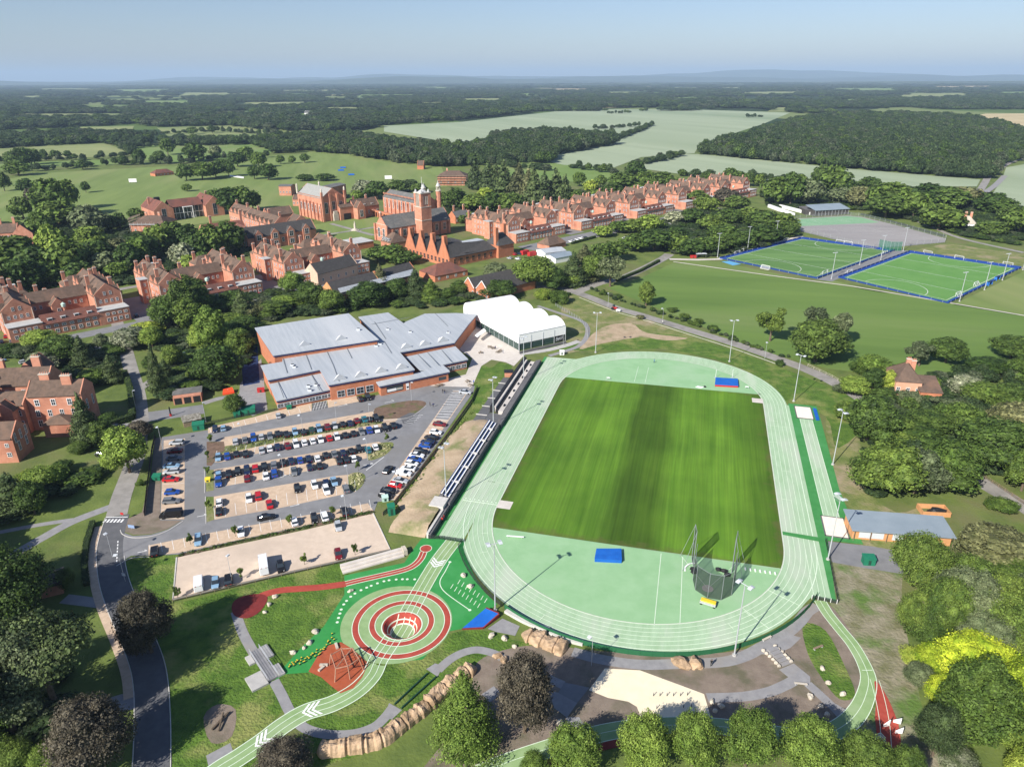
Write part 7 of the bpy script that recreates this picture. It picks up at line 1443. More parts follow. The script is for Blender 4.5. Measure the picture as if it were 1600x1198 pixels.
car_row('short bays along the top road', rA, [(336, 670, 'navy', 'hatchback'), (349, 668, 'light blue', 'hatchback'), (435, 648.5, 'silver', 'hatchback'), (563, 622.5, 'black', 'estate car'), (575, 620.5, 'black', 'off-road car')])
put_car(416, 807, pxdir((400, 810), (432, 804)), 'saloon car', 'black', 'black saloon car driving along the lane above the bottom bay row', 'cars on the move')
put_car(606, 733, pxdir((600, 740), (613, 725)), 'saloon car', 'black', 'black saloon car driving up the lane beside the slanting column', 'cars on the move')
car_row('gravel car park', rA, [(310.5, 911, 'white', 'van'), (336.5, 910, 'light blue', 'hatchback'), (357, 905.5, 'black', 'off-road car'), (412, 883.5, 'white', 'minibus'), (438.5, 884, 'black', 'hatchback'), (528.5, 821.5, 'silver', 'hatchback'), (528.5, 865, 'dark red', 'hatchback')], 'cars on the gravel')
rg = GROT
for i, (x, y, col, rz, w) in enumerate([(9, 525, 'red', rg + 1.4, 'on the yard beside the first boarding house'), (2, 533, 'navy', rg + 1.5, 'below the red car at the first boarding house'), (18, 532, 'grey', rg + 1.5, 'below the red car, nearer the first boarding house'), (1, 563, 'light blue', rg, 'at the left edge by the avenue'), (38, 565, 'silver', rg, 'on the avenue left of the blossoming tree'), (50, 562, 'black', rg, 'beside the silver car on the avenue'), (213, 493, 'navy', rg + 1.5, 'in the shade right of the first boarding house'), (250, 470, 'red', rg, 'at the stair tower of the second boarding house'), (254, 479, 'white', rg, 'just below the red car at the second boarding house'), (408, 459, 'red', rg, 'at the right corner of the second boarding house'), (292, 553, 'light blue', rg, 'between trees left of the sports centre'), (283, 588, 'dark red', rg, 'under trees above the garages'), (335, 590, 'white', rg, 'under the big tree above the garages'), (151, 544, 'white', rg, 'beside the trees below the first boarding house'), (500, 487, 'white', rg, 'by the trees behind the sports centre'), (160, 709, 'black', 0, 'on the drive left of the light green tree'), (180, 665, 'black', .3, 'in the shade of the drive below the hedge')]):
    put_car(x, y, rz, 'hatchback', col, '%s hatchback %s' % (col, w), 'cars parked among the school buildings')
for i, (x, y, col) in enumerate([(803, 397, 'red'), (812, 396, 'navy'), (796, 403, 'silver'), (809, 404, 'white')]): put_car(x, y, rg + 1.57, 'hatchback', col, '%s hatchback by the red containers, %s of four from left' % (col, ordn([1, 3, 0, 2][i])), 'cars by the containers')
for i, (x, y, col) in enumerate([(892, 377, 'white'), (897, 376, 'silver'), (902, 374, 'white'), (908, 372, 'white'), (914, 371, 'black')]): put_car(x, y, rg + 1.57, 'hatchback', col, '%s hatchback on the yard beyond the workshop, %s from left' % (col, ordn(i)), 'cars on the far yard')
for i, (x, y, col) in enumerate([(975, 372, 'white'), (981, 371, 'blue'), (986, 370, 'white'), (992, 368, 'black'), (1045, 350, 'white'), (1052, 348, 'red')]): put_car(x, y, rg + 1.57, 'hatchback', col, '%s hatchback among trees before far boarding houses, %s from left' % (col, ordn(i)), 'cars before the far boarding houses')
# quad trailer beside the minibus, tractor on the lane
t = thing('tractor', 'small red tractor on the lane beside the sports lawn', 'tractor', A(960, 484), R(-30)); mb = MB(); mb.box(-1, 1.4, -.5, .5, .7, 1.4); mb.box(-1, .1, -.6, .6, 1.4, 1.6); mb.build('body', M_red, t); mb = MB(); mb.prism([(-.9, -.55), (.1, -.55), (.1, .55), (-.9, .55)], 1.6, 2.5); mb.build('cab', M_glass, t)
for x, y, r_ in ((-.7, -.8, .75), (-.7, .8, .75), (1.1, -.6, .45), (1.1, .6, .45)): mb = MB(); mb.bar((x, y - .15, r_), (x, y + .15, r_), r_, 10); mb.build('wheel', M_tyre, t)
t = thing('trailer', 'white trailer hitched behind the red tractor on the lane', 'trailer', A(966, 487), R(-30)); mb = MB(); mb.box(-1, 1.2, -.7, .7, .5, 1.2); mb.build('body', M_white, t); mb = MB(); mb.bar((0, -.9, .35), (0, .9, .35), .35, 10); mb.build('wheel', M_tyre, t)
t = thing('quad_bike', 'dark quad bike with white load parked right of the minibus', 'quad bike', A(438, 893), rA); mb = MB(); mb.box(-.9, .9, -.35, .35, .45, .85); mb.bar((.5, -.4, 1.1), (.5, .4, 1.1), .05, 5); mb.build('body', M_black, t)
for x in (-.6, .6):
    for y in (-.45, .45): mb = MB(); mb.bar((x, y - .12, .3), (x, y + .12, .3), .3, 8); mb.build('wheel', M_tyre, t)
# ================================================================== FLOODLIGHTS AND LAMPS
def pole(h, heads, r=.16, arm=1.3, name='floodlight', m=None):
    t = thing(name, '', name.replace('_', ' ')); mb = MB(); mb.bar((0, 0, 0), (0, 0, h), r, 8, r * .55); mb.build('mast', m or M_steel, t)
    if name == 'floodlight':
        mb = MB(); mb.bar((0, 0, 0), (0, 0, .35), .45, 8); mb.build('base', M_conc, t)
        mb = MB(); mb.bar((-arm, 0, h), (arm, 0, h), .07, 5); mb.build('crossarm', M_steel, t)
    for k in range(heads):
        x = -arm + 2 * arm * k / max(1, heads - 1) if heads > 1 else .5
        for s in ((-1, 1) if heads == 2 and name == 'floodlight' else (1,)):
            m2 = MB(); m2.prism([(x - .38, s * .1), (x + .38, s * .1), (x + .38, s * .75), (x - .38, s * .75)], h + .02, [h + .3, h + .3, h + .12, h + .12]); m2.build('lamp_head', M_panel, t)
    if heads == 1: mb = MB(); mb.bar((0, 0, h), (.7, .35, h + .05), .05, 5); mb.build('arm', M_steel, t)
    return t
FLP = pole(17.4, 2); FL = [((773.7, 953.7), 'in front of the blue slope, tallest at the lower left'), ((1147.2, 1023.7), 'at the bottom of the track beside the earth bank'), ((697.5, 785), 'at the lower end of the blue seating'), ((771, 668), 'at the upper end of the blue seating'), ((818, 595.5), 'on the white terrace beside the home straight'), ((930.5, 551), 'behind the far bend, left one'), ((1139.5, 565), 'behind the far bend near the sports lawn road'), ((1240, 627), 'left of the far sand pit'), ((1301, 726), 'beside the round trees half way down the runway'), ((1293.5, 874), 'below the near sand pit by the changing pavilion')]
for i, (p, w) in enumerate(FL):
    o = FLP if i == 0 else dup(FLP, (0, 0, 0)); o.location = A(*p); o.rotation_euler = (0, 0, R([20, -50, 60, 60, 60, 0, 10, -40, -75, -80][i])); o['label'] = 'tall grey floodlight %s' % w; o['group'] = 'floodlights round the running track'
    if i == 0: index_kids(FLP)
AST = [((1121, 402), 'at the near left corner of the striped pitch'), ((1168, 390), 'half way up the left side of the striped pitch'), ((1211, 380), 'toward the far left corner of the striped pitch'), ((1299, 436), 'lowest one between the two pitches'), ((1343, 414), 'second one up between the two pitches'), ((1376, 406), 'third one up between the two pitches'), ((1411, 392), 'topmost one between the two pitches'), ((1499, 471), 'at the lowest corner of the plain pitch'), ((1538, 453), 'second one up the right side of the plain pitch'), ((1566, 438), 'third one up the right side of the plain pitch'), ((1598, 422), 'at the far right corner of the plain pitch')]
AP = pole(15, 3, .2, 1.2); index_kids(AP)
for i, (p, w) in enumerate(AST):
    o = AP if i == 0 else dup(AP, (0, 0, 0)); o.location = A(*p); o.rotation_euler = (0, 0, R(20)); o['label'] = 'tall floodlight %s' % w; o['group'] = 'floodlights round the two pitches'
LPp = pole(7, 1, .07, .5, 'street_lamp'); index_kids(LPp)
for i, (p, w) in enumerate([((643, 626), 'on the brown island near the entrance'), ((578, 661), 'near the right end of the topmost car row'), ((526, 660), 'in the middle of the topmost car row'), ((474, 679), 'above the second long row'), ((380, 694), 'near the left end of the planted strip'), ((254, 700), 'at the top of the left bay column'), ((575, 719), 'beside the upper rockery island'), ((545, 760), 'beside the lower rockery island'), ((620, 770), 'at the foot of the slanting right column'), ((444, 745), 'in the middle of the fourth car row'), ((363, 910), 'on the gravel beside the dark car'), ((542, 812), 'at the right end of the planted strip above the gravel'), ((322, 660), 'at the green box above the car park'), ((195, 905), 'beside the new road in the grass'), ((176, 870), 'at the car park mouth by the road'), ((924, 1040), 'in front of the copper tree by the path'), ((213, 640), 'beside the left lane near the outbuilding'), ((950, 480), 'beside the lane above the bare soil'), ((1035, 505), 'half way along the lane'), ((1195, 560), 'along the lane near the airy tree'), ((880, 540), 'outside the white canopy')]):
    o = LPp if i == 0 else dup(LPp, (0, 0, 0)); o.location = A(*p); o.rotation_euler = (0, 0, rr_.uniform(0, 6)); o['label'] = 'slim street lamp %s' % w; o['group'] = 'street lamps'
# ================================================================== STANDS ALONG THE HOME STRAIGHT
def tbox(mb, u0, u1, v0, v1, z0, z1):
    mb.prism([tuple(T(u, v))[:2] for u, v in ((u0, v0), (u1, v0), (u1, v1), (u0, v1))], z0, z1)
t = thing('seating_stand', 'long low stand with blue and white benches behind a dark wall', 'stand', T(-50, -22)); o0 = T(-50, -22)
mb = MB(o0); tbox(mb, -49.0, -48.3, -47, 2, 0, 1.7); tbox(mb, -50.0, -49.0, -45, 2, 0, 1.65); tbox(mb, -51.0, -50.0, -45, 2, 0, 2.05); tbox(mb, -52.0, -51.0, -45, 2, 0, 2.45); mb.build('base', M_concdk, t)
for k, u in enumerate((-49.5, -50.5, -51.5)): mb = MB(o0); tbox(mb, u - .22, u + .22, -44.5, 1.5, 2.0 + k * .4, 2.12 + k * .4); mb.m = 1; tbox(mb, u - .28, u - .23, -44.5, 1.5, 1.95 + k * .4, 2.3 + k * .4); mb.build('bench', [M_white, mat('seat_blue', (.05, .13, .42), rough=.5)], t)
mb = MB(o0); [tbox(mb, -52, -49.02, v - .35, v + .35, 2.14, 2.5) for v in (-37, -28.5, -20, -11.5, -3.5)]; mb.build('aisle_steps', M_kerb, t)
mb = MB(o0); tbox(mb, -53.2, -49.2, -49.8, -45.2, 0, 2.2); mb.build('landing', M_kerb, t)
for nm, u0, u1, v0, v1, h, m in (('long low white topped wall from the stand to the track gate', -49.6, -49.0, -61, -50, 1.6, M_kerb),):
    mb = MB(T(u0, v0)); tbox(mb, u0, u1, v0, v1, 0, h); tag(mb.build('wall', m, loc=T(u0, v0)), nm, 'wall')
mb = MB(T(-49, -55)); tbox(mb, -48.95, -48.4, -61, -47.2, 0, 1.3); tag(mb.build('wall', M_concdk, loc=T(-49, -55)), 'dark retaining wall beside the track between the gate and the stand', 'wall')
t = thing('terrace', 'white stepped terrace with dark planters beside the upper home straight', 'terrace', T(-50, 30)); o0 = T(-50, 30)
mb = MB(o0); tbox(mb, -48.9, -47.9, 2.3, 62, 0, 1.5); tbox(mb, -49.9, -48.95, 6, 62, 0, 1.2); mb.build('dark_wall', M_concdk, t)
mb = MB(o0); tbox(mb, -51.6, -49.95, 12, 60, 0, 1.35); tbox(mb, -53.8, -53.0, 14, 60, 0, 1.9); mb.build('white_walk', M_plaza, t)
mb = MB(o0); tbox(mb, -52.9, -51.7, 13, 60, 0, 1.1); tbox(mb, -54.9, -53.85, 13, 62, 0, 2.3); mb.build('planter', M_black, t)
mb = MB(o0); tbox(mb, -58.6, -55.0, 3, 44, 0, .12); tbox(mb, -54.9, -49.2, 3, 12.5, 0, .14); mb.build('tarmac_walk', M_tar2, t)
mb = MB(o0); [tbox(mb, -59, -55, v, v + .35, .13, .3) for v in (10, 17, 24, 31, 38)]; mb.build('kerb_strip', M_kerb, t)
for k in range(7): mb = MB(o0); v = 16 + k * 6.5; tbox(mb, -50.9, -50.5, v, v + 1.2, 1.36, 1.85); mb.build('seat_block', M_black, t)
t = thing('kiosk', 'small red brown kiosk at the top of the white terrace', 'kiosk', T(-57, 46)); mb = MB(); mb.box(-1.6, 1.6, -1.2, 1.2, 0, 1.9); mb.m = 1; mb.box(-1.8, 1.8, -1.4, 1.4, 1.9, 2.2); mb.build('body', [M_brick, M_black], t)
# dirt bank between the stand and the car park fence
BK = [(-53.4, 4), (-52.2, -45), (-53.4, -52), (-50.2, -61)]; mb = MB(T(-55, -25)); n_ = 26; rowsB = []
for i in range(n_ + 1):
    v = 6 - 67 * i / n_; L0 = -50.0 - (2.4 if v > -50 else 0) ; w = 10.5 + 2 * noise.noise(Vector((i * .4, 0, 0))) - max(0, (v + 5) * .35)
    rowsB.append([mb.pt((*T(L0 - w * q, v)[:2], z * (1 if 0 < i < n_ else 0) * (1 + .25 * noise.noise(Vector((i * .5, q * 3, 1)))))) for q, z in ((0, 1.9), (.15, 2.1), (.4, 1.7), (.7, .9), (1, .02))])
for a, b_ in zip(rowsB, rowsB[1:]):
    for k in range(4): mb.f.append([a[k], b_[k], b_[k + 1], a[k + 1]]); mb.mi.append(0)
mb.f = [f[::-1] for f in mb.f]; o = mb.build('earth_bank', M_dirt, smooth_=True, loc=T(-55, -25)); o['kind'] = 'structure'
# ================================================================== FENCES
def fence(name, label, pts, h, m, post=2.5, solid_=True, z0=0, pr=.05, pm=None, world=False, rails=0, closed=False, cat='fence'):
    P = [Vector(p) for p in pts] if world else [A(*p) for p in pts]; o = P[0].copy(); o.z = 0; t = thing(name, label, cat, o); mb = MB(o)
    if solid_:
        for a, b_ in zip(P, P[1:]): mb.face((a.x, a.y, z0 + .05), (b_.x, b_.y, z0 + .05), (b_.x, b_.y, z0 + h), (a.x, a.y, z0 + h))
        mb.build('panel', m, t)
    mb = MB(); mb.bar((0, 0, 0), (0, 0, h + .05), pr, 4); pme = None; Q = []
    for a, b_ in zip(P, P[1:]): n = max(1, round((b_ - a).length / post)); Q += [a.lerp(b_, k / n) for k in range(n)]
    Q.append(P[-1]); Q = Q[::(len(Q) // 95 + 1)]
    for q in Q:
        if pme is None: c_ = mb.build('post', pm or m, t); pme = c_.data
        else: c_ = link('post', pme, t)
        c_.location = (q.x - o.x, q.y - o.y, 0)
    for k in range(rails):
        mb = MB(o); z = h * (k + 1) / rails
        for a, b_ in zip(P, P[1:]): mb.bar((a.x, a.y, z), (b_.x, b_.y, z), pr * .7, 4)
        mb.build('rail', pm or m, t)
    return t
arcf = lambda r, t0, t1, n: [T(-r * math.cos(a), -HV - r * math.sin(a)) for a in np.linspace(t0, t1, n)]
fence('track_fence', 'green windbreak fence panels round the lower bend of the track', arcf(45.6, 1.02, math.pi - .40, 34), 1.3, mat('windbreak', (.02, .12, .05), rough=.8), 2.6, world=True, pr=.06)
fence('track_fence', 'dark mesh fence from the track gate down to the blue slope', [T(-40.4, -60.2)] + arcf(45.6, .47, 1.0, 14), 1.2, M_net, 2, world=True, pr=.05, pm=M_black)
fence('gate', 'dark metal gate across the top of the sprint path', [T(-49, -61.2), T(-46.4, -60.6), T(-40.6, -60.5)], 1.2, M_net, 1.5, world=True, pr=.06, pm=M_black, cat='gate')
fence('track_fence', 'dark low fence beside the deep green strip at lower right', [T(46.2, -61), T(46.6, -37.4)], 1.1, M_net, 2, world=True, pr=.05, pm=M_black)
fence('gate', 'white topped gate where the running path leaves the track', [T(40.8, -61), T(45.9, -61.3)], 1.1, M_net, 1.2, world=True, pr=.07, pm=M_white, cat='gate')
fence('car_park_fence', 'brown timber fence between the slanting car column and the dirt bank', [(746, 606), (737, 628), (690, 694), (640, 758), (613, 792), (598, 806)], 1.2, M_wood, 2.5, pr=.07)
fence('car_park_fence', 'dark timber fence between the lawn and the left bay column', [(243, 684), (238, 705), (231, 760), (226, 806)], 1.5, M_black, 2.5, pr=.07)
fence('car_park_fence', 'low dark rail fence along the lower edge of the gravel', [(610, 862), (560, 873), (440, 900), (270, 940)], .9, M_net, 3, pr=.05, pm=M_wood, rails=2)
fence('rail_fence', 'timber post and rail fence beside the lane in the right wood', [(1497, 722), (1530, 742), (1570, 768), (1625, 806)], 1.1, M_wood, 2.5, solid_=False, rails=3, pr=.07)
fence('rail_fence', 'pale timber rail along the lane left of the brick cottage', [(1262, 572), (1300, 590), (1345, 616)], 1.0, M_stone, 3, solid_=False, rails=2, pr=.06)
for P_, nm in ((p1, 'striped'), (p2, 'plain')): q = [A(*c) for c in P_]; fence('pitch_fence', 'low blue boarded fence round the %s pitch' % nm, q + [q[0]], 1.0, mat('blue_board', (.012, .045, .20), rough=.8), 3, world=True, pr=.08, pm=M_steel)
cq = [A(*c) for c in [(1240, 342), (1323, 337), (1347, 339), (1478, 373), (1476, 379), (1421, 384), (1364, 389), (1252, 362)]]
fence('court_fence', 'tall pale mesh fence round the tennis courts', cq + [cq[0]], 3.0, M_cmesh, 3, world=True, pr=.06, pm=M_steel)
fence('court_fence', 'green mesh net screen at the lower end of the courts', [(1372, 388), (1390, 392), (1408, 392)], 6, mat('green_net', (.02, .16, .10), rough=.8, alpha=.6), 3, pm=M_steel)
fence('garden_fence', 'thin wire fence round the rough ground right of the canopy', [(868, 478), (905, 500), (917, 512), (918, 528)], 1.6, M_cmesh, 2.5, pm=M_steel)
fence('garden_fence', 'dark fence in front of the green boxes above the car park', [(320, 664), (375, 652), (440, 640)], 1.0, M_net, 2.5, pm=M_black)
# ================================================================== TRACK EQUIPMENT
M_cage = mat('cage_frame', (.24, .26, .27), rough=.5); c = T(19.5, -60.5); t = thing('hammer_cage', 'tall hammer throwing cage of dark netting on grey posts', 'throwing cage', c, -TY)
pts = [(-3.9, 4.0), (-4.2, -.5), (-3.6, -3.9), (-.9, -6.0), (2.0, -6.0), (4.2, -3.8), (4.9, -.5), (4.9, 3.0)]
mb = MB()
for i, (a, b_) in enumerate(zip(pts, pts[1:])): mb.face((*a, .1), (*b_, .1), (*b_, 6.5), (*a, 6.5))
mb.build('net', M_net, t)
mb = MB(); [mb.bar((*p, 0), (*p, 6.9), .06, 5) for p in pts]; [mb.bar((*a, 6.6), (*b_, 6.6), .04, 4) for a, b_ in zip(pts, pts[1:])]; mb.build('frame', M_cage, t)
for s, (x, y) in ((-1, (-4.3, 4.6)), (1, (4.4, 4.4))):
    mb = MB(); w = [(x, y), (x + s * .4, y + 2.9)]
    for p in w: mb.bar((*p, 0), (*p, 9.8), .09, 5)
    mb.bar((*w[0], 9.8), (*w[1], 9.8), .07, 5); mb.bar((*w[0], 0.3), (*w[1], .3), .07, 5); mb.bar((*w[0], 9.6), (x + s * 2.4, y - 2.4, 0), .05, 4); mb.bar((*w[1], 9.6), (x + s * 3.2, y + 3, 0), .05, 4); mb.bar((*w[0], 5), (*w[1], 5), .05, 4); mb.build('gate_frame', M_cage, t)
    mb = MB(); mb.face((*w[0], .4), (*w[1], .4), (*w[1], 9.6), (*w[0], 9.6)); mb.build('gate_net', M_net, t)
mb = MB(); [mb.blob((x, y, .35), (.9, .7, .5), 1, .4, k) for k, (x, y) in enumerate(((-4.2, 3.2), (-4, 2.2), (1.4, 4.6), (2.6, 4.4), (3.4, 3.2)))]; mb.build('bunched_net', M_black, t)
ring('throwing_circle', T(18.6, -63.2), .01, 1.25, .105, M_plaza, 28)
mb = MB(); 
for s in (-1, 1): add_strip(mb, [T(18.6, -63.2), T(18.6 + s * 6.5, -52.2)], .1, .118)
mb.build('throwing_lines', M_line)['kind'] = 'structure'
def mat_block(name, lab, cat, q, h, m, side=None, cover=True):
    W_ = [A(*p) for p in q]; c = sum(W_, Vector()) / 4; c.z = 0; t = thing(name, lab, cat, c); mb = MB(c)
    mb.prism([tuple(p)[:2] for p in W_], .1, h); mb.build('mat', side or m, t); mb = MB(c); mb.prism([tuple(c + (p - c) * 1.02)[:2] for p in W_], h + .003, h + .12); mb.build('cover', m, t); return t, c
mat_block('landing_mat', 'blue covered high jump mat on the near green area', 'landing mat', [(929, 878), (971, 880), (970, 862), (932, 862)], .9, M_blue)
t, c = mat_block('landing_mat', 'blue landing mat with red sides on the far green area', 'landing mat', [(1117, 604), (1153, 606), (1152, 595), (1118, 593)], .8, M_blue, M_red)
for x, y in ((1118, 590), (1144, 590)): p = A(x, y); t = thing('jump_upright', 'white jump upright at the far landing mat, %s one' % ('left' if x < 1130 else 'right'), 'jump upright', p, 0, 'jump uprights'); mb = MB(); mb.bar((0, 0, 0), (0, 0, 3.5), .06, 5); mb.build('post', M_white, t); mb = MB(); mb.box(-.6, .6, -.4, .4, 0, .12); mb.build('base', M_steel, t)
def bench(lab, px, py, rz, L=1.8, m=None, name='bench', cat='bench'):
    t = thing(name, lab, cat, A(px, py), rz); mb = MB(); mb.box(-L / 2, L / 2, -.22, .22, .42, .5); mb.build('seat', m or M_wood, t)
    for x in (-L * .4, L * .4): mb = MB(); mb.box(x - .05, x + .05, -.2, .2, 0, .42); mb.build('leg', M_steel, t)
    return t
bench('long white bench on the near green area below the infield corner', 805, 840, pxdir((790, 839), (818, 841)), 4.4, M_white)
t = thing('equipment_trolley', 'grey trolley with bright yellow top beside the hammer cage', 'trolley', A(1106, 945), pxdir((1094, 942), (1120, 950))); mb = MB(); mb.box(-1.7, 1.7, -.7, .1, .5, .9); mb.build('frame', M_steel, t); mb = MB(); mb.box(-1.6, 1.6, -.35, .65, .9, 1.15); mb.build('cover', M_yellow, t)
for x in (-1.4, 1.4): mb = MB(); mb.bar((x, -.6, .25), (x, .5, .25), .25, 8); mb.build('wheel', M_tyre, t)
def hurdles(lab, px, py, rz, n=5):
    t = thing('hurdle_stack', lab, 'hurdles', A(px, py), rz)
    for k in range(n):
        mb = MB(); y = k * .35; [mb.bar((x, y, 0), (x, y, .9), .03, 4) for x in (-.6, .6)]; [mb.bar((x, y, .03), (x, y - .6, .03), .03, 4) for x in (-.6, .6)]; mb.m = 1; mb.box(-.62, .62, y - .03, y + .03, .82, .92); mb.build('hurdle', [M_steel, M_white], t)
hurdles('grey stacked hurdles at the top of the near floodlight mast', 1313, 784, .3, 7); hurdles('cluster of stacked hurdles on the far green area by the infield', 951, 594, .2, 4); hurdles('line of small hurdles beside the far landing mat', 1167, 608, -.1, 3)
t = thing('cover_sheet', 'crumpled white sheet with dark bag on the far green area', 'ground sheet', A(1093, 605), 0); mb = MB(); mb.blob((0, 0, .1), (1.5, .8, .25), 2, .6, 4); mb.build('sheet', M_white, t); mb = MB(); mb.blob((1.9, -.1, .3), (.6, .5, .4), 1, .3, 2); mb.build('bag', M_black, t)
mb = MB()
for k in range(7): a = T(27.0 + k * 1.1, -53.9); mb.prism([tuple(a + Vector((dx, dy, 0)))[:2] for dx, dy in ((-.2, -.5), (.1, -.5), (.2, .3), (-.1, .3))], .1, .35)
tag(mb.build('marker_boards', M_white), 'row of small white distance markers right of the hammer cage', 'marker boards')
t = thing('arc_mat', 'curved white plastic edging left of the hammer cage', 'edging', A(1085, 890)); mb = MB(A(1085, 890)); P = smooth([A(*p) for p in ((1070, 893), (1071, 886), (1078, 881), (1088, 880))], 6); add_strip(mb, P, .35, .16); mb.build('edging', M_white, t)
mat_block('mat_block', 'blue padded strip beside the far sand pit', 'mat', [(1270, 639), (1275, 640), (1280, 657), (1275, 657)], .3, M_blue); mat_block('mat_block', 'blue padded strip beside the near sand pit', 'mat', [(1325, 806), (1330, 807), (1337, 841), (1331, 840)], .3, M_blue)
# ================================================================== PLAY EQUIPMENT, ROCKS, BRIDGE
M_ply = mat('play_timber', (.34, .17, .11), (.44, .25, .17), 2, .8, obj=True)
c = A(540, 1045); t = thing('climbing_frame', 'brown timber climbing frame with leaning posts on the russet surface', 'climbing frame', c, .5)
ps = [(-2.2, -1.8), (2.4, -1.6), (2.2, 1.8), (-2.0, 2.0), (0, -2.4), (.2, 2.6)]
for i, p in enumerate(ps): mb = MB(); mb.bar((p[0] * 1.25, p[1] * 1.25, 0), (p[0], p[1], 2.9 + .3 * (i % 2)), .13, 6, .1); mb.build('post', M_ply, t)
for i, (a, b_) in enumerate([(0, 4), (4, 1), (1, 2), (2, 5), (5, 3), (3, 0), (0, 2), (4, 5)]): mb = MB(); mb.bar((*ps[a], 2.8), (*ps[b_], 2.9), .11, 6); mb.build('beam', M_ply, t)
mb = MB(); 
for k in range(6): mb.bar((-2 + k * .8, -1.8, 2.8), (-2 + k * .8, 1.9, 2.8), .025, 4); mb.bar((-2, -1.8 + k * .75, 1.4), (2.2, -1.7 + k * .75, 1.6), .02, 4)
mb.build('rope_net', M_black, t)
for i, (x, y, lb) in enumerate(((506, 1040, 'left'), (503, 1045, 'lower'), (526, 1010, 'upper'))): t = thing('play_block', 'low grey and white play block on the russet surface, %s one' % lb, 'play block', A(x, y), i, 'play blocks'); mb = MB(); mb.box(-.8, .8, -.25, .25, .12, .45); mb.build('top', M_rockpale, t); mb = MB(); mb.box(-.6, .6, -.15, .15, 0, .12); mb.build('foot', M_steel, t)
pp = MB(); pp.bar((0, 0, 0), (0, 0, .45), .13, 6); pp.m = 1; pp.bar((0, 0, .45), (0, 0, .5), .14, 6); po = None; k_ = 0
for i in range(36):
    s = i / 35; x = 452 + 70 * s + 3 * math.sin(i * 2.1); y = 1040 - 34 * s ** 1.3 - 22 * max(0, s - .75) * 2 + 3.5 * math.cos(i * 2.6)
    if po is None: po = pp.build('stepping_post', [M_dkmetal, M_yellow]); o = po
    else: o = link('stepping_post', po.data)
    o.location = A(x, y); tag(o, 'short green stepping post with yellow top, %s along the curved line from the lower end' % ordn(i), 'stepping post', 'stepping posts beside the green play area')
def rock(lab, px, py, r, h, m=None, seed=0, group=None):
    mb = MB(); mb.blob((0, 0, h * .35), (r, r * .75, h * .7), 2, .55, seed, .5); o = mb.build('boulder', m or M_rockpale, loc=A(px, py)); o.rotation_euler = (0, 0, seed); tag(o, lab, 'boulder', group); return o
RK = [(493, 988, .9, 'at the top of the line above the stepping posts'), (484, 1005, .8, 'second from the top beside the stepping posts'), (475, 1013, .6, 'third from the top beside the stepping posts'), (458, 1020, .7, 'lowest beside the stepping posts'), (768, 994, .9, 'on the lawn right of the blue slope, left one'), (788, 998, .9, 'on the lawn right of the blue slope, right one'), (804, 1011, .7, 'lowest on the lawn right of the blue slope'), (430, 933, .8, 'right of the dark red oval, topmost'), (421, 945, .7, 'right of the dark red oval, middle'), (414, 957, .6, 'right of the dark red oval, lowest'), (548, 924, .8, 'on the corner of the green play area'), (1285, 1045, .7, 'in the grass patch edge, topmost of three'), (1294, 1067, .7, 'in the grass patch edge, middle of three'), (1317, 1085, .7, 'in the grass patch edge, lowest of three'), (1266, 1089, .8, 'left of the short path at lower right, upper'), (1282, 1104, .7, 'left of the short path at lower right, middle'), (1292, 1117, .7, 'left of the short path at lower right, lower'), (1113, 1098, .7, 'right of the pale paving, upper'), (1127, 1104, .8, 'right of the pale paving, right'), (1117, 1111, .6, 'right of the pale paving, lower'), (874, 1131, .9, 'below the copper tree by the running path'), (724, 900, .9, 'by the dark mesh fence, upper', ), (735, 917, .9, 'by the dark mesh fence, lower')]
for i, (x, y, r, w) in enumerate(RK): rock('pale boulder ' + w, x, y, r * .85, r * .9, M_rockpale, i)
rock('big sandstone boulder beside the path under the bend, left of the pair', 1064, 1038, 1.9, 1.3, M_rock, 31); rock('big sandstone boulder beside the path under the bend, right of the pair', 1087, 1038, 1.7, 1.3, M_rock, 33); rock('sandstone boulder near the path left of the copper tree, left one', 777, 1026, .9, .9, M_rock, 35); rock('sandstone boulder near the path left of the copper tree, right one', 787, 1032, .9, .9, M_rock, 36)
def rockwall(lab, pts, w, h, seed, z0=0):
    P = smooth([A(*p) for p in pts], 14); o = P[0].copy(); o.z = 0; mb = MB(o); K = 11; g = []; s = 0
    for i, p in enumerate(P):
        d = P[min(i + 1, len(P) - 1)] - P[max(i - 1, 0)]; d.normalize(); nv = Vector((-d.y, d.x, 0)); s += (P[i] - P[i - 1]).length if i else 0; e = min(1, s / 2 + .15, (len(P) - 1 - i) * .25 + .15)
        blk = noise.noise(Vector((int(s / 2.6 + .6 * math.sin(s)), seed, 0)) * 1.37); row = []
        for k in range(K):
            a = math.pi * k / (K - 1); x = -math.cos(a); z = math.sin(a) ** .45; q = Vector((s * .55, x * 1.3 + z, seed)); n_ = noise.noise(q) * .55 + noise.noise(q * 2.7) * .3 + blk * .35
            cr = .8 if abs((s / 2.6 + .1 * math.sin(s * 3)) % 1 - .5) > .44 else 1
            v = p + nv * x * w * .62 * e * (1 + .35 * n_) * cr; row.append(mb.pt((v.x, v.y, max(0, z * h * e * (.8 + .45 * n_) * cr))))
        g.append(row)
    for a, b_ in zip(g, g[1:]):
        for k in range(K - 1): mb.f.append([a[k], a[k + 1], b_[k + 1], b_[k]]); mb.mi.append(0)
    mb.f.append(g[0][::-1]); mb.f.append(g[-1]); mb.mi += [0, 0]
    o_ = mb.build('rock_wall', M_rock, loc=o); tag(o_, lab, 'rock wall'); return o_
rockwall('rugged sandstone climbing rock below the white benches', [(815, 990), (832, 996), (850, 1003), (868, 1010), (886, 1016)], 3.2, 1.9, 5)
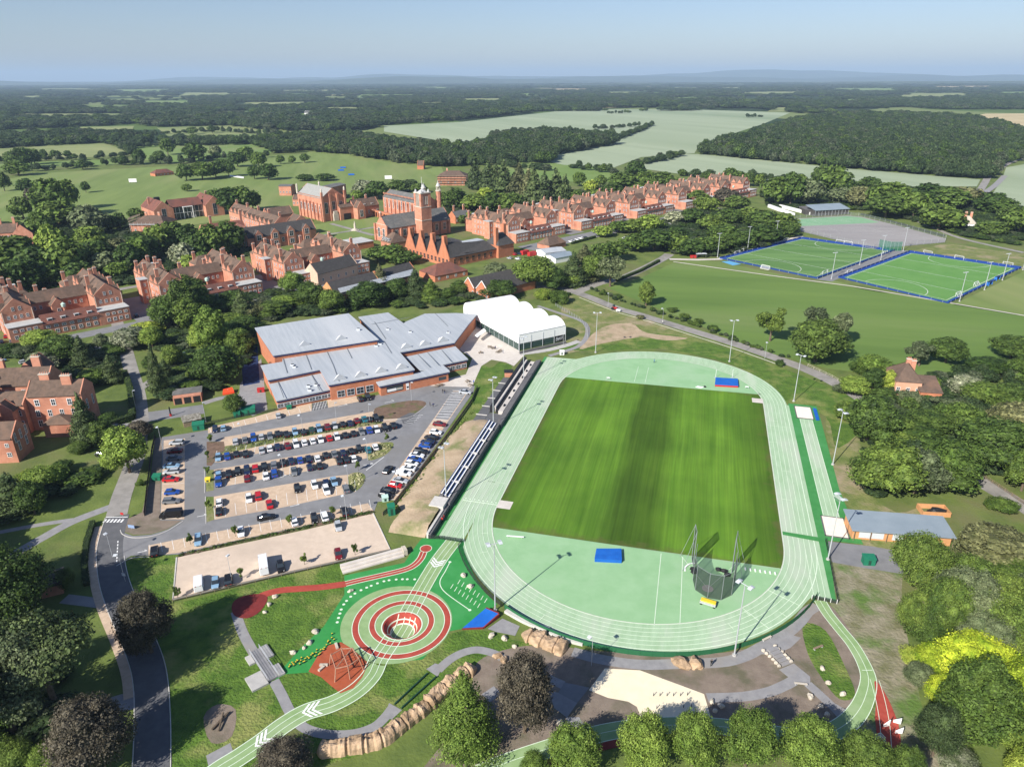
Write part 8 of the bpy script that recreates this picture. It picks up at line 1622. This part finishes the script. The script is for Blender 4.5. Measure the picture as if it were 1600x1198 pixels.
rockwall('long winding sandstone rock wall above the running path at the bottom', [(745, 1043), (715, 1062), (690, 1084), (655, 1115), (618, 1142), (590, 1160), (540, 1170), (495, 1176)], 2.3, 2.4, 50)
for i, (p, q) in enumerate((((791, 955), (857, 986)), ((859, 988), (911, 1006)))):
    P = smooth([A(*p), (A(*p) + A(*q)) / 2 + Vector((-.3, -.3, 0)), A(*q)], 4); mb = MB(P[0]); L_, R_ = strip_pts(P, 1.3)
    for k in range(len(P) - 1): mb.prism([tuple(v)[:2] for v in (R_[k], R_[k + 1], L_[k + 1], L_[k])], 0, .6)
    tag(mb.build('stone_bench', M_kerb, loc=P[0]), 'long curved white stone bench under the track fence, %s one' % ('left' if i == 0 else 'right'), 'stone bench', 'white stone benches')
# terraced stone steps beside the green play surface
a, b_ = A(536, 897), A(632, 870); t = thing('stone_terrace', 'pale stepped stone terrace along the top of the green play area', 'terrace', a, obb(a, b_)); L = (b_ - a).length; mb = MB()
for k in range(3): mb.box(0, L, k * .9, k * .9 + .9, 0, .35 + k * .35)
mb.build('steps', M_plaza, t); mb = MB(); mb.box(L + .05, L + 1, .5, 2.6, 0, 1.4); mb.build('end_block', M_rockpale, t)
# stair of pale blocks between two paths
a = A(1222, 1042); t = thing('block_steps', 'stair of grey treads between pale stone blocks beside the earth slope', 'steps', a, pxdir((1222, 1042), (1235, 1037))); n_ = 5
for k in range(n_): mb = MB(); mb.box(.2, 2.4, k * .9, k * .9 + .85, 0, .18 + k * .12); mb.build('tread', M_path, t)
for x in (-.45, 2.6): mb = MB(); [mb.blob((x, k * .9 + .3, .3), (.5, .45, .35), 1, .4, k) for k in range(6)]; mb.build('side_blocks', M_rockpale, t)
# blue slope with red edge
W_ = [A(759, 955), A(779, 963.5), A(755, 981), A(722, 982)]; c = sum(W_, Vector()) / 4; t = thing('blue_slope', 'blue sloping play surface with dark red edge at the tip of the green area', 'play slope', c); mb = MB(c); mb.prism([tuple(p)[:2] for p in W_], 0, [.9, .9, .25, .12]); mb.build('slope', M_blue, t)
mb = MB(c)
for a, b_, h0_, h1_ in ((W_[0], W_[1], 1.0, 1.0), (W_[1], W_[2], 1.0, .35), (W_[2], W_[3], .35, .2)):
    d = (b_ - a).normalized(); n_ = Vector((d.y, -d.x, 0)) * .3; mb.prism([tuple(p)[:2] for p in (a, b_, b_ - n_, a - n_)][::-1], 0, [h0_, h1_, h1_, h0_][::-1])
mb.build('edge', M_redd, t)
# foot bridge
a, b_ = A(398, 1018), A(427, 1062); t = thing('foot_bridge', 'short foot bridge with pale metal rails between concrete abutments', 'bridge', a, obb(a, b_)); L = (b_ - a).length; mb = MB(); mb.box(0, L, -.95, .95, .1, .45); mb.build('deck', M_path, t)
for s in (-1, 1):
    mb = MB(); [mb.bar((k * L / 6, s * 1.0, .45), (k * L / 6, s * 1.0, 1.45), .04, 4) for k in range(7)]; [mb.bar((0, s * 1.0, z), (L, s * 1.0, z), .04, 4) for z in (.8, 1.1, 1.45)]; mb.build('railing', M_steel, t)
for x0, x1, y0, y1 in ((-.2, 3.6, 1.05, 2.6), (L - 3.2, L + .1, 1.05, 2.4), (L - 3.5, L + .5, -4.2, -1.05), (.6, 3.2, -2.2, -1.05)): mb = MB(); mb.box(x0, x1, y0, y1, 0, .42); mb.build('abutment', M_conc, t)
for p, q, lb in (((617, 1101), (668, 1053), 'left'), ((628, 1107), (682, 1058), 'right')): a, b_ = A(*p), A(*q); mb = MB(a); mb.bar((a.x, a.y, .35), (b_.x, b_.y, .35), .14, 6); [mb.bar((*(a.lerp(b_, k / 4))[:2], 0), (*(a.lerp(b_, k / 4))[:2], .35), .08, 5) for k in range(5)]; tag(mb.build('balance_rail', M_dkmetal, loc=a), 'long dark green balance rail across the lawn, %s of the two' % lb, 'balance rail', 'balance rails')
# benches and little items on the lower paths
for i, (x, y, rz, w) in enumerate([(1198, 999, .5, 'beside the path below the big floodlight'), (1251, 1070, -.15, 'below the path junction at lower right'), (1278, 1013, .4, 'on bare earth left of the grass patch')]): bench('short timber bench %s' % w, x, y, rz, 2.4, M_stone if i < 2 else M_wood)
for i, (x, y) in enumerate([(1021, 1087), (1031, 1087), (1042, 1087), (1052, 1087), (1063, 1087), (1074, 1086), (1026, 1107), (1037, 1106), (1068, 1105), (1080, 1104)]): t = thing('bollard', 'thin dark bollard standing on the pale paving, %s of ten' % ordn(i), 'bollard', A(x, y), 0, 'bollards on the pale paving'); mb = MB(); mb.bar((0, 0, 0), (0, 0, .8), .07, 5); mb.build('post', M_black, t); mb = MB(); mb.bar((0, 0, .8), (0, 0, .86), .1, 5); mb.build('cap', M_steel, t)
for x, y, rz, w in ((1385, 1135, .2, 'left'), (1401, 1130, -.4, 'upper right'), (1404, 1146, -.1, 'lower right')):
    t = thing('white_panel', 'white bent display panel beside the red path, %s one' % w, 'panel', A(x, y), rz, 'white display panels'); mb = MB(); mb.prism([(-.6, 0), (.6, 0), (.6, .12), (-.6, .12)], .1, [.6, 1.5, 1.5, .6]); mb.build('panel', M_white, t); mb = MB(); [mb.bar((s * .8, .2, 0), (s * .8, .2, 1), .05, 4) for s in (-1, 1)]; mb.build('leg', M_black, t)
t = thing('play_logs', 'grey tangled logs on bare ground at the lower left', 'logs', A(345, 1130), .4); mb = MB(); mb.bar((-1.5, -1, .3), (1.4, 1.6, .5), .2, 6); mb.bar((-.4, -1.8, .3), (.6, 1.6, .8), .17, 6); mb.build('log', M_bark, t)
sheet('ground', [(318, 1120), (340, 1100), (368, 1108), (362, 1150), (330, 1160)], .03, M_earth, sm=3)
sheet('path', [(322, 1180), (360, 1160), (366, 1180), (330, 1215)], .03, M_path)
# ================================================================== BOXES, SHELTERS, GOALS, SMALL THINGS
def gbox(lab, px, py, rz, w, d, h, name='storage_box', m=None, ridge=True):
    t = thing(name, lab, name.replace('_', ' '), A(px, py), rz); mb = MB(); mb.box(-w / 2, w / 2, -d / 2, d / 2, 0, h); mb.build('body', m or M_greenbox, t); mb = MB()
    mb.prism([(-w / 2 - .1, -d / 2 - .1), (w / 2 + .1, -d / 2 - .1), (w / 2 + .1, d / 2 + .1), (-w / 2 - .1, d / 2 + .1)], h + .005, [h + .1, h + .1, h + .4, h + .4] if ridge else h + .12); mb.build('lid', m or M_greenbox, t)
    mb = MB(); mb.box(-.3, .3, -d / 2 - .04, -d / 2 + .01, .2, h * .8); mb.build('door', M_dkmetal, t); return t
gbox('green cabinet right of the flat outbuilding', 311, 670, .3, 3.6, 2.4, 2); gbox('larger green container near the sports centre corner', 389, 646, .3, 4.4, 2.6, 2.2); gbox('smaller green container left of the larger one', 371, 650, .3, 2.2, 2.2, 1.8); gbox('green bin store beside the left bay column', 246, 749, .1, 2.2, 1.6, 1.3); gbox('tall green cabinet with white plinth on the dirt bank corner', 612, 803, .3, 1.8, 1.6, 2.6); gbox('pale green cabinet at the foot of the slanting car column', 602, 782, .3, 1.6, 1.2, 1.2, m=mat('pale_green_paint', (.45, .62, .54), rough=.6)); gbox('dark green cabinet below the changing pavilion', 1356, 880, -.1, 2.6, 1.8, 1.8); gbox('small green bin by the front bays of the sports centre', 452, 639, .3, 1.6, 1.0, 1.0)
gbox('red skip beside the left wall of the sports centre', 408, 612, .2, 2.4, 1.6, 1.3, 'skip', M_red, False); gbox('yellow grit bin on the narrow bed left of the fourth row', 325, 752, .2, 1.3, .9, .8, 'grit_bin', M_yellow); gbox('low white cabinet beside the far end of the home straight', 878, 554, 0, 1.8, 1.2, 1.5, 'cabinet', M_white)
t = thing('red_tent', 'bright red tarpaulin tent on the lawn above the green boxes', 'tent', A(357, 614), .4); mb = MB(); mb.prism([(-2, -1.3), (2, -1.3), (1.6, 1.3), (-1.6, 1.3)], 0, [.6, .9, 1.6, 1.3]); mb.build('canvas', mat('tent_red', (.75, .07, .02), rough=.7), t); mb = MB(); mb.bar((0, 0, 0), (0, 0, 1.7), .05, 5); mb.build('pole', M_steel, t)
t = thing('shelter', 'small dark shelter with grey roof at the corner of the striped pitch', 'shelter', A(1094, 402), .1); mb = MB(); mb.box(-3, 3, 0, .2, 0, 2.6); mb.box(-3, -2.8, -2.4, 0, 0, 2.6); mb.box(2.8, 3, -2.4, 0, 0, 2.6); mb.build('wall', M_slatedk, t); mb = MB(); mb.box(-3.3, 3.3, -2.7, .5, 2.6, 2.85); mb.build('roof', M_panel, t)
gbox('red roller beside the small dark shelter', 1083, 403, .1, 3.6, 1.6, 1.2, 'ground_roller', M_red)
def goal(lab, px, py, rz, w=5.5, h=2.1, d=1.4, s=1):
    t = thing('goal', lab, 'goal', A(px, py), rz, 'white goals on the pitches'); mb = MB(); r = .09
    mb.bar((-w / 2, 0, 0), (-w / 2, 0, h), r, 5); mb.bar((w / 2, 0, 0), (w / 2, 0, h), r, 5); mb.bar((-w / 2, 0, h), (w / 2, 0, h), r, 5)
    for x in (-w / 2, w / 2): mb.bar((x, 0, h), (x, s * d, .05), r * .7, 4); mb.bar((x, 0, .05), (x, s * d, .05), r * .7, 4)
    mb.bar((-w / 2, s * d, .05), (w / 2, s * d, .05), r, 4); mb.build('frame', M_white, t); mb = MB(); mb.face((-w / 2, s * d, .1), (w / 2, s * d, .1), (w / 2, 0, h), (-w / 2, 0, h)); mb.build('net', mat('goal_net', (.6, .6, .6), rough=.9, alpha=.3), t); return t
e1 = pxdir((1124, 404), (1277, 436)); e2 = pxdir((1309, 434), (1482, 474.5)); s1 = pxdir((1124, 404), (1252, 372))
for x, y, rz, s, w in [(1196, 420, e1, -1, 'on the near side of the striped pitch'), (1152, 397, s1, 1, 'at the left side of the striped pitch, lower'), (1158, 394, s1, 1, 'at the left side of the striped pitch, upper'), (1228, 377, s1, 1, 'outside the far left side of the striped pitch'), (1312, 380, e1, 1, 'beyond the striped pitch, left of the far pair'), (1325, 382, e1, 1, 'beyond the striped pitch, right of the far pair'), (1383, 397, s1, 1, 'at the right side of the striped pitch'), (1289, 428, s1, 1, 'at the lower right corner of the striped pitch'), (1327, 427, s1, 1, 'at the lower left corner of the plain pitch'), (1449, 397, e2, 1, 'at the far side of the plain pitch, left'), (1498, 405, e2, 1, 'at the far side of the plain pitch, right'), (1496, 462, s1, -1, 'at the near corner of the plain pitch'), (1574, 415, e2, 1, 'at the far right corner of the plain pitch'), (1524, 446, s1, -1, 'small one on the right side of the plain pitch')]: goal('white goal frame %s' % w, x, y, rz, s=s)
for x, y, w in ((1544, 445, 'lower'), (1556, 437, 'upper')): t = thing('dugout', 'blue dugout shelter right of the plain pitch, %s one' % w, 'dugout', A(x, y), s1, 'blue dugouts'); mb = MB(); mb.box(-2.5, 2.5, 0, .15, 0, 2); mb.box(-2.5, -2.4, -1.2, 0, 0, 2); mb.box(2.4, 2.5, -1.2, 0, 0, 2); mb.build('shell', mat('dugout_blue', (.03, .16, .50), rough=.5), t); mb = MB(); mb.box(-2.5, 2.5, -1.2, .1, 2.0, 2.12); mb.build('roof', M_bluedk, t)
for x, y, w in ((208, 286, 'left of the small pavilion'), (607, 281, 'behind the chapel trees')): t = thing('sight_screen', 'white cricket sight screen %s' % w, 'sight screen', A(x, y), .2, 'sight screens'); mb = MB(); mb.box(-4, 4, 0, .3, .8, 4.6); mb.build('board', M_white, t); mb = MB(); [mb.bar((q, -.8, .3), (q, 1.1, .3), .3, 8) for q in (-3, 3)]; mb.build('wheel', M_black, t)
for x, y, w in ((536, 263, 'upper'), (549, 274, 'lower right'), (533, 267, 'left')): t = thing('cricket_cover', 'blue cricket cover on the far field, %s one' % w, 'pitch cover', A(x, y), .2, 'blue cricket covers'); mb = MB(); mb.prism([(-3.5, -2), (3.5, -2), (3.5, 2), (-3.5, 2)], .3, [.8, .8, 1.6, 1.6]); mb.build('cover', M_blue, t)
mb = MB(A(367, 279)); mb.prism([tuple(p)[:2] for p in (A(358, 276), A(381, 279), A(381, 277), A(359, 274))], .1, .5); tag(mb.build('pitch_sheet', M_white, loc=A(367, 279)), 'long white sheet laid on the cricket field beside the trees', 'ground sheet')
sheet('mat', [(1127, 409), (1140, 408), (1158, 413), (1145, 415)], .12, mat('light_blue_sheet', (.12, .36, .58), rough=.8))
# picnic tables and people on the plaza
def picnic(lab, px, py, rz=0):
    t = thing('picnic_table', lab, 'picnic table', A(px, py), rz, 'picnic tables on the plaza'); mb = MB(); mb.box(-.9, .9, -.38, .38, .70, .76); mb.build('table_top', M_wood, t)
    for y in (-.75, .75): mb = MB(); mb.box(-.9, .9, y - .14, y + .14, .42, .47); mb.build('seat', M_wood, t)
    mb = MB(); [mb.bar((x, -.7, 0), (x, .2, .7), .05, 4) for x in (-.6, .6)]; [mb.bar((x, .7, 0), (x, -.2, .7), .05, 4) for x in (-.6, .6)]; mb.build('leg', M_black, t)
for i, (x, y, w) in enumerate([(765, 543, 'at the far left of the plaza group'), (770, 545, 'just right of the far left one'), (778, 551, 'in the middle of the plaza group'), (782, 549, 'right of the middle one'), (751, 552, 'on its own near the grass island'), (731, 597, 'beside the grass bank, upper'), (735, 603, 'beside the grass bank, lower'), (683, 604, 'at the café corner, left'), (689, 602.5, 'at the café corner, right')]): picnic('dark picnic table ' + w, x, y, i * .4)
mb = MB(A(756, 531)); mb.prism([tuple(p)[:2] for p in (A(742, 533), (A(756, 522)), A(760, 526), A(746, 536))], 2.6, 2.75); t = tag(mb.build('canopy_table', M_white, loc=A(756, 531)), 'flat white shade canopy beside the sports centre wall', 'shade canopy')
_pp = {}
def person_mesh(top, legs):
    key = (top.name, legs.name)
    if key in _pp: return _pp[key]
    J = [(0, 0, .95), (0, 0, 1.15), (0, 0, 1.42), (0, 0, 1.52), (0, .01, 1.62), (0, .01, 1.74), (-.2, 0, 1.40), (-.24, .03, 1.12), (-.22, -.10, .88), (.2, 0, 1.40), (.25, .02, 1.12), (.22, -.08, .88), (-.10, 0, .88), (-.12, -.08, .5), (-.13, .02, .08), (-.13, -.14, .05), (.10, 0, .88), (.12, .10, .5), (.13, .14, .08), (.13, -.02, .05)]
    E_ = [(0, 1), (1, 2), (2, 3), (3, 4), (4, 5), (2, 6), (6, 7), (7, 8), (2, 9), (9, 10), (10, 11), (0, 12), (12, 13), (13, 14), (14, 15), (0, 16), (16, 17), (17, 18), (18, 19)]
    Rd = [.15, .14, .16, .055, .09, .08, .07, .045, .035, .07, .045, .035, .10, .065, .045, .035, .10, .065, .045, .035]
    me = bpy.data.meshes.new('body'); me.from_pydata(J, E_, []); o = bpy.data.objects.new('body', me); sc.collection.objects.link(o)
    m = o.modifiers.new('s', 'SKIN'); sv = me.skin_vertices[0].data
    for v, r in zip(sv, Rd): v.radius = (r, r * .85)
    sv[0].use_root = True; o.modifiers.new('u', 'SUBSURF').levels = 1
    dg = bpy.context.evaluated_depsgraph_get(); m2 = bpy.data.meshes.new_from_object(o.evaluated_get(dg)); bpy.data.objects.remove(o)
    m2.materials.clear(); [m2.materials.append(q) for q in (top, legs, M_skin)]
    for p in m2.polygons: p.material_index = 2 if p.center.z > 1.5 or (abs(p.center.x) > .19 and p.center.z < .98) else (0 if p.center.z > .95 else 1)
    _pp[key] = m2; return m2
M_skin = mat('skin', (.45, .28, .20), rough=.6); M_hair = mat('hair', (.04, .025, .015), rough=.8); CL = {'red': M_red, 'white': M_white, 'dark': M_black, 'blue': M_blue, 'yellow': M_yellow, 'navy': M_bluedk}
for i, (x, y, top, leg, w) in enumerate([(691, 816, 'red', 'dark', 'walking beside the wall near the track gate'), (694, 812, 'red', 'navy', 'close behind the other beside the wall near the track gate'), (692, 614, 'dark', 'dark', 'on the dark tarmac before the café, left one'), (695, 615, 'dark', 'navy', 'on the dark tarmac before the café, right one'), (672, 634, 'dark', 'dark', 'right of the brown island, left one'), (677, 636, 'navy', 'dark', 'right of the brown island, right one'), (1022, 567, 'blue', 'navy', 'standing alone on the far green area'), (774, 546, 'navy', 'dark', 'between the far picnic tables'), (786, 552, 'white', 'navy', 'beside the middle picnic tables'), (740, 600, 'blue', 'dark', 'on the plaza edge beside the grass bank'), (632, 962, 'dark', 'dark', 'standing in the play bowl'), (1035, 506, 'white', 'dark', 'walking on the lane beside the sports lawn'), (1111, 1040, 'dark', 'dark', 'on the path right of the paired boulders')]):
    t = thing('person', 'person in %s top %s' % (top, w), 'person', A(x, y), i * 1.3); 
    if i == 10: t.location = A(x, y - 3, -.9); t.location.z = -1.3
    link('body', person_mesh(CL[top], CL[leg]), t); mb = MB(); mb.blob((0, .025, 1.72), (.10, .11, .10), 1, .1, 1); mb.build('hair', M_hair, t)
# bicycles of the lower corner and roadside signs
def sign(lab, px, py, m, w=.9, h=.7, z=1.6): t = thing('road_sign', lab, 'sign', A(px, py), -.2); mb = MB(); mb.bar((0, 0, 0), (0, 0, z + h), .04, 5); mb.build('post', M_steel, t); mb = MB(); mb.box(-w / 2, w / 2, -.05, -.02, z, z + h); mb.build('plate', m, t)
sign('red and white sign at the left road crossing', 193, 812, M_red); sign('small pale blue sign lying board on the corner bed', 206, 826, mat('sign_blue', (.25, .35, .55), rough=.5), 1.8, .9, .3); sign('white sign in the grass beside the new road', 196, 908, M_white)
# rockery plants on the islands: pale tussocks in two beds
def tussocks(lab, poly, n, tint='blossom'):
    W_ = [A(*p) for p in poly]; pts = []
    x0, x1, y0, y1 = min(p.x for p in W_), max(p.x for p in W_), min(p.y for p in W_), max(p.y for p in W_); Q = [(p.x, p.y) for p in W_]; C = []
    while len(C) < n:
        x, y = nrg.uniform(x0, x1), nrg.uniform(y0, y1)
        if inpoly(x, y, Q): C.append((x, y))
    cc_ = []; nn_ = []; ss = []
    for x, y in C:
        r = nrg.uniform(.3, .6)
        for k in range(26): d = nrg.normal(size=3); d /= np.linalg.norm(d); d[2] = abs(d[2]); cc_.append((x + d[0] * r, y + d[1] * r, .1 + d[2] * r)); nn_.append(d); ss.append(.13)
    me = quads_mesh('plants', np.array(cc_), np.array(nn_), np.array(ss), [LEAF[tint]]); o = link('bed_plants', me); tag(o, lab, 'plants', kind='stuff'); return o
M_tus = leafmat('foliage_tussock', (.22, .24, .10), (.60, .56, .34)); LEAF['tussock'] = M_tus
tussocks('pale yellow tussock plants filling the upper rounded bed end', [(576, 704), (592, 694), (611, 692), (612, 698), (600, 711), (577, 718)], 46, 'tussock')
tussocks('pale yellow tussock plants filling the lower rounded bed end', [(546, 743), (560, 739), (570, 745), (565, 758), (552, 767), (546, 760)], 40, 'tussock')
tussocks('straggly plants along the planted strip between car rows', [(341, 706), (352, 697), (590, 656), (600, 661), (470, 683), (345, 710)], 120, 'grey')
tussocks('low plants in the narrow hedge bed above the gravel', [(278, 866), (360, 848), (480, 822), (584, 798), (584, 801), (480, 825), (360, 851), (277, 870)], 150, 'dark')
tussocks('weeds along the foot of the dirt bank', [(740, 628), (742, 640), (700, 700), (650, 768), (620, 800), (612, 795), (640, 760), (690, 696)], 90, 'light')
def hedge_thing(lab, pts, w, h, tint='mid'):
    P = [A(*p) for p in pts]; cc_, nn_, ss = [], [], []; o = P[0].copy(); o.z = 0; core = MB(o)
    for a, b_ in zip(P, P[1:]):
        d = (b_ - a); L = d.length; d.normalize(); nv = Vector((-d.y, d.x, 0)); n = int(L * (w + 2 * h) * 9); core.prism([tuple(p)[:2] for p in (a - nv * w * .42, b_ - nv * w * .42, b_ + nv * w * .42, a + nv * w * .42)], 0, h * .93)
        for _ in range(n):
            s = nrg.uniform(0, L); q = nrg.uniform(0, w + 2 * h)
            if q < h: off, z, nn = -w / 2, q, -nv
            elif q < h + w: off, z, nn = q - h - w / 2, h, Vector((0, 0, 1))
            else: off, z, nn = w / 2, q - h - w, nv
            p = a + d * s + nv * off - o; cc_.append((p.x + nrg.normal() * .07, p.y + nrg.normal() * .07, max(.05, z + nrg.normal() * .07))); nn_.append(tuple(nn + Vector(nrg.normal(size=3) * .5))); ss.append(.15)
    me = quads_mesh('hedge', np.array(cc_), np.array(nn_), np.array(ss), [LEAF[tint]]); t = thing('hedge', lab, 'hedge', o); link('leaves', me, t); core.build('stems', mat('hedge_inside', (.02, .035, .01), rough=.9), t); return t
hedge_thing('tall clipped hedge corner beside the left lane', [(196, 585), (205, 615), (208, 655), (170, 668)], 2.0, 2.2, 'mid')
hedge_thing('clipped hedge along the road before the junction', [(963, 440), (1000, 425), (1030, 409)], 1.6, 1.6, 'dark'); hedge_thing('dark clipped hedge behind the small garden at the junction', [(862, 472), (890, 461)], 1.8, 1.6, 'dark'); hedge_thing('second hedge line beside the canopy garden', [(848, 468), (872, 458)], 1.6, 1.4, 'mid')
hedge_thing('long dark hedge above the far school yard', [(893, 382), (930, 372)], 1.6, 1.8, 'dark'); hedge_thing('trimmed hedge in front of the courts path', [(1345, 336), (1385, 345), (1430, 358), (1475, 370)], 1.6, 1.5, 'dark'); hedge_thing('dark rough hedge along the left edge of the new road', [(146, 818), (136, 850), (132, 885), (136, 915)], 1.4, 1.2, 'dark')
# ================================================================== AIR
mb = MB(); mb.box(-32000, 32000, -2900, 46000, -6, 520); o = mb.build('haze', []); o['kind'] = 'stuff'; o['label'] = 'pale blue air haze over the whole landscape'
hm = bpy.data.materials.new('haze_air'); hm.use_nodes = True; N = hm.node_tree.nodes; N.remove(N['Principled BSDF']); pv = N.new('ShaderNodeVolumePrincipled'); pv.inputs['Color'].default_value = (.58, .78, 1, 1); pv.inputs['Density'].default_value = 6.0e-5; pv.inputs['Anisotropy'].default_value = 0.0
hm.node_tree.links.new(pv.outputs[0], N['Material Output'].inputs['Volume']); o.data.materials.append(hm)
